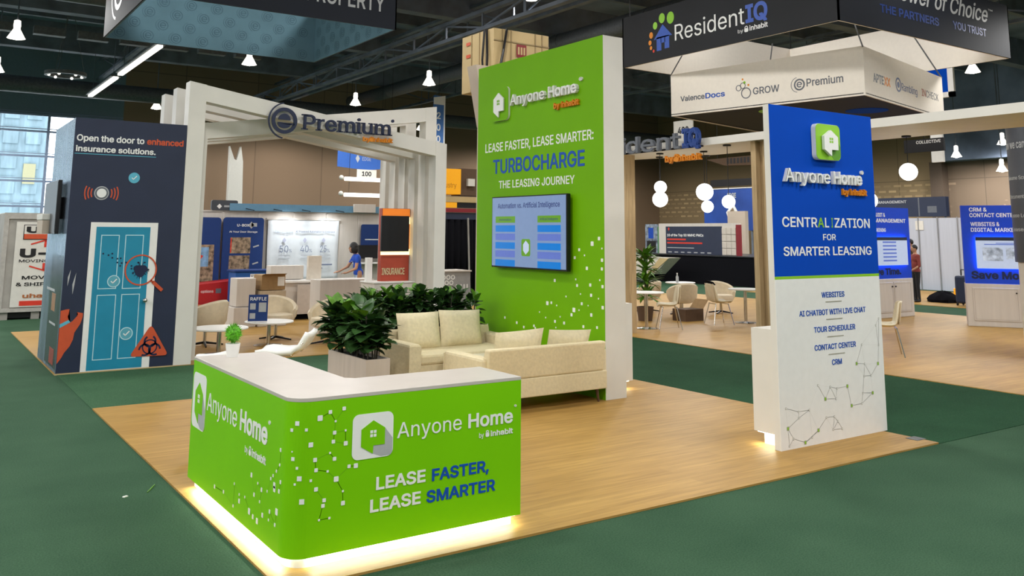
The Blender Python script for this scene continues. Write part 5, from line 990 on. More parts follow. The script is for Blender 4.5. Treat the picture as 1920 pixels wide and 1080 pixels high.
# grabbing hand print
hand = [(1.815, .830), (1.876, .846), (1.92, .848), (1.913, .78), (1.903, .755), (1.913, .722), (1.919, .707), (1.94, .676), (1.965, .688), (2.015, .75), (2.028, .779), (2.014, .805), (2.088, .789), (2.088, .74), (2.064, .65), (2.0, .538), (1.989, .449), (1.954, .361), (1.894, .283), (1.869, .227), (1.815, .143)]
bmf = bmesh.new(); vs = [bmf.verts.new(fD.p(u, v, .002)-tw.location) for u, v in hand]; f = bmf.faces.new(vs)
bmesh.ops.triangulate(bmf, faces=[f]); r_ = bmesh.ops.extrude_face_region(bmf, geom=bmf.faces[:]); bmesh.ops.translate(bmf, verts=[g for g in r_['geom'] if isinstance(g, bmesh.types.BMVert)], vec=(0, -.002, 0))
bmesh.ops.recalc_face_normals(bmf, faces=bmf.faces[:])
me = bpy.data.meshes.new('hand_print'); bmf.to_mesh(me); bmf.free(); me.materials.append(M['red_orange']); link(bpy.data.objects.new('hand_print', me), tw)
MB().plate(fD, [(1.815, .655), (1.919, .708), (1.942, .676), (1.815, .607)], .004, .0055).build('cuff_print', M['cyan'], tw)
for st in ([(1.898, 1.368), (1.888, 1.251), (1.871, 1.150), (1.868, 1.267)], [(1.967, 1.327), (1.956, 1.171), (1.940, 1.039), (1.930, 1.172)]): MB().plate(fD, st, .001, .002).build('streak_print', M['ink_fold'], tw)
# side print details
fS = FX(1.809)
MB().rect(fS, -14.5, -13.40, .06, 1.55, .0005, .001).build('side_picture', mat('dark_grey_picture', (.05, .06, .07), .25, var=.6, scale=2.5, stretch=(1, 2, .6)), tw)
MB().rect(fS, -14.22, -13.86, .78, 1.02, .001, .002).build('side_orange_block', mat('faded_orange_print', (.34, .16, .07), .35, var=.3), tw)
MB().rect(fS, -14.05, -13.62, .09, .30, .001, .002).build('side_red_block', mat('faded_red_print', (.30, .05, .04), .35, var=.3), tw)
MB().rect(fS, -14.8, -14.0, 1.04, 1.075, .001, .002).build('side_white_bar', M['ink_fold'], tw)
MB().rect(fS, -14.3, -13.7, .60, .63, .001, .002).build('side_white_bar', M['ink_fold'], tw)
stv = thing('side_screen', 'dark flat screen hung on the glossy side of the door tower', 'screen', (1.73, 14.3, 2.2))
MB().box(1.695, 1.745, 13.60, 14.92, 1.84, 2.58).build('casing', M['black'], stv, bevel=.006)
MB().box(1.745, 1.808, 14.0, 14.5, 2.05, 2.35).build('wall_bracket', M['dark_metal'], stv)
MB().box(1.690, 1.695, 13.62, 14.90, 1.86, 2.56).build('display', mat('dark_glass_screen', (.07, .08, .09), .42, spec=.35), stv)
tab = thing('wall_box', 'small beige box with a lid fixed below the dark side screen', 'box', (1.70, 14.55, 1.95))
MB().box(1.60, 1.694, 14.15, 14.75, 1.84, 2.03).build('body', M['beige'], tab, bevel=.006)
MB().box(1.59, 1.694, 14.14, 14.76, 2.035, 2.12).build('lid', M['banner_white'], tab, bevel=.006)

# ================================================================ WHITE PAVILION
pv = thing('timber_pavilion', 'white slatted timber pavilion of crossing beams with raised lettering', 'pavilion', (5.5, 14.2, 0))
XL0, XL1, XR0, XR1 = 3.30, 3.545, 7.47, 7.685
def portal(y, kind, dep=.24):
    zl, zr = (4.09, 3.42) if kind == 'A' else (3.50, 4.12)
    th = .25
    xl0, xl1 = (XL0, XL1) if kind == 'A' else (3.45, 3.70)
    for (a, b, z) in ((xl0, xl1, zl), (XR0, XR1, zr)):
        sl = (zr-zl)/(XR1-xl0)
        MB().hexa([(a, y, .014), (b, y, .014), (b, y+dep, .014), (a, y+dep, .014)], [(a, y, zl+sl*(a-xl0)), (b, y, zl+sl*(b-xl0)), (b, y+dep, zl+sl*(b-xl0)), (a, y+dep, zl+sl*(a-xl0))]).build('post', M['frame_white'], pv)
    sl = (zr-zl)/(XR1-xl0); za, zb = zl+sl*(xl1-xl0), zl+sl*(XR0-xl0)
    MB().hexa([(xl1, y+.004, za-th), (XR0, y+.004, zb-th), (XR0, y+dep-.004, zb-th), (xl1, y+dep-.004, za-th)], [(xl1, y+.004, za-.004), (XR0, y+.004, zb-.004), (XR0, y+dep-.004, zb-.004), (xl1, y+dep-.004, za-.004)]).build('beam', M['frame_white'], pv)
for y, k in ((13.34, 'A'), (13.72, 'B'), (14.10, 'A'), (14.49, 'B'), (14.88, 'A'), (15.27, 'B')): portal(y, k)
# raised lettering in front of the first beams
fP = FY(13.30)
NV = M['ink_navy']
mb = MB(); c = (4.735, 3.600)
mb.ring(fP, c, .150, .205, 0, .03, n=48)
mb.ring(fP, (4.765, 3.600), .268, .288, 0, .03, PI*.56, PI*1.44, 30)
mb.plate(fP, [(c[0]+.098*math.cos(a), c[1]+.012+.098*math.sin(a)) for a in [PI*i/16 for i in range(17)]], 0, .03)
mb.plate(fP, [(c[0]-.11+.0*i, c[1]-.045) if i == 0 else (c[0]+.105*math.cos(PI+PI*i/16), c[1]-.045+.075*math.sin(PI+PI*i/16)) for i in range(17)], 0, .03)
mb.plate(fP, [(c[0]-.105, c[1]-.045), (c[0]+.16, c[1]-.065), (c[0]+.16, c[1]-.035), (c[0]-.105, c[1]-.028)], 0, .03)
mb.build('logo', NV, pv)
L0, L1, z0, cap, xh = 5.045, 6.565, 3.483, .245, .185
lettering(fP, 'Premium', NV, L0, L1, z0, cap, pv, .03, bold=.012, w0=0)
# serifs on every stem
mb = MB(); pen = 0; boxes = []
for ch in 'Premium':
    xs = [int(q)/1000 for s in GLYPHS[ch][1:] for q in s.split()[2::6]]; boxes.append((ch, pen+min(xs), pen+max(xs))); pen += GLYPHS[ch][0]/1000
g0, g1 = boxes[0][1]-.012, boxes[-1][2]+.012; sx = lambda g: L0+(L1-L0)*(g-g0)/(g1-g0)
foot = lambda g, wd=.052: mb.rect(fP, sx(g)-wd, sx(g)+wd, z0, z0+.020, 0, .03)
tip = lambda g, v: mb.rect(fP, sx(g)-.052, sx(g)+.01, v-.020, v, 0, .03)
for ch, a, b in boxes:
    st = {'P': (a+.03,), 'r': (a+.03,), 'm': (a+.03, (a+b)/2, b-.03), 'i': ((a+b)/2,), 'u': (b-.03,)}.get(ch, ())
    for g in st: foot(g)
    if ch == 'P': mb.rect(fP, sx(a)-.04, sx(a)+.07, z0+cap-.020, z0+cap, 0, .03)
    if ch in 'rmiu': tip(a+.03, z0+xh)
    if ch == 'u': tip(b-.03, z0+xh)
mb.disc(fP, (6.60, 3.735), .026, 0, .03, 14)
mb.build('lettering_serif', NV, pv)
lettering(fP, 'by inhabit', M['ink_orange'], 6.07, 6.61, 3.365, .075, pv, .03, bold=.035, w0=0)
lock_icon(fP, 6.19, 6.245, 3.365, 3.46, M['ink_orange'], pv, 0, .032)

# insurance stand inside the pavilion
ins = thing('insurance_stand', 'backlit orange and brick-red stand with insurance lettering', 'display stand', (7.2, 14.3, 0))
MB().box(6.91, 7.455, 14.22, 14.34, 1.05, 2.31).build('panel', M['ins_red'], ins)
MB().box(6.92, 7.455, 14.215, 14.22, 2.12, 2.305).build('orange_panel', M['orange_glow'], ins)
MB().box(6.90, 7.46, 14.212, 14.22, 1.50, 2.16).build('halo_panel', M['halo'], ins)
MB().box(7.40, 7.455, 14.205, 14.212, 1.60, 2.04).build('orange_side', M['orange_glow'], ins)
lettering(FY(14.215), 'INSURANCE', mat('pale_yellow_lettering', (.72, .60, .36), .5), 6.93, 7.37, 1.16, .115, ins, .012, bold=.01)
MB().box(6.70, 7.455, 14.0, 14.55, .014, 1.03).build('cabinet', M['offwhite'], ins)
MB().box(6.68, 7.462, 13.98, 14.56, 1.03, 1.05).build('worktop', M['white'], ins)
it = thing('stand_screen', 'black switched-off screen on the orange insurance stand', 'screen', (7.12, 14.15, 1.85))
MB().box(6.86, 7.40, 14.12, 14.17, 1.56, 2.18).build('casing', M['black'], it, bevel=.006)
MB().box(7.0, 7.3, 14.17, 14.212, 1.7, 2.0).build('wall_bracket', M['dark_metal'], it)
tag(MB().box(6.72, 6.82, 14.36, 14.46, 1.05, 1.45).build('brochure_stand', M['white'], bevel=.004), 'white brochure holder beside the brick-red insurance panel', 'brochure stand')

# ================================================================ CHAIRS AND TABLES
def shell_chair(label, loc, rz, group):
    """front towards local -Y"""
    t = thing('shell_chair', label, 'chair', loc, 0, group)
    prof = [(-.23, .435, .36), (-.19, .455, .42), (-.02, .435, .47), (.13, .445, .47), (.20, .52, .48), (.225, .66, .47), (.25, .80, .40), (.262, .85, .30)]
    mb = MB(); rows = []
    for y, z, w_ in prof:
        row = []
        for i in range(7):
            s = i/3-1
            lift = .045*s*s if z < .5 else 0; fwd = .07*s*s if z >= .5 else 0
            row.append(mb.b.verts.new((s*w_/2, y-fwd, z+lift)))
        rows.append(row)
    for A, B in zip(rows, rows[1:]):
        for i in range(6): mb.b.faces.new((A[i], A[i+1], B[i+1], B[i]))
    o = mb.build('shell', M['shell'], t, smooth=True, world=False)
    sd = o.modifiers.new('sub', 'SUBSURF'); sd.levels = sd.render_levels = 1
    so = o.modifiers.new('solid', 'SOLIDIFY'); so.thickness = .018
    mb = MB(); mb.b.free(); mb = MB()
    R = Euler((-.12, 0, 0)).to_matrix(); cushion_mesh(.40, .36, .05, mb, (0, .195, .67), R, 6)
    mb.build('back_pad', M['tub'], t, smooth=True, world=False)
    for sx in (-1, 1):
        for sy, yy in ((-1, -.14), (1, .14)):
            MB().cyl((sx*.15, yy, .44), (sx*.23, yy+sy*.09, 0), .011, .009, 8).build('leg', M['chrome'], t, world=False)
    mb = MB(); mb.bar((-.16, -.14, .43), (.16, -.14, .43), .018); mb.bar((-.16, .14, .43), (.16, .14, .43), .018); mb.build('seat_frame', M['chrome'], t, world=False)
    t.rotation_euler.z = rz
    return t
def tub_chair(label, loc, rz, group):
    t = thing('tub_chair', label, 'chair', loc, 0, group)
    mb = MB(); n = 28; rings = []
    for i in range(n+1):
        a = math.radians(-128+256*i/n); f = (math.cos(a*.70)+.15)/1.15
        top = .50+.24*max(0, f)**1.2; ro, ri = .36, .295
        p = lambda r, z: (r*math.sin(a), r*math.cos(a)*.95, z)
        rings.append([mb.b.verts.new(q) for q in (p(ro*.80, .30), p(ro*.97, .40), p(ro+.012, top-.02), p((ro+ri)/2+.01, top+.012), p(ri, top-.02), p(ri*.95, .42), p(ri*.7, .32))])
    for A, B in zip(rings, rings[1:]):
        for k in range(6): mb.b.faces.new((A[k], A[k+1], B[k+1], B[k]))
    mb.b.faces.new(rings[0]); mb.b.faces.new(rings[-1][::-1])
    mb.build('tub_back', M['tub'], t, smooth=True, world=False)
    MB().lathe([(.20, .28), (.295, .31), (.305, .38), (.29, .435), (.22, .45)], (0, -.02, 0), 26).build('seat', M['tub'], t, smooth=True, world=False)
    MB().cyl((0, 0, .05), (0, 0, .30), .028, n=12).build('pole', M['chrome'], t, smooth=True, world=False)
    b = MB()
    for k in range(4):
        a = PI/4+k*PI/2; b.hexa([(.02*math.sin(a), -.02*math.cos(a), .035), (-.02*math.sin(a), .02*math.cos(a), .035), (.30*math.cos(a)-.012*math.sin(a), .30*math.sin(a)+.012*math.cos(a), .0), (.30*math.cos(a)+.012*math.sin(a), .30*math.sin(a)-.012*math.cos(a), .0)],
                                   [(.02*math.sin(a), -.02*math.cos(a), .075), (-.02*math.sin(a), .02*math.cos(a), .075), (.30*math.cos(a)-.012*math.sin(a), .30*math.sin(a)+.012*math.cos(a), .022), (.30*math.cos(a)+.012*math.sin(a), .30*math.sin(a)-.012*math.cos(a), .022)])
    b.build('star_base', M['dark_metal'], t, world=False)
    t.rotation_euler.z = rz
    return t
def round_table(label, loc, r, h, group):
    t = thing('round_table', label, 'table', loc, 0, group)
    MB().lathe([(r-.02, h-.028), (r, h-.02), (r, h-.006), (r-.006, h)], n=40).build('tabletop', M['white'], t, smooth=True, world=False)
    MB().cyl((0, 0, .02), (0, 0, h-.028), .035, n=16).build('column', M['chrome'], t, smooth=True, world=False)
    MB().lathe([(.24, 0), (.24, .012), (.10, .022), (.036, .035)], n=28).build('foot_plate', M['chrome'], t, smooth=True, world=False)
    return t
Z = .014
gT = 'tub chairs'
tub_chair('beige tub chair with its back to the low round table by the pavilion post', (4.28, 15.35, Z), math.radians(215), gT)
tb0 = tub_chair('beige tub chair facing out behind the raffle sign', (5.56, 15.56, Z), math.radians(0), gT)
tub_chair('beige tub chair half hidden by the fig planter', (6.13, 14.55, Z), math.radians(-60), gT)
gR = 'low round tables in the pavilion'
round_table('white round low table beside the pavilion corner post', (4.16, 14.13, Z), .43, .41, gR)
round_table('white round low table carrying the raffle sign', (5.18, 14.82, Z), .40, .40, gR)
rf = thing('raffle_sign', 'small dark raffle sign standing on the low round table', 'sign', (4.96, 14.80, .414))
Fr = Face((4.96, 14.76, .414), (.93, -.36, 0), (-.36, -.93, 0))
MB().rect(Fr, -.155, .155, .0, .44, -.012, 0).build('panel', M['haul_blue'], rf)
lettering(Fr, 'RAFFLE', W, -.13, .13, .345, .055, rf, .001, bold=.01)
mb = MB()
for u, v, a, b in ((-.13, .20, .09, .10), (.01, .16, .12, .15), (-.13, .05, .09, .09)): mb.rect(Fr, u, u+a, v, v+b, .0005, .0012)
mb.build('printed_box', M['ink_fold'], rf)
MB().rect(Fr, -.16, .16, -.0, .012, -.05, .03).build('foot', M['white'], rf)
# counter stools
def stool(label, loc, rz):
    t = thing('bar_stool', label, 'stool', loc, 0, 'bar stools behind the counter')
    mb = MB(); rows = []
    for y, z, w_ in ((-.22, .80, .36), (-.15, .815, .40), (0, .80, .42), (.12, .81, .42), (.19, .86, .41), (.235, .95, .38), (.25, .985, .34)):
        rows.append([mb.b.verts.new((s*w_/2, y, z+.02*s*s)) for s in (-1, -.5, 0, .5, 1)])
    for A, B in zip(rows, rows[1:]):
        for i in range(4): mb.b.faces.new((A[i], A[i+1], B[i+1], B[i]))
    o = mb.build('seat', M['white'], t, smooth=True, world=False); so = o.modifiers.new('solid', 'SOLIDIFY'); so.thickness = .045; so.offset = -1
    mb = MB()
    for sx in (-1, 1): mb.tube([(sx*.19, -.2, .765), (sx*.2, .13, .77), (sx*.195, .24, .90)], .010, 6)
    mb.build('seat_rail', M['chrome'], t, world=False)
    MB().cyl((0, 0, .03), (0, 0, .78), .028, n=14).build('pole', M['chrome'], t, smooth=True, world=False)
    MB().lathe([(.21, 0), (.21, .012), (.08, .03), (.03, .05)], n=26).build('foot_plate', M['chrome'], t, smooth=True, world=False)
    mb = MB()
    for i in range(16):
        a, b = PI*i/16+PI, PI*(i+1)/16+PI; mb.cyl((.17*math.cos(a), .17*math.sin(a), .32), (.17*math.cos(b), .17*math.sin(b), .32), .010, n=6)
    mb.build('foot_ring', M['chrome'], t, world=False)
    t.rotation_euler.z = rz
    return t
st = stool('white bar stool with curved low back behind the counter, toward the fig planter', (3.12, 8.50, Z), math.radians(-125)); st.scale = (1, 1, .94)
st2 = copy_tree(st, (2.80, 9.15, Z), math.radians(20), 'white bar stool mostly hidden behind the far end of the counter'); st2.scale = (1, 1, .66)

# ================================================================ BOOTHS BEHIND THE PAVILION
crate = thing('moving_crate', 'weathered grey moving crate with printed white panel by the window wall', 'crate', (2.9, 22.6, 0))
MB().box(1.74, 4.10, 21.82, 23.4, .16, 2.25).build('body', M['crate'], crate, bevel=.02)
mb = MB()
for x in (1.74, 4.02): mb.box(x, x+.09, 21.79, 21.82, .16, 2.25)
mb.box(1.83, 4.02, 21.79, 21.82, 2.12, 2.25); mb.box(1.83, 4.02, 21.79, 21.82, .16, .24); mb.build('frame', mat('pale_grey_rail', (.42, .40, .37), .6, var=.1), crate)
mb = MB()
for x in (1.80, 2.4, 3.2, 3.9): mb.box(x, x+.16, 21.85, 23.3, 0, .16)
mb.build('skid', M['crate'], crate)
MB().box(1.9, 4.0, 21.9, 23.2, .03, .15).build('under_crate_shade', M['black'], crate)  # black filler block standing in for the shade beneath the crate
fU = FY(21.80)
MB().rect(fU, 1.98, 3.90, .26, 2.06, 0, .012).build('printed_panel', M['banner_white'], crate)
fU = FY(21.786)
mb = MB(); mb.rect(fU, 2.12, 3.72, 1.68, 2.0); mb.build('logo_border', M['ink_black'], crate)
fU2 = FY(21.781)
MB().rect(fU2, 2.135, 3.705, 1.80, 1.985).build('logo_field', M['banner_white'], crate)
MB().rect(fU2, 2.135, 3.705, 1.695, 1.80).build('logo_stripe', M['red_orange'], crate)
fU3 = FY(21.776)
lettering(fU3, 'U-HAUL', M['ink_black'], 2.17, 3.67, 1.825, .135, crate, bold=.05)
lettering(fU, 'U-BOX', M['ink_black'], 2.08, 3.6, 1.30, .19, crate, bold=.05)
lettering(fU, 'MOVING CONTAINERS', M['ink_black'], 2.08, 3.6, 1.20, .06, crate, bold=.01)
mb = MB()
for v, s in ((1.60, 1), (1.10, -1)):
    mb.line(fU, (2.28, v-.02*s), (2.55, v+.07*s), .03); mb.line(fU, (2.55, v+.07*s), (3.2, v+.07*s), .045); mb.line(fU, (3.2, v+.07*s), (3.5, v-.02*s), .03); mb.line(fU, (2.56, v+.06*s), (2.56, v-.08*s), .05)
mb.build('logo_arrow', M['ink_red'], crate)
lettering(fU, 'MOVE \u00b7 STORE', M['ink_black'], 2.16, 3.5, .84, .075, crate, bold=.02)
lettering(fU, '& SHIP ANYWHERE', M['ink_black'], 2.06, 3.6, .70, .075, crate, bold=.02)
lettering(fU, 'uhaul.com', mat('rust_lettering', (.40, .13, .04), .5), 2.20, 3.3, .45, .09, crate, bold=.03)
MB().rect(fU, 2.15, 3.7, .29, .39).build('red_strip', M['ink_red'], crate)

bw = thing('booth_back_wall', 'row of white hard panels behind the far exhibitor booths', 'booth wall', (9.5, 25.1, 0))
mb = MB()
for k in range(6): mb.box(6.3+1.02*k, 7.30+1.02*k, 25.06, 25.12, 0, 2.42)
mb.build('panel', M['offwhite'], bw)
mb = MB()
for k in range(7): mb.box(6.26+1.02*k, 6.32+1.02*k, 25.03, 25.14, 0, 2.44)
mb.box(6.26, 12.45, 25.03, 25.14, 2.42, 2.46); mb.build('aluminium_post', M['offwhite'], bw)
bb = thing('overhead_beam', 'long steel blue header beam above the white booth panels', 'header', (9.8, 25, 2.46))
MB().box(7.45, 12.4, 24.96, 25.20, 2.46, 2.66).build('beam', M['box_blue'], bb)
for x in (7.9, 8.7, 9.55, 10.6):
    MB().bar((x, 24.95, 2.52), (x+.16, 24.70, 2.47), .02).build('lamp_arm', M['dark_metal'], bb)
tag(MB().box(11.15, 11.86, 24.86, 24.95, 2.47, 2.72).build('header_box', M['offwhite'], bevel=.01), 'cream box clipped on the steel blue header beam', 'box')
ds = thing('header_sign', 'small dark header sign with a pale diamond logo above blue banners', 'sign', (7.3, 25, 2.46))
MB().rrect(FY(25.0), 6.95, 7.68, 2.46, 2.74, .05, -.06, 0).build('panel', M['charcoal'], ds)
fY25 = FY(25.0)
MB().plate(fY25, [(7.1, 2.57), (7.17, 2.50), (7.24, 2.57), (7.17, 2.64)], .001, .004).build('logo', M['ink_white'], ds)
MB().rect(fY25, 7.30, 7.56, 2.55, 2.60).build('printed_bar', M['ink_fold'], ds)
# blue pull-up banners
def bluebanner(x0, x1, z0, z1, y, label, title):
    t = thing('display_banner', label, 'banner', ((x0+x1)/2, y, z0), group='deep blue banners in the far booth')
    F = FY(y); MB().rrect(F, x0, x1, z0, z1, .09, -.05, 0).build('panel', M['haul_blue'], t); MB().rect(F, x0+.1, x1-.1, 0, z0+.02, -.06, -.01).build('foot', M['dark_metal'], t)
    return t, F
b1, F1 = bluebanner(5.9, 7.22, .35, 2.26, 24.9, 'deep blue banner with two photos above the red counter, nearest the pavilion post', '')
MB().rect(F1, 6.3, 7.06, .45, 1.52, .001, .004).build('photo', M['photo_warm'], b1)
MB().rect(F1, 6.40, 6.92, .93, 1.45, .004, .006).build('photo', mat('light_blue_photo', (.20, .38, .60), .5, var=.4, scale=5), b1)
MB().plate(F1, [(6.52, 1.20), (6.66, 1.05), (6.78, 1.22), (6.66, 1.27)], .006, .008).build('heart_mark', M['ink_red'], b1)
b2, F2 = bluebanner(7.28, 8.42, .35, 2.27, 24.9, 'deep blue banner with white logo and stacked photos beside the white backdrop', '')
MB().rect(F2, 7.49, 8.06, 1.28, 1.72, .001, .004).build('photo', M['photo_warm'], b2)
MB().rect(F2, 7.48, 8.05, .84, 1.22, .001, .004).build('photo', M['photo_warm'], b2)
MB().rect(F2, 7.50, 7.53, 1.30, 1.70, .004, .006).build('photo_edge', M['ink_red'], b2)
lettering(F2, 'U-BOX', W, 7.66, 8.0, 2.02, .07, b2, bold=.02); lettering(F2, 'At Your Door Storage', W, 7.45, 8.24, 1.85, .05, b2, bold=.01)
mb = MB(); mb.plate(F2, [(7.98, 2.06), (8.06, 1.96), (8.14, 2.06), (8.06, 2.16)], .001, .004); mb.rect(F2, 8.06, 8.22, 2.02, 2.12, .001, .004); mb.build('logo', M['ink_fold'], b2)
mb = MB()
for v in (1.45, .98): mb.line(F2, (8.14, v), (8.30, v+.05), .04)
mb.build('tick', M['ink_fold'], b2)
rc = thing('red_counter', 'bright red booth counter with sloping top under the blue banners', 'counter', (6.6, 24.0, 0))
MB().hexa([(5.6, 23.9, 0), (7.62, 23.9, 0), (7.62, 24.7, 0), (5.6, 24.7, 0)], [(5.6, 23.9, .44), (7.62, 23.9, .62), (7.62, 24.7, .62), (5.6, 24.7, .44)]).build('body', M['red'], rc)
MB().rect(FY(23.9), 6.88, 7.02, .28, .40).build('printed_box', M['ink_grey'], rc)
lettering(FY(23.9), 'options', W, 6.5, 6.82, .30, .07, rc)
pd = thing('blue_podium', 'bright blue podium with white logo plate behind the cardboard boxes', 'podium', (7.55, 23.3, 0))
MB().box(7.10, 8.15, 23.0, 23.6, 0, .86).build('body', M['haul_blue2'], pd, bevel=.02)
MB().box(7.06, 8.20, 22.96, 23.64, .86, .90).build('top', M['haul_blue'], pd)
fPd = FY(23.0); MB().rect(fPd, 7.48, 7.86, .70, .80).build('logo_plate', W, pd)
lettering(FY(22.996), 'U-HAUL', M['ink_black'], 7.50, 7.84, .73, .05, pd, bold=.02); MB().rect(fPd, 7.48, 7.86, .64, .68).build('logo_stripe', M['ink_fold'], pd)
tag(MB().box(5.2, 7.6, 19.5, 23.8, 0, .006).build('patterned_rug', mat('red_yellow_rug', (.40, .16, .06), .95, var=.8, scale=3)), 'red and yellow patterned rug in front of the red counter', 'rug')
# white lit backdrop with numbers
sh = thing('cloth_backdrop', 'creased white backdrop with three percentages, lit from above', 'backdrop sheet', (9.6, 24.9, 0))
mb = MB(); NX, NZ = 16, 10; g = []
for j in range(NZ+1):
    row = []
    for i in range(NX+1):
        x = 8.55+2.15*i/NX; z = .45+1.80*j/NZ; row.append(mb.b.verts.new((x, 24.93-.03*math.sin(i*1.7+j*.6)*(1-j/NZ*.6), z)))
    g.append(row)
for j in range(NZ):
    for i in range(NX): mb.b.faces.new((g[j][i], g[j][i+1], g[j+1][i+1], g[j+1][i]))
o = mb.build('cloth', M['sheet'], sh, smooth=True); so = o.modifiers.new('solid', 'SOLIDIFY'); so.thickness = .01
fSh = FY(24.86); GI = mat('grey_blue_lettering', (.20, .24, .36), .5)
MB().box(8.5, 10.75, 24.9, 25.03, 2.22, 2.27).build('top_rail', M['offwhite'], sh)
for s_, a, b in (('50', 8.89, 9.15), ('40', 9.51, 9.76), ('25', 10.11, 10.31)):
    lettering(fSh, s_, GI, a, b, 1.30, .19, sh, bold=.0); lettering(fSh, '%', GI, b+.02, b+.10, 1.30, .09, sh)
    mb = MB(); c = ((a+b)/2, 1.64); mb.plate(fSh, [(c[0]-.06, c[1]), (c[0], c[1]-.08), (c[0]+.06, c[1]), (c[0], c[1]+.08)], 0, .003); mb.build('icon', mat('pale_lilac_print', (.50, .52, .66), .6), sh)
lettering(fSh, 'AI Powered Automation to Embrace', GI, 9.35, 10.55, 1.86, .06, sh, bold=.01); lettering(fSh, 'betterbot', mat('pale_blue_lettering', (.45, .55, .72), .5), 8.75, 9.28, 1.86, .09, sh)
mb = MB()
for u in (8.92, 9.58, 10.16):
    for v in (1.20, 1.12): mb.rect(fSh, u-.05, u+.28, v, v+.025)
mb.build('small_print', mat('pale_grey_print', (.50, .53, .58), .6), sh)
mb = MB(); mb.rect(fSh, 9.1, 9.45, .90, .94); mb.rect(fSh, 9.9, 10.5, .92, .96); mb.rect(fSh, 9.95, 10.2, .82, .86); mb.build('small_print', GI, sh)
for x in (9.0, 10.2):
    ld = bpy.data.lights.new('picture_light', 'SPOT'); ld.energy = 60; ld.spot_size = math.radians(95); ld.spot_blend = 1; ld.shadow_soft_size = .05; ld.color = (.92, .97, 1)
    lo = bpy.data.objects.new('picture_light', ld); link(lo, sh); lo.location = Vector((x+.1, 24.25, 2.6))-sh.location; lo.rotation_euler = (math.radians(38), 0, 0)
fs = thing('side_monitor', 'blue and black far booth monitor beside the woman in blue', 'screen', (11.8, 24.9, 1.0))
MB().rrect(FY(24.9), 11.43, 12.3, 1.45, 2.12, .06, -.05, 0).build('upper_panel', M['haul_blue'], fs)
MB().box(11.35, 12.3, 24.86, 24.94, 1.10, 1.50).build('lower_screen', M['black'], fs)
MB().rect(FY(24.9), 11.55, 12.1, 1.65, 1.68).build('printed_bar', W, fs)
MB().box(11.2, 12.4, 24.6, 25.0, .95, .99).build('shelf', M['white'], fs)
# white service counter of the woman
wc = thing('white_service_counter', 'long white booth counter with a loose door and black skirt', 'counter', (7.9, 19.1, 0))
MB().box(6.85, 8.75, 18.75, 19.35, .22, .80).build('body', M['offwhite'], wc)
MB().box(6.80, 8.80, 18.70, 19.40, .80, .84).build('worktop', M['white'], wc)
MB().box(7.05, 8.6, 18.85, 19.3, 0.0, .22).build('black_skirt', M['black_cloth'], wc)
dr = MB(); dr.obox((7.42, 18.66, .45), (.62, .03, .62), rz=.05); dr.build('hanging_door', mat('pale_door_board', (.56, .50, .45), .5), wc)
MB().box(7.55, 7.75, 18.73, 18.75, .74, .77).build('slot', M['black'], wc)
tag(MB().box(7.47, 7.78, 19.0, 19.1, .842, 1.36).build('standing_board', mat('cream_board', (.60, .54, .46), .6), bevel=.004), 'upright cream board standing on the white service counter', 'board')
mb = MB(); mb.obox((7.05, 19.3, 1.0), (.75, .3, .30)); tag(mb.build('white_carton', M['offwhite'], bevel=.01), 'wide white carton on the white service counter', 'box')
# stack of boxes
bx = thing('cardboard_box', 'open brown cardboard box with a white label on the stacked crate', 'box', (6.3, 18.0, .70))
MB().box(6.03, 6.52, 17.8, 18.3, .72, 1.02).build('carton', M['cardboard'], bx, bevel=.006)
MB().hexa([(6.03, 17.8, 1.02), (6.52, 17.8, 1.02), (6.52, 17.81, 1.02), (6.03, 17.81, 1.02)], [(6.05, 17.66, 1.05), (6.50, 17.66, 1.05), (6.50, 17.67, 1.05), (6.05, 17.67, 1.05)]).build('flap', M['cardboard'], bx)
MB().box(6.36, 6.50, 17.795, 17.80, .80, .98).build('label', M['white'], bx)
tag(MB().box(5.98, 6.56, 17.75, 18.35, .014, .40).build('storage_crate', M['offwhite'], bevel=.01), 'pale storage crate at the bottom of the box stack', 'box')
tag(MB().box(6.00, 6.54, 17.78, 18.33, .41, .71).build('cardboard_box', mat('pale_cardboard', (.45, .36, .25), .8, var=.08), bevel=.008), 'pale cardboard box in the middle of the box stack', 'box')
tag(MB().box(5.55, 5.93, 17.85, 18.3, .41, .96).build('white_box', M['offwhite'], bevel=.01), 'tall white box standing against the brown cardboard box', 'box')
tag(MB().box(5.50, 5.95, 17.8, 18.34, .014, .40).build('white_box', M['offwhite'], bevel=.01), 'white box on the floor under the tall white box', 'box')
# low white display cabinet right behind the tub chair
tag(MB().box(6.5, 7.6, 15.9, 16.4, .014, 1.0).build('low_cabinet', M['offwhite'], bevel=.01), 'pale low cabinet behind the brick-red insurance stand', 'cabinet')

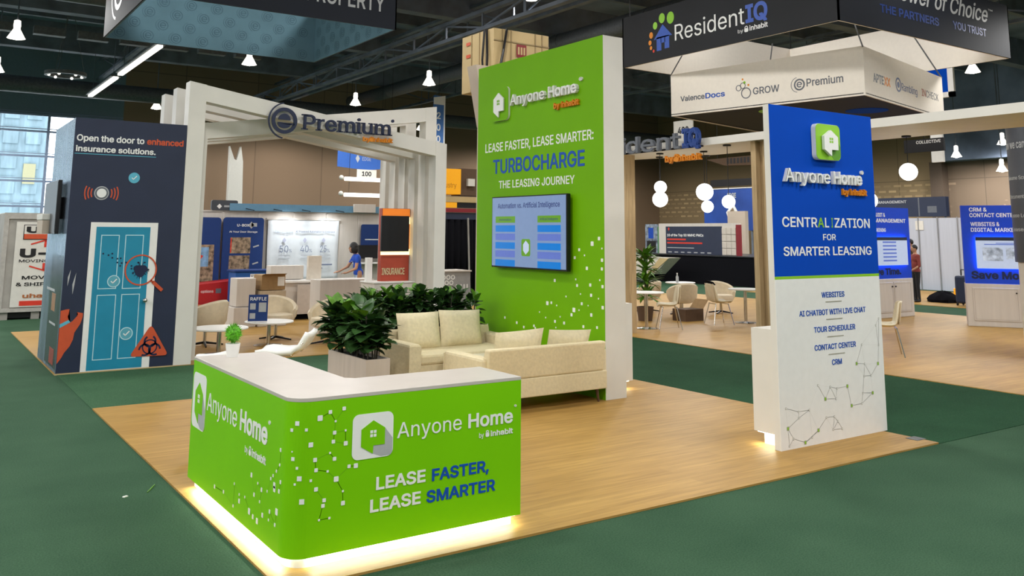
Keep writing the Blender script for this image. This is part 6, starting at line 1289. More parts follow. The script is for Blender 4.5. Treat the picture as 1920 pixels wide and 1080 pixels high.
# fin, banners and numbers hanging far back
fn = thing('wall_fin', 'tall pale forked fin standing in front of the tan wall', 'fin', (12.1, 40, 2.4))
mb = MB(); F = FY(40.0); mb.plate(F, [(11.82, 2.2), (12.50, 2.2), (12.42, 5.0), (12.30, 5.68), (12.12, 5.05)], -.25, 0); mb.plate(F, [(11.82, 2.2), (12.12, 5.05), (12.02, 5.1), (11.80, 5.68)], -.25, 0); mb.build('fin', M['banner_white'], fn)
MB().rect(F, 11.95, 12.35, 0, 2.2, -.2, -.05).build('post', M['banner_white'], fn)
def hang(t, x, y, z, zt=9.5): MB().cyl((x, y, z), (x, y, zt), .008, n=5).build('hanging_wire', M['dark_metal'], t)
hb = thing('hanging_banner', 'blue hanging aisle banner with diamond logo above the white number sign', 'banner', (16, 35, 4.5))
F = FY(35.0); mb = MB(); mb.plate(F, [(14.86, 4.62), (15.6, 4.56), (16.4, 4.54), (17.16, 4.62), (17.16, 5.40), (14.86, 5.36)], -.03, 0); mb.build('cloth', mat('cobalt_banner_cloth', (.03, .11, .42), .7), hb)
MB().plate(F, [(15.68, 5.0), (15.78, 4.82), (15.88, 5.0), (15.78, 5.18)], .001, .004).build('logo', M['ink_fold'], hb); lettering(F, 'EDGE', M['ink_fold'], 16.0, 16.4, 4.92, .15, hb)
hang(hb, 15.2, 35.02, 5.35); hang(hb, 16.9, 35.02, 5.38)
ns = thing('number_sign', 'white aisle sign reading 100 under the blue banner', 'sign', (16.2, 35, 4.2))
MB().rect(F, 15.77, 16.68, 4.20, 4.54, -.03, 0).build('panel', M['banner_white'], ns); lettering(F, '100', M['ink_black'], 16.0, 16.44, 4.26, .20, ns, bold=.03); hang(ns, 15.9, 35.015, 4.52, 4.57); hang(ns, 16.55, 35.015, 4.52, 4.57)
for z, lb in ((4.08, 'upper glossy white tube bar hanging below the number sign'), (3.42, 'lower glossy white tube bar hanging below the number sign')):
    t = thing('hanging_tube', lb, 'tube light', (16.1, 34.5, z), group='glossy tube bars')
    MB().cyl((15.0, 34.5, z), (17.3, 34.5, z), .085, n=14).build('tube', M['tube_glow'], t, smooth=True)
    hang(t, 15.2, 34.5, z, 9.6 if z > 4 else 4.0); hang(t, 17.1, 34.5, z, 9.6 if z > 4 else 4.0)
    MB().sphere((14.85, 34.5, z+.05), .10, 12).build('end_cap', M['banner_white'], t, smooth=True)
vb = thing('vertical_banner', 'tall narrow blue banner reading 200 with a white top', 'banner', (16.9, 30, 5.1))
F = FY(30.0)
MB().rect(F, 16.66, 17.18, 5.1, 7.2, -.03, 0).build('cloth', mat('mid_blue_banner_cloth', (.06, .17, .46), .7), vb)
MB().plate(F, [(16.66, 6.85), (17.18, 6.85), (17.18, 7.22), (16.66, 7.12)], 0, .004).build('white_top', M['white'], vb)
MB().rect(F, 17.12, 17.18, 5.1, 6.85, 0, .004).build('white_edge', M['white'], vb)
for k, ch in enumerate('200'): lettering(F, ch, W, 16.80, 16.98, 6.28-.46*k, .27, vb, bold=.02)
hang(vb, 16.9, 30.02, 7.1)

# tan column with boxed capital
cc = thing('clad_column', 'tan building column with a big boxed capital and maroon mark', 'column', (11.6, 17.4, 0))
MB().box(10.87, 12.45, 16.79, 18.2, 5.20, 6.60).build('capital', M['tan'], cc, bevel=.01)
mb = MB()
for x in (11.10, 11.35, 12.05, 12.25): mb.box(x-.012, x+.012, 16.775, 16.79, 5.2, 6.6)
mb.box(10.87, 12.45, 16.775, 16.79, 6.30, 6.33); mb.box(10.87, 12.45, 16.775, 16.79, 5.24, 5.27)
for y in (17.1, 17.4, 17.75): mb.box(10.855, 10.87, y-.012, y+.012, 5.2, 6.6)
mb.build('panel_joint', mat('dark_tan_joint', (.30, .22, .11), .8), cc)
fC = FY(16.79)
MB().rect(fC, 11.50, 11.78, 5.98, 6.28, .016, .02).build('maroon_mark', M['maroon'], cc)
for u in (11.535, 11.615, 11.695): MB().rect(fC, u, u+.05, 6.04, 6.22, .0201, .023).build('mark_bar', M['tan'], cc)
for z in (6.05, 6.35): MB().rect(FX(10.87), -17.98, -17.80, z, z+.08, .016, .02).build('red_mark', M['red_orange'], cc)
MB().hexa([(10.76, 16.9, 4.3), (11.9, 16.9, 4.3), (11.9, 17.3, 4.3), (10.76, 17.3, 4.3)], [(10.47, 16.9, 5.70), (12.3, 16.9, 5.70), (12.3, 17.3, 5.70), (10.47, 17.3, 5.70)]).build('bracket', M['beige'], cc)
MB().box(10.77, 11.9, 16.9, 17.3, 0, 4.3).build('shaft', M['beige'], cc)
mb = MB(); mb.tube([(10.84, 17.05, 6.6), (10.83, 17.0, 6.0), (10.80, 16.98, 5.4), (10.75, 17.1, 5.2)], .03, 6); mb.tube([(11.2, 16.74, 6.6), (11.1, 16.72, 6.1), (10.95, 16.74, 5.35), (10.86, 16.9, 5.2)], .03, 6); mb.tube([(10.84, 17.15, 6.6), (10.82, 17.2, 5.9), (10.80, 17.1, 5.25)], .025, 6)
mb.build('black_cable', M['black'], cc)

# amber booth and black curtain beyond the pavilion post
ab = thing('amber_sign_box', 'amber box sign on dark headers above a black curtain', 'sign', (14.3, 24.2, 2.9))
MB().box(13.3, 14.36, 24.0, 24.6, 3.08, 3.87).build('amber_panel', M['yellow'], ab)
MB().box(14.36, 16.2, 24.05, 24.6, 3.05, 3.9).build('dark_panel', M['cardboard_dark'], ab)
MB().box(14.60, 14.85, 23.95, 24.05, 3.35, 3.58).build('white_box', M['banner_white'], ab)
MB().box(13.2, 16.3, 23.95, 24.6, 2.83, 3.0).build('tan_beam', M['tan'], ab)
MB().box(13.2, 14.2, 23.95, 24.2, 2.66, 2.82).build('amber_strip', M['yellow'], ab); MB().box(14.2, 16.3, 24.0, 24.2, 2.66, 2.82).build('black_strip', M['black'], ab)
MB().box(13.2, 16.3, 23.95, 24.15, 2.52, 2.64).build('maroon_strip', M['maroon'], ab); MB().box(13.2, 16.3, 24.0, 24.15, 2.30, 2.51).build('navy_strip', M['navy'], ab)
lettering(FY(24.0), 'Industry', mat('dark_amber_lettering', (.45, .2, .01), .5), 13.5, 14.2, 3.28, .16, ab)
cu = thing('black_curtain', 'tall black pleated curtain under the amber sign', 'curtain', (14.6, 24.1, 0))
mb = MB(); top, bot = [], []
for i in range(61):
    x = 13.2+3.0*i/60; y = 24.02+.05*math.sin(i*1.35); top.append(mb.b.verts.new((x, y, 2.3))); bot.append(mb.b.verts.new((x, y, .05)))
for i in range(60): mb.b.faces.new((bot[i], bot[i+1], top[i+1], top[i]))
o = mb.build('cloth', M['black_cloth'], cu, smooth=True); so = o.modifiers.new('solid', 'SOLIDIFY'); so.thickness = .01
MB().cyl((13.1, 24.1, 2.32), (16.3, 24.1, 2.32), .03, n=8).build('rail', M['dark_metal'], cu); MB().cyl((14.68, 23.9, 0), (14.58, 23.9, 2.35), .03, n=8).build('post', M['crate'], cu)
gc = thing('grey_counter', 'grey counter with white printed emblem between pavilion post and green wall', 'counter', (10.4, 17.8, 0))
MB().box(9.9, 10.76, 17.5, 18.1, .014, 1.02).build('body', mat('mid_grey_laminate', (.34, .34, .34), .5), gc)
MB().box(9.86, 10.77, 17.46, 18.14, 1.02, 1.05).build('worktop', M['offwhite'], gc)
fg = FY(17.5)
mb = MB()
for u in (10.06, 10.18, 10.30): mb.ring(fg, (u, .90), .03, .055, .001, .004, n=16); mb.ring(fg, (u-.04, .78), .03, .055, .001, .004, n=16)
for u in (10.38, 10.5, 10.58, 10.66): mb.rect(fg, u, u+.035, .64, .74)
mb.build('emblem', W, gc)

# ================================================================ LOUNGE BOOTH WITH CANOPY
cp = thing('canopy_frame', 'broad white canopy frame over the lounge carrying raised lettering', 'canopy', (12.1, 8, 3.43))
o = [(11.4, 1.0), (12.95, 1.0), (12.95, 12.0), (12.55, 13.9), (11.4, 13.9)]
MB().hexa([(a, b, 3.43) for a, b in o], [(a, b, 3.56) for a, b in o]).build('fascia', M['frame_white'], cp)
fR = FX(11.30)
lettering(fR, 'Resident', M['ink_grey'], -14.05, -11.26, 3.396, .31, cp, .06, bold=.016)
lettering(fR, 'IQ', mat('deep_blue_lettering', (.010, .045, .22), .4), -11.20, -10.785, 3.396, .345, cp, .07, bold=.05)
lettering(fR, 'by inhabit', M['ink_orange'], -11.657, -10.768, 3.175, .115, cp, .05, bold=.03)
lock_icon(fR, -11.42, -11.30, 3.17, 3.31, M['ink_orange'], cp, 0, .055)
mb = MB()
for y in (13.6, 12.4, 11.2): mb.box(11.30, 11.40, y-.01, y+.01, 3.46, 3.52)
mb.box(11.33, 11.36, 10.8, 14.0, 3.40, 3.43); mb.build('letter_rail', M['dark_metal'], cp)
def wood_col(y0, y1, label, x1=12.1):
    t = thing('slatted_column', label, 'column', (11.75, (y0+y1)/2, 0))
    MB().box(11.62, x1, y0+.04, y1-.04, .014, 3.43).build('core', M['oak'], t)
    for y in (y0, y1-.10): MB().box(11.5, x1+.02, y, y+.10, .014, 3.43).build('side_board', M['oak'], t)
    MB().box(11.56, 11.62, (y0+y1)/2-.05, (y0+y1)/2+.05, .014, 3.43).build('slat', M['oak'], t)
wood_col(9.39, 9.88, 'oak slatted column behind the blue and white tower')
wood_col(13.06, 13.42, 'oak slatted column beside the green wall and the palm', 11.78)
g0 = None
for k, (x, y, z, r, lb) in enumerate(((11.86, 12.41, 2.78, .12, 'small opal globe lamp, upper of the touching pair by the palm column'), (12.40, 12.99, 2.58, .154, 'large opal globe lamp, lower of the touching pair by the palm column'), (12.18, 11.58, 2.67, .158, 'largest opal globe lamp, above the dark stage screen'),
        (12.90, 12.20, 2.43, .118, 'small opal globe lamp hanging lowest, under the largest globe'), (11.62, 10.50, 2.45, .114, 'opal globe lamp beside the oak column of the blue tower'), (12.71, 7.84, 2.87, .135, 'opal globe lamp hanging in the open by the kiosks'), (12.3, 8.27, 2.43, .13, 'opal globe lamp peeping out behind the blue tower edge'))):
    t = thing('globe_lamp', lb, 'lamp', (x, y, z), 0, 'opal globe pendants under the canopy')
    MB().sphere((x, y, z), r, 24).build('globe', M['globe'], t, smooth=True)
    MB().cyl((x, y, z+r), (x, y, 3.42), .006, n=6).build('cord', M['black'], t)
    MB().cyl((x, y, 3.405), (x, y, 3.43), .07, n=16).build('ceiling_plate', M['dark_metal'], t)
    ld = bpy.data.lights.new('globe_light', 'POINT'); ld.energy = 4; ld.color = (1, .95, .85); ld.shadow_soft_size = r+.01
    lo = bpy.data.objects.new('globe_light', ld); link(lo, t); lo.location = (0, 0, -r-.03)

gt = 'round cafe tables'
c1 = round_table('white cafe table nearest the green wall', (12.50, 13.55, Z), .36, .725, gt)
copy_tree(c1, (15.15, 13.30, Z), label='white cafe table beside the chair draped with a black jacket')
copy_tree(c1, (15.75, 15.85, Z), label='white cafe table with a water bottle on it')
gs = 'cream shell chairs'
sc = shell_chair('cream shell chair turned to the nearest cafe table, its back to the carton', (12.86, 13.28, Z), math.atan2(-(.30), -(-.36))+PI/2, gs)
def faceto(p, q):   # rotation so that local -Y points from p to q
    return math.atan2(q[1]-p[1], q[0]-p[0])+PI/2
sc.rotation_euler.z = faceto((12.86, 13.28), (12.2, 13.75))
copy_tree(sc, (12.0, 13.95, Z), faceto((12.0, 13.95), (12.6, 13.5)), 'cream shell chair half hidden by the green wall edge')
copy_tree(sc, (14.45, 13.42, Z), faceto((14.45, 13.42), (15.2, 13.15)), 'cream shell chair with a black jacket over its back')
copy_tree(sc, (13.10, 8.62, Z), faceto((13.10, 8.62), (12.4, 9.5)), 'cream shell chair peeping out behind the blue and white tower')
gq = 'tub chairs'
tub_chair('beige tub chair behind the nearest cafe chair, its curved back toward the viewer', (15.3, 15.35, Z), math.radians(160), gq)
tub_chair('beige tub chair beside the palm, deepest in the lounge', (15.25, 16.5, Z), math.radians(200), gq)
tub_chair('beige tub chair facing out behind the jacket chair', (16.5, 15.26, Z), math.radians(-20), gq)
jk = MB(); pts = [(-.14, .17, .86), (-.02, .22, .885), (.10, .20, .86), (.16, .14, .80), (.19, .08, .70), (.20, .04, .60), (.21, .02, .50)]
Rj = Matrix.Rotation(faceto((14.45, 13.42), (15.2, 13.15)), 3, 'Z'); Lj = Vector((14.45, 13.42, .01))
rows = []
for k, p in enumerate(pts):
    p = Vector(p); wv = Vector((0, .05+.015*(k % 2), .035)); hv = Vector((.02, -.05, -.03))
    rows.append([jk.b.verts.new(Lj+Rj @ (p+q)) for q in (wv, Vector((.025, 0, .03)), hv, Vector((-.02, .02, -.05)))])
for A, B in zip(rows, rows[1:]):
    for i in range(4): jk.b.faces.new((A[i], A[(i+1) % 4], B[(i+1) % 4], B[i]))
jk.b.faces.new(rows[0]); jk.b.faces.new(rows[-1][::-1])
tag(jk.build('jacket', M['black_cloth'], smooth=True), 'black jacket draped over the back of a cream shell chair', 'jacket')
wb = thing('water_bottle', 'small clear-grey water bottle standing on the cafe table', 'bottle', (15.55, 15.75, .74))
MB().lathe([(.032, 0), (.035, .02), (.035, .13), (.014, .175), (.014, .20)], (15.55, 15.75, .74), 14).build('body', mat('clear_grey_plastic', (.45, .47, .48), .1), wb, smooth=True)
MB().cyl((15.55, 15.75, .94), (15.55, 15.75, .965), .017, n=12).build('cap', M['white'], wb)
cb = thing('open_carton', 'dark open carton on the floor between the cafe chairs', 'box', (14.45, 14.35, Z))
MB().box(14.2, 14.75, 14.15, 14.55, Z, .27).build('carton', M['cardboard_dark'], cb)
mb = MB(); mb.hexa([(14.75, 14.15, .27), (14.75, 14.55, .27), (14.74, 14.55, .27), (14.74, 14.15, .27)], [(14.92, 14.15, .46), (14.92, 14.55, .46), (14.91, 14.55, .46), (14.91, 14.15, .46)]); mb.build('flap', M['cardboard'], cb)
# palm in pot
pm = thing('potted_palm', 'tall green palm in a dark pot beside the oak column', 'plant', (13.62, 14.80, Z))
b_ = Vector((13.62, 14.80, Z))
MB().lathe([(.15, 0), (.19, .30), (.17, .30), (.165, .26)], b_, 20).build('pot', M['cardboard_dark'], pm, smooth=True)
mb = MB(); mb.cyl(b_+Vector((0, 0, .25)), b_+Vector((.03, 0, 1.0)), .03, .022, 8); mb.cyl(b_+Vector((.03, 0, 1.0)), b_+Vector((0, .02, 1.45)), .022, .012, 8); mb.build('trunk', M['stem'], pm)
mb = MB(); rr = random.Random(11)
for base, n, L in ((.50, 34, .36), (.80, 44, .38), (1.08, 40, .36), (1.34, 48, .36)):
    for i in range(n):
        a = 2*PI*i/n+rr.random(); el = rr.uniform(.05, 1.2); d = Vector((math.cos(a)*math.cos(el), math.sin(a)*math.cos(el), math.sin(el)))
        leaf(mb, b_+Vector((.02, 0, base+rr.uniform(-.05, .05))), d, L*rr.uniform(.8, 1.2), .075, rr.uniform(.2, .6), rows=5)
mb.build('fronds', M['leaf_light'], pm, smooth=True)

# black stage, dark presentation wall and blue poster behind the lounge
sg = thing('black_stage', 'wide black skirted stage behind the lounge tables', 'stage', (27, 25, 0))
MB().box(25.5, 29, 21.5, 30, 0, 1.06).build('skirt', M['black_cloth'], sg)
MB().box(25.45, 29, 21.45, 30.05, 1.06, 1.10).build('deck', M['black'], sg)
pd2 = thing('slanted_lectern', 'cream podium with slanted side in front of the black stage', 'podium', (24.2, 25.5, 0))
MB().hexa([(24, 25.55, .36), (24, 27.2, .36), (24.6, 27.2, .36), (24.6, 25.55, .36)], [(24, 24.7, 1.0), (24, 27.2, 1.0), (24.6, 27.2, 1.0), (24.6, 24.7, 1.0)]).build('body', mat('cream_board', (.60, .54, .46), .6), pd2)
MB().box(24.05, 24.6, 25.9, 27.1, 0, .36).build('foot', M['black'], pd2)
MB().hexa([(23.97, 25.62, .40), (23.97, 25.9, .40), (24, 25.9, .40), (24, 25.62, .40)], [(23.97, 24.72, .98), (23.97, 25.2, .98), (24, 25.2, .98), (24, 24.72, .98)]).build('oak_edge', M['tan'], pd2)
pw = thing('presentation_wall', 'dark navy presentation wall with red lines on the black stage', 'display wall', (26.2, 25.2, 1.1))
MB().box(26.05, 26.15, 23.05, 27.4, 1.103, 2.32).build('frame', M['offwhite'], pw)
fK = FX(26.04)
MB().rect(fK, -26.98, -23.92, 1.105, 2.20, -.02, .003).build('panel', M['navy'], pw)
fK = FX(26.035)
lettering(fK, '10 of the Top 50 NMHC PMCs', W, -26.9, -24.88, 1.80, .10, pw, bold=.02)
mb = MB(); mb.rect(fK, -26.9, -25.84, 1.65, 1.71); mb.rect(fK, -26.9, -24.95, 1.51, 1.57); mb.build('red_line', M['ink_red'], pw)
MB().rect(fK, -26.9, -25.4, 1.33, 1.36).build('grey_line', M['ink_fold'], pw)
mb = MB()
for i in range(7): mb.rect(fK, -26.85+.36*i, -26.65+.36*i, 1.15, 1.19)
mb.build('logo_row', M['ink_fold'], pw)
MB().plate(fK, [(-26.85, 2.10), (-26.8, 2.02), (-26.75, 2.10), (-26.8, 2.17)], 0, .003).build('red_mark', M['ink_red'], pw)
dw = thing('drawer_wall', 'cream wall of small drawers with a red edge on the stage', 'cabinet', (26.2, 23.5, 1.1))
for i in range(3):
    for j in range(4):
        d_ = MB().box(26.0, 26.05, 23.2+.235*i, 23.42+.235*i, 1.12+.26*j, 1.36+.26*j).build('drawer', mat('cream_drawer', (.58, .52, .45), .5), dw) if (i, j) == (0, 0) else None
        if d_: D0 = d_
        else:
            d_ = D0.copy(); COL.objects.link(d_); d_.parent = dw; d_.location = (0, .235*i, .26*j)
MB().box(26.0, 26.06, 22.95, 23.18, 1.10, 2.26).build('red_edge', M['maroon'], dw)
eb = thing('stage_poster', 'large royal blue poster with a tilted white card behind the stage', 'poster', (36, 32.8, 2))
MB().box(36, 36.1, 30.6, 34.3, 2.1, 4.32).build('panel', mat('royal_blue_poster', (.015, .06, .30), .5, var=.3, scale=.8), eb)
MB().box(36.02, 36.08, 31, 31.1, 0, 2.1).box(36.02, 36.08, 33.8, 33.9, 0, 2.1).build('leg', M['steel'], eb)
MB().box(35.97, 36.0, 30.6, 34.3, 4.28, 4.33).build('light_edge', M['banner_white'], eb)
MB().box(35.9, 36.1, 30.6, 33.7, 4.42, 4.78).build('black_header', M['black'], eb)
fE = FX(35.99); lettering(fE, 'EDGE', M['ink_fold'], -32.6, -32.0, 3.80, .26, eb, bold=.03)
MB().plate(fE, [(-32.7, 3.05), (-32.2, 3.55), (-31.9, 3.05), (-32.5, 2.55)], .001, .02).build('white_card', W, eb)
MB().plate(fE, [(-32.5, 3.05), (-32.22, 3.3), (-32.08, 3.05), (-32.42, 2.8)], .021, .03).build('card_picture', M['photo_warm'], eb)
mb = MB()
for u in (-31.9, -31.6): mb.rrect(fE, u, u+.2, 2.3, 2.5, .04, .001, .01)
mb.build('icon', M['cyan'], eb)
MB().box(30, 30.2, 26.2, 27.2, 0, 2.9).build('panel', M['beige'], tag(thing('pale_panel', 'pale grey panel standing behind the dark presentation wall', 'panel', (30, 26.7, 0))))
pp = thing('people_poster', 'poster of a person in blue at the stage edge by the palm', 'poster', (26.3, 28.2, 1.1))
MB().box(26.3, 26.36, 27.75, 28.5, 1.1, 2.3).build('panel', mat('poster_print', (.20, .24, .30), .5, var=.9, scale=5), pp)
MB().rect(FX(26.3), -28.3, -28.0, 1.7, 2.15, .001, .01).build('blue_figure', M['tee'], pp); MB().rect(FX(26.3), -28.4, -27.85, 1.12, 1.6, .001, .01).build('dark_figure', M['black'], pp)
MB().box(26.25, 26.3, 27.45, 27.7, 1.1, 2.2).build('green_edge', mat('soft_green_print', (.08, .22, .10), .6), pp)
bh = thing('black_header_sign', 'long black header sign with pale letters beyond the canopy', 'sign', (20, 17.5, 3.9))
MB().hexa([(20, 16.6, 3.86), (20, 18.2, 3.92), (20.1, 18.2, 3.92), (20.1, 16.6, 3.86)], [(20, 16.6, 4.16), (20, 18.9, 4.14), (20.1, 18.9, 4.14), (20.1, 16.6, 4.16)]).build('panel', M['cardboard_dark'], bh)
mb = MB()
for i in range(10): mb.rect(FX(20), -18.1+.13*i, -18.02+.13*i, 3.96, 4.12)
mb.build('letter_bar', M['ink_black'], bh); hang(bh, 20.05, 17.0, 4.16); hang(bh, 20.05, 18.5, 4.15)
n4 = thing('number_sign', 'white hanging sign reading 400 behind the raised blue letters', 'sign', (20, 19.9, 4.8))
MB().box(20, 20.04, 19.45, 20.28, 4.80, 5.44).build('panel', M['banner_white'], n4); lettering(FX(20), '400', M['ink_black'], -20.1, -19.62, 5.02, .22, n4, bold=.03); hang(n4, 20.02, 19.9, 5.4)
d2 = thing('dark_hanging_sign', 'small dark hanging sign with white letters near the canopy', 'sign', (22, 13.1, 4.1))
MB().box(22, 22.08, 12.55, 13.65, 4.08, 4.42).build('panel', M['banner_black'], d2); lettering(FX(22), 'COLLECTIVE', W, -13.3, -12.62, 4.30, .08, d2, bold=.02); hang(d2, 22.04, 13.1, 4.4)

# ================================================================ KIOSKS
def kiosk(o, u, wd, label, lines, foot, scr, parts_side):
    u = Vector((*u, 0)).normalized(); n = Vector((u.y, -u.x, 0)); F = Face((o[0], o[1], 0), u, n)
    t = thing('info_kiosk', label, 'kiosk', (o[0], o[1], Z), 0, 'lit blue kiosks')
    MB().rect(F, 0, wd, Z, .90, -.55, .02).build('cabinet', M['offwhite'], t, bevel=.008)
    for a, b in ((.12, wd*.52), (wd*.54, wd-.1)):
        d_ = MB().rect(F, a, b, .13, .82, .02, .034).build('cabinet_door', M['offwhite'], t, bevel=.006)
        mb = MB(); mb.rect(F, a+.03, b-.03, .16, .165, .034, .037); mb.rect(F, a+.03, b-.03, .785, .79, .034, .037); mb.rect(F, a+.03, a+.035, .16, .79, .034, .037); mb.rect(F, b-.035, b-.03, .16, .79, .034, .037)
        mb.build('door_bead', mat('taupe_bead', (.36, .31, .27), .6), d_)
        x = b-.05 if a < .2 else a+.05
        mb = MB(); mb.cyl(F.p(x, .72, .034), F.p(x, .72, .06), .016, n=10); mb.build('door_knob', M['dark_metal'], d_)
    MB().rect(F, 0, wd, .90, 2.55, -.30, 0).build('blue_panel', M['kiosk_blue'], t)
    mb = MB(); a, b, c, d = scr
    for q in ((a+.01, a+.03, c+.01, d-.01), (b-.03, b-.01, c+.01, d-.01), (a+.03, b-.03, c+.01, c+.03), (a+.03, b-.03, d-.03, d-.01)): mb.rect(F, *q, .012, .035)
    mb.build('halo_strip', M['kiosk_glow'], t)
    sc_ = MB().rect(F, scr[0], scr[1], scr[2], scr[3], .036, .055).build('screen', M['scr_white'], t)
    MB().rect(F, scr[0], scr[1], scr[3]-.075, scr[3], .0551, .057).build('screen_header', M['navy'], sc_)
    parts_side(F, sc_)
    for s_, a, b, v, c in lines: lettering(F, s_, W, a, b, v, c, t, bold=.02, w0=.001)
    for s_, a, b, v, c in foot: lettering(F, s_, M['ink_navy'], a, b, v, c, t, bold=.035, w0=.001)
    return t
def rows_side(F, p):
    mb = MB()
    for k in range(6): mb.rect(F, .55, 1.08, 1.30+.085*k, 1.335+.085*k, .0551, .0565)
    mb.build('screen_row', M['scr_violet'], p)
kiosk((18.30, 12.43), (1, 0), 1.74, 'lit blue kiosk with a listing screen, partly hidden by the blue tower', [('AUDIT &', .36, .78, 2.33, .09), ('MANAGEMENT', .36, 1.60, 2.20, .09), ('SCREENING', .30, .78, 1.98, .085)], [('Save Time.', .05, 1.30, .99, .15)], (.28, 1.53, 1.21, 1.86), rows_side)
def photo_side(F, p):
    MB().rect(F, .36, .74, 1.38, 1.66, .0551, .057).build('screen_photo', mat('office_photo', (.35, .40, .50), .4, var=.9, scale=8, emit=.3, emit_rgb=(.3, .38, .5)), p)
    MB().rect(F, .80, 1.15, 1.42, 1.66, .0551, .057).build('screen_photo', mat('office_photo', (.35, .40, .50), .4, var=.9, scale=8, emit=.3, emit_rgb=(.3, .38, .5)), p)
    mb = MB(); mb.rect(F, .40, 1.05, 1.715, 1.735, .0551, .057); mb.rect(F, .62, 1.05, 1.745, 1.76, .0551, .057); mb.build('screen_row', M['scr_violet'], p)
kiosk((18.87, 10.48), (.49, -.79), 1.9, 'lit blue kiosk with an office photo screen beside the charcoal column', [('CRM &', .16, .50, 2.42, .085), ('CONTACT CENTER', .16, 1.05, 2.30, .085), ('WEBSITES &', .17, .72, 2.11, .085), ('DIGITAL MARKETING', .17, 1.25, 1.99, .085)], [('Save Money.', .12, 1.45, 1.0, .16)], (.24, 1.30, 1.22, 1.88), photo_side)
class Cyl:
    def __init__(s, c, r, a0): s.c, s.r, s.a0 = Vector((*c, 0)), r, a0; s.u = Vector((1, 0, 0)); s.n = Vector((0, -1, 0))
    def p(s, u, v, w=0):
        a = s.a0+u/s.r; return s.c+Vector(((s.r+w)*math.cos(a), (s.r+w)*math.sin(a), v))
cc2 = thing('round_info_column', 'charcoal round information column on a white drum at the picture edge', 'column', (15.28, 6.84, Z))
MB().cyl((15.28, 6.84, Z), (15.28, 6.84, 1.49), .66, n=48).build('drum', M['frame_white'], cc2, smooth=True)
MB().cyl((15.28, 6.84, 1.49), (15.28, 6.84, 3.74), .70, n=48).build('print', M['charcoal'], cc2, smooth=True)
K = Cyl((15.28, 6.84), .70, math.radians(116.5))
for s_, a, b, v, c in (('how we can', .04, .62, 3.30, .13), ('Resume Screening', .10, .85, 2.80, .06), ('Document Review', .12, .85, 2.50, .06), ('Lease Learning', .12, .85, 2.20, .06), ('Lease Help', .12, .80, 1.98, .06)): lettering(K, s_, M['ink_fold'], a, b, v, c, cc2, bold=.01, w0=.002)
# drape wall, dark sign and luggage beyond the kiosks
dp = thing('drape_wall', 'tall white drape panels behind the two standing people', 'drape', (30, 18, 0))
for k in range(5):
    MB().box(30, 30.06, 16.1+.72*k, 16.78+.72*k, .014, 2.52).build('panel', M['drape'], dp)
    MB().cyl((29.98, 16.08+.72*k, 0), (29.98, 16.08+.72*k, 2.55), .02, n=8).build('pole', mat('grey_pole', (.25, .26, .28), .4), dp)
MB().box(29.98, 30, 18.05, 18.35, 2.1, 2.42).build('paper_notice', M['banner_white'], dp)
tag(MB().box(29.9, 29.98, 15.3, 16.05, .014, 2.50).build('room_divider', mat('grey_hard_panel', (.42, .38, .36), .6), bevel=.01), 'grey hard panel beside the white drape wall', 'panel')
dn = thing('dark_booth_sign', 'long dark navy booth header above the white drapes', 'sign', (30.5, 19, 2.6))
MB().box(30.4, 30.6, 17.4, 20.5, 2.58, 3.28).build('panel', M['navy'], dn)
MB().cyl((30.5, 17.5, 0), (30.5, 17.5, 2.6), .04, n=8).build('post', M['steel'], dn); MB().cyl((30.5, 20.4, 0), (30.5, 20.4, 2.6), .04, n=8).build('post', M['steel'], dn)
lettering(FX(30.4), 'MANAGEMENT', M['ink_fold'], -20.1, -18.9, 3.08, .10, dn, bold=.02)
mb = MB(); mb.rect(FX(30.4), -18.1, -17.75, 2.72, 2.95); mb.rect(FX(30.4), -18.45, -18.40, 2.6, 3.26); mb.build('printed_mark', M['ink_grey'], dn)
su = thing('suitcase', 'dark blue upright suitcase standing by the kiosk cabinet', 'suitcase', (24.1, 13.4, Z))
MB().obox((24.15, 13.42, .45), (.30, .48, .74), rz=.3).build('shell', M['navy'], su, bevel=.05)
mb = MB(); mb.tube([(24.1, 13.3, .82), (24.1, 13.3, .98), (24.2, 13.55, .98), (24.2, 13.55, .82)], .015, 6); mb.build('handle', M['black'], su)
mb = MB()
for x, y in ((24.0, 13.25), (24.3, 13.6), (24.05, 13.62), (24.27, 13.22)): mb.sphere((x, y, .05), .035, 10)
mb.build('wheel', M['black'], su)
mb = MB(); rr = random.Random(2); c = Vector((24.9, 14.5, .014)); n = 20; rings = []
for k, (r, z) in enumerate(((.46, .0), (.48, .08), (.36, .18), (.20, .26), (.02, .29))):
    rings.append([mb.b.verts.new(c+Vector((r*.8*math.cos(2*PI*i/n)*(1+.15*math.sin(i*2.3+k)), r*math.sin(2*PI*i/n)*(1+.15*math.sin(i*1.7+k)), z*(1+.15*math.sin(i+k))))) for i in range(n)])
for A, B in zip(rings, rings[1:]):
    for i in range(n): mb.b.faces.new((A[i], A[(i+1) % n], B[(i+1) % n], B[i]))
mb.b.faces.new(rings[0][::-1]); mb.b.faces.new(rings[-1])
tag(mb.build('duffel_bag', M['black_cloth'], smooth=True), 'slumped black bag lying on the floor before the drapes', 'bag')
tag(MB().box(27.0, 27.4, 14.9, 15.4, .014, .30).build('tool_case', M['yellow'], bevel=.02), 'small amber case on the floor near the suitcase', 'case')

tag(MB().obox((1.485, 7.11, .004), (.035, .02, .006), rz=.5).build('paper_scrap', M['white']), 'tiny white paper scrap lying on the green aisle carpet', 'litter')
tag(MB().bar((1.64, 7.13, .006), (1.73, 7.30, .008), .006).build('straw', M['leaf_light']), 'thin dry straw lying on the aisle carpet near the counter', 'litter')

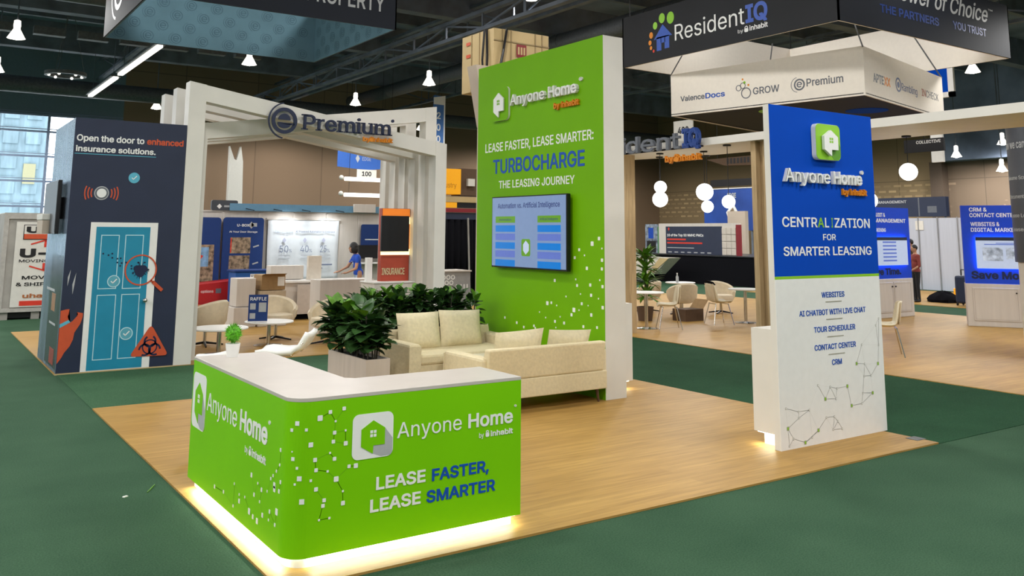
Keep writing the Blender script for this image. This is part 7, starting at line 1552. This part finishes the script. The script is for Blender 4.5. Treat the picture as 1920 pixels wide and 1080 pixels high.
# ================================================================ HANGING BANNERS
def wires(t, L, z0):
    mb = MB()
    for x, y in L: mb.cyl((x, y, z0), (x, y, 9.6), .012, n=5)
    mb.build('hanging_wire', M['dark_metal'], t)
tb = thing('square_banner', 'navy square hanging banner lined with teal monogram cloth', 'hanging banner', (4.9, 16, 5.5))
q = (2.78, 7.0, 14.05, 17.9); z0, z1 = 5.50, 6.75; th = .05
def ring_banner(t, q, z0, z1, th, mo_x, mo_y, mi):
    x0, x1, y0, y1 = q
    for b, m in (((x0, x1, y0, y0+th*.5), mo_y), ((x0, x1, y1-th*.5, y1), mo_y), ((x0, x0+th*.5, y0, y1), mo_x), ((x1-th*.5, x1, y0, y1), mo_x)): MB().box(*b, z0, z1).build('outer_cloth', m, t)
    for b in ((x0+th*.5, x1-th*.5, y0+th*.5, y0+th), (x0+th*.5, x1-th*.5, y1-th, y1-th*.5), (x0+th*.5, x0+th, y0+th, y1-th), (x1-th, x1-th*.5, y0+th, y1-th)): MB().box(*b, z0, z1).build('lining', mi, t)
ring_banner(tb, q, z0, z1, th, M['banner_navy'], M['banner_navy'], M['teal'])
wires(tb, ((2.9, 14.2), (6.9, 14.2), (2.9, 17.8), (6.9, 17.8)), z1)
def monogram(F, c, r, mb):
    mb.ring(F, c, r*.82, r*.95, .001, .003, n=18); mb.ring(F, (c[0]-.02, c[1]), r*1.08, r*1.14, .001, .003, PI*.6, PI*1.4, 10)
    mb.ring(F, c, r*.40, r*.56, .001, .003, 0, PI*1.75, 14); mb.line(F, (c[0]-r*.5, c[1]-r*.02), (c[0]+r*.5, c[1]-r*.02), r*.14, .001, .003)
mb = MB(); F = FY(17.85)
for j in range(5):
    for i in range(9):
        u = 3.05+.52*i+(.26 if j % 2 else 0); v = 5.64+.235*j
        if u < 6.85 and v < 6.65: monogram(F, (u, v), .105, mb)
mb.build('monogram_print', M['teal_dark'], tb)
mb = MB(); F = FX(6.95)
for j in range(5):
    for i in range(8):
        u = -17.6+.50*i+(.25 if j % 2 else 0); v = 5.64+.235*j
        if u < -14.3: monogram(F, (u, v), .105, mb)
mb.build('monogram_print', M['teal_dark'], tb)
fW = FY(14.05); lettering(fW, 'PROPERTY', M['ink_fold'], 5.30, 6.76, 5.79, .30, tb, bold=.012)
F = FX(2.78); mb = MB(); mb.ring(F, (-16.55, 6.22), .36, .46, .001, .004, n=40); mb.ring(F, (-16.65, 6.22), .56, .61, .001, .004, PI*.55, PI*1.45, 30); mb.ring(F, (-16.55, 6.22), .15, .23, .001, .004, 0, PI*1.75, 24); mb.line(F, (-16.75, 6.2), (-16.35, 6.2), .05); mb.build('logo', M['ink_fold'], tb)

sb = thing('lettered_square_banner', 'big dark square hanging banner with white lining above the lounge', 'hanging banner', (16, 12, 5.6))
z0, z1 = 5.60, 6.74
ring_banner(sb, (13.1, 18.94, 9.2, 14.85), z0, z1, .06, M['banner_black'], M['banner_navy'], M['banner_inside'])
wires(sb, ((13.2, 9.3), (18.8, 9.3), (13.2, 14.7), (18.8, 14.7)), z1)
F = FX(13.1)
IQB = mat('bright_blue_lettering', (.03, .09, .42), .5)
lettering(F, 'Resident', W, -13.19, -11.30, 5.935, .34, sb, bold=-.004)
lettering(F, 'IQ', IQB, -11.27, -10.735, 5.935, .36, sb, bold=.03)
lettering(F, 'by', W, -11.47, -11.34, 5.775, .07, sb); lock_icon(F, -11.31, -11.21, 5.765, 5.89, W, sb); lettering(F, 'inhabit', W, -11.18, -10.74, 5.775, .10, sb, bold=.015)
mb = MB(); mb.plate(F, [(-13.83, 6.06), (-13.27, 6.08), (-13.55, 6.36)], .001, .004); mb.rect(F, -13.74, -13.60, 5.80, 6.10); mb.rect(F, -13.50, -13.36, 5.82, 6.10); mb.rect(F, -13.62, -13.48, 5.96, 6.10); mb.build('house_mark', IQB, sb)
for u, v, r, m in ((-13.78, 6.37, .075, 'lime'), (-13.57, 6.50, .10, 'lime'), (-13.31, 6.46, .12, 'lime'), (-13.91, 6.18, .065, 'ink_orange'), (-13.95, 6.02, .05, 'ink_orange'), (-13.92, 5.90, .04, 'ink_orange'), (-13.84, 5.82, .032, 'ink_red')):
    mb = MB(); mb.plate(F, [(u+r*.9*math.cos(2*PI*i/20), v+r*1.1*math.sin(2*PI*i/20)) for i in range(20)], .001, .004); mb.build('paw_dot', M[m], sb)
F = FY(9.2)
lettering(F, 'The Power of Choice', M['ink_fold'], 13.9, 18.1, 6.25, .34, sb, shear=.35, bold=.01)
lettering(F, '\u2122', M['ink_fold'], 18.13, 18.3, 6.45, .10, sb)
lettering(F, 'THE PARTNERS', mat('dull_blue_lettering', (.018, .045, .20), .5), 14.33, 16.25, 5.92, .16, sb, bold=.02)
lettering(F, 'YOU TRUST', mat('dull_blue_lettering', (.018, .045, .20), .5), 16.75, 17.99, 5.94, .16, sb, bold=.02)

wr = thing('white_ring_banner', 'white hanging square ring with partner logos and black underside', 'hanging banner', (16, 12.2, 4.43))
A_, B_, C_, D_ = [Vector((x, y, 0)) for x, y in ((13.6, 13.85), (14.28, 9.56), (18.6, 10.55), (17.92, 14.84))]
for p, q_ in ((A_, B_), (B_, C_), (C_, D_), (D_, A_)):
    u = (q_-p).normalized(); n = Vector((u.y, -u.x, 0)); n = n if n.dot(p-Vector((16, 12.2, 0))) > 0 else -n; F = Face(p, u, n); L = (q_-p).length
    MB().rect(F, 0, L, 4.43, 5.35, -.03, 0).build('outer_cloth', M['banner_inside'], wr)
    MB().rect(F, .03, L-.03, 4.45, 5.33, -.05, -.03).build('lining', M['banner_black'], wr)
MB().hexa([tuple(p+Vector((0, 0, 4.46))) for p in (A_, B_, C_, D_)], [tuple(p+Vector((0, 0, 4.48))) for p in (A_, B_, C_, D_)]).build('underside', M['banner_navy'], wr)
for cx, cy, m in ((14.9, 12.0, M['lime']), (16.3, 10.9, M['blue'])):
    mb = MB(); mb.cyl((cx, cy, 4.452), (cx, cy, 4.46), .42, n=30); mb.build('underside_dot', m, wr)
mb = MB()
for p in (A_, B_, C_, D_): mb.cyl(p+Vector((0, 0, 5.33)), Vector((16, 12.2, 6.3)).lerp(p+Vector((0, 0, 6.7)), .75), .015, n=6)
mb.build('hanging_wire', M['steel_light'], wr)
u = (B_-A_).normalized(); F = Face(A_, u, Vector((u.y, -u.x, 0)) if Vector((u.y, -u.x, 0)).dot(A_-Vector((16, 12.2, 0))) > 0 else -Vector((u.y, -u.x, 0)))
G2 = M['ink_grey']
lettering(F, 'Valence', G2, .25, .87, 4.73, .115, wr, bold=.02); lettering(F, 'Docs', M['ink_blue'], .89, 1.37, 4.73, .115, wr, bold=.02)
lettering(F, 'GROW', G2, 2.03, 2.62, 4.69, .14, wr, bold=.012)
mb = MB(); c = (1.87, 4.74); mb.ring(F, c, .095, .115, .001, .004, n=24); mb.ring(F, (1.80, 4.90), .05, .065, .001, .004, n=16); mb.ring(F, (1.70, 4.86), .05, .065, .001, .004, n=16); mb.build('logo', G2, wr)
mb = MB(); mb.disc(F, (1.84, 4.96), .028, .001, .004); mb.build('logo_dot', M['lime'], wr); mb = MB(); mb.disc(F, (1.93, 4.90), .022, .001, .004); mb.disc(F, (1.80, 5.03), .02, .001, .004); mb.build('logo_dot', M['ink_orange'], wr)
lettering(F, 'Premium', G2, 3.20, 3.94, 4.72, .15, wr, bold=.012)
mb = MB(); c = (3.05, 4.775); mb.ring(F, c, .085, .115, .001, .004, n=28); mb.ring(F, (c[0]-.03, c[1]), .14, .15, .001, .004, PI*.55, PI*1.45, 16); mb.ring(F, c, .035, .058, .001, .004, 0, PI*1.75, 16); mb.line(F, (c[0]-.05, c[1]), (c[0]+.05, c[1]), .016); mb.build('logo', G2, wr)
u = (C_-B_).normalized(); n_ = Vector((u.y, -u.x, 0)); F = Face(B_, u, n_ if n_.dot(B_-Vector((16, 12.2, 0))) > 0 else -n_)
lettering(F, 'APTE', G2, .43, .95, 4.735, .17, wr, bold=.02); lettering(F, 'XX', M['ink_orange'], .97, 1.29, 4.735, .17, wr, bold=.03)
lettering(F, 'Rambling', mat('slate_blue_lettering', (.08, .12, .26), .5), 1.90, 2.78, 4.75, .15, wr); mb = MB(); mb.ring(F, (1.72, 4.84), .11, .145, .001, .004, n=22); mb.disc(F, (1.72, 4.84), .06, .001, .004); mb.build('logo', mat('slate_blue_lettering', (.08, .12, .26), .5), wr)
lettering(F, 'IN', mat('rust_red_lettering', (.35, .08, .03), .5), 3.06, 3.30, 4.78, .15, wr); lettering(F, 'CHECK', G2, 3.33, 4.10, 4.78, .15, wr)
hs = thing('far_hanging_sign', 'small blue hanging sign with white frame beyond the white ring', 'sign', (24.5, 15.5, 6))
MB().box(24.5, 24.56, 13.7, 15.2, 6.0, 6.75).build('panel', M['blue'], hs); mb = MB(); mb.box(24.48, 24.57, 13.55, 13.72, 5.85, 6.85); mb.box(24.48, 24.57, 13.55, 15.3, 5.85, 6.0); mb.build('frame', M['white'], hs); MB().box(24.48, 24.57, 14.0, 14.35, 4.0, 5.85).build('white_strip', M['white'], hs); hang(hs, 24.52, 14.5, 6.75)

# ================================================================ PEOPLE
def blob(parts, vox=.018):
    """body surface: tapered limbs merged into one continuous mesh"""
    mb = MB()
    for p in parts:
        if len(p) == 3: mb.sphere(p[0], 1, 16, sx=p[1][0], sy=p[1][1], sz=p[1][2])
        else:
            a, b, ra, rb = p; mb.cyl(a, b, ra, rb, 14); mb.sphere(a, ra, 14); mb.sphere(b, rb, 14)
    me = bpy.data.meshes.new('body'); mb.b.normal_update(); mb.b.to_mesh(me); mb.b.free()
    ob = bpy.data.objects.new('body', me); COL.objects.link(ob)
    rm = ob.modifiers.new('r', 'REMESH'); rm.mode = 'VOXEL'; rm.voxel_size = vox
    sm = ob.modifiers.new('s', 'SMOOTH'); sm.iterations = 4; sm.factor = .5
    dg = bpy.context.evaluated_depsgraph_get(); m2 = bpy.data.meshes.new_from_object(ob.evaluated_get(dg)); bpy.data.objects.remove(ob)
    for p in m2.polygons: p.use_smooth = True
    return m2
V = Vector
def hand(mb_parts, wrist, d, side, thumb):
    """palm with five separate bent fingers"""
    d = d.normalized(); side = side.normalized(); n = d.cross(side)
    mb_parts.append((wrist, wrist+d*.05, .024, .030)); c = wrist+d*.075
    for k, (s, L) in enumerate(((-.033, .058), (-.011, .070), (.011, .074), (.033, .066))):
        b = c+side*s; m = b+d*L*.55-n*.004; e = m+d*L*.40-n*.022
        mb_parts.append((c-d*.02+side*s*.9, b, .016, .012)); mb_parts.append((b, m, .0105, .0095)); mb_parts.append((m, e, .0095, .008))
    t0 = wrist+d*.03+side*thumb*.028; t1 = t0+d*.03+side*thumb*.03; mb_parts.append((t0, t1, .013, .011)); mb_parts.append((t1, t1+d*.03-n*.005, .010, .009))
def person(label, loc, rz, parts, colour, mats, extra):
    t = thing('person', label, 'person', loc)
    me = blob(parts)
    for m in mats: me.materials.append(m)
    for p in me.polygons: p.material_index = colour(p.center)
    ob = bpy.data.objects.new('body', me); link(ob, t)
    extra(t); t.rotation_euler.z = rz
    return t
def face_bits(t, hc, skin=True):
    mb = MB(); mb.sphere(hc+V((0, -.088, -.012)), .016, 8, sz=1.3); mb.build('nose', M['skin'], t, smooth=True, world=False)
    mb = MB()
    for s in (-1, 1): mb.sphere(hc+V((s*.032, -.078, .018)), .010, 8)
    mb.build('eye', M['black'], t, smooth=True, world=False)
    mb = MB(); mb.sphere(hc+V((0, -.080, -.052)), .02, 8, sz=.28, sy=.4); mb.build('mouth', M['red_orange'], t, smooth=True, world=False)
    mb = MB()
    for s in (-1, 1): mb.sphere(hc+V((s*.076, .005, .0)), .022, 8, sx=.4, sz=1.2)
    mb.build('ear', M['skin'], t, smooth=True, world=False)
# woman in blue leaning over the service counter (local -Y is the way she faces)
hc = V((0, -.10, 1.50))
sh = [V((-.155, -.02, 1.30)), V((.155, -.02, 1.30))]; el = [V((-.20, -.16, 1.06)), V((.21, -.06, 1.03))]; wr_ = [V((-.10, -.40, .95)), V((.12, -.26, .93))]
parts = [(hc, (.078, .092, .112), 0), (hc+V((0, .03, -.09)), V((0, 0, 1.34)), .045, .052), (V((0, .0, 1.24)), (.165, .10, .13), 0), (V((0, .02, 1.08)), (.135, .095, .16), 0), (V((0, .05, .92)), (.155, .115, .13), 0)]
for i in (0, 1):
    parts += [(V((0, -.01, 1.30)), sh[i], .05, .052), (sh[i], el[i], .050, .038), (el[i], wr_[i], .036, .024)]
    s = -1 if i == 0 else 1
    parts += [(V((s*.075, .05, .88)), V((s*.085, .03, .48)), .082, .055), (V((s*.085, .03, .48)), V((s*.085, .06, .09)), .052, .036), (V((s*.085, .06, .055)), V((s*.09, -.10, .04)), .040, .034)]
hand(parts, wr_[0], V((.25, -1, -.15)), V((1, .25, 0)), 1); hand(parts, wr_[1], V((-.35, -1, -.1)), V((1, -.35, 0)), -1)
def col_w(c):
    if c.z > 1.36: return 0
    if abs(c.x) > .13 and c.z < 1.16 and (c.y < .02 or c.z < 1.1): return 0
    if c.y < -.17 and c.z > .8: return 0
    if c.z > .88: return 1
    return 2 if c.z > .10 else 3
def woman_extra(t):
    face_bits(t, hc)
    mb = MB(); mb.sphere(hc+V((0, .022, .035)), 1, 18, sx=.098, sy=.105, sz=.110); mb.sphere(hc+V((0, .055, -.035)), 1, 16, sx=.100, sy=.070, sz=.115)
    for s in (-1, 1): mb.sphere(hc+V((s*.078, .0, -.03)), 1, 12, sx=.028, sy=.065, sz=.095)
    mb.build('hair', M['hair'], t, smooth=True, world=False)
    mb = MB(); mb.bar((-.07, -.118, 1.19), (.07, -.118, 1.19), .02, .004); mb.build('shirt_print', W, t, world=False)
person('person in a bright blue tee with a black bob, bending over the white service counter', (8.95, 19.72, .014), math.radians(-100), parts, col_w, [M['skin'], M['tee'], M['jeans'], M['black']], woman_extra)
def stander(label, loc, rz, shirt, trousers, h=1.74, arms=((-.26, -.02, 1.10), (-.22, -.22, .98)), arms2=((.27, .0, 1.10), (.22, -.20, .98))):
    k = h/1.74; hc2 = V((0, -.02, 1.62))
    P = [(hc2, (.078, .094, .115), 0), (V((0, .0, 1.52)), V((0, .01, 1.42)), .055, .062), (V((0, .01, 1.32)), (.20, .115, .16), 0), (V((0, .0, 1.12)), (.165, .11, .20), 0), (V((0, .01, .95)), (.165, .12, .12), 0)]
    for s, (e, w_) in ((-1, arms), (1, arms2)):
        a = V((s*.20, .01, 1.40)); e, w_ = V(e), V(w_)
        P += [(V((0, .01, 1.40)), a, .06, .06), (a, e, .055, .042), (e, w_, .040, .027)]; hand(P, w_, (w_-e), V((1, 0, 0)), -s)
        P += [(V((s*.085, .01, .92)), V((s*.10, -.01, .50)), .088, .06), (V((s*.10, -.01, .50)), V((s*.105, .02, .09)), .058, .040), (V((s*.105, .02, .05)), V((s*.12, -.13, .04)), .045, .038)]
    def colr(c):
        if c.z > 1.46: return 0
        if c.z > .93: return 0 if (abs(c.x) > .19 and c.z < 1.16 and c.y < -.05) else 1
        return 0 if (abs(c.x) > .17 and c.y < -.1 and c.z > .7) else (2 if c.z > .10 else 3)
    def ex(t):
        face_bits(t, hc2); mb = MB(); mb.sphere(hc2+V((0, .018, .035)), 1, 16, sx=.086, sy=.094, sz=.098); mb.build('hair', M['hair'], t, smooth=True, world=False)
    t = person(label, loc, rz, P, colr, [M['skin'], shirt, trousers, M['black']], ex); t.scale = (k, k, k); return t
stander('person in a maroon shirt and black trousers standing at the kiosk edge', (24.2, 14.88, Z), math.radians(-125), M['maroon_tee'], M['dark_cloth'], 1.62)
stander('person in dark clothes standing just behind the maroon shirt', (25.0, 15.50, Z), math.radians(-140), M['brown_cloth'], M['dark_cloth'], 1.78)
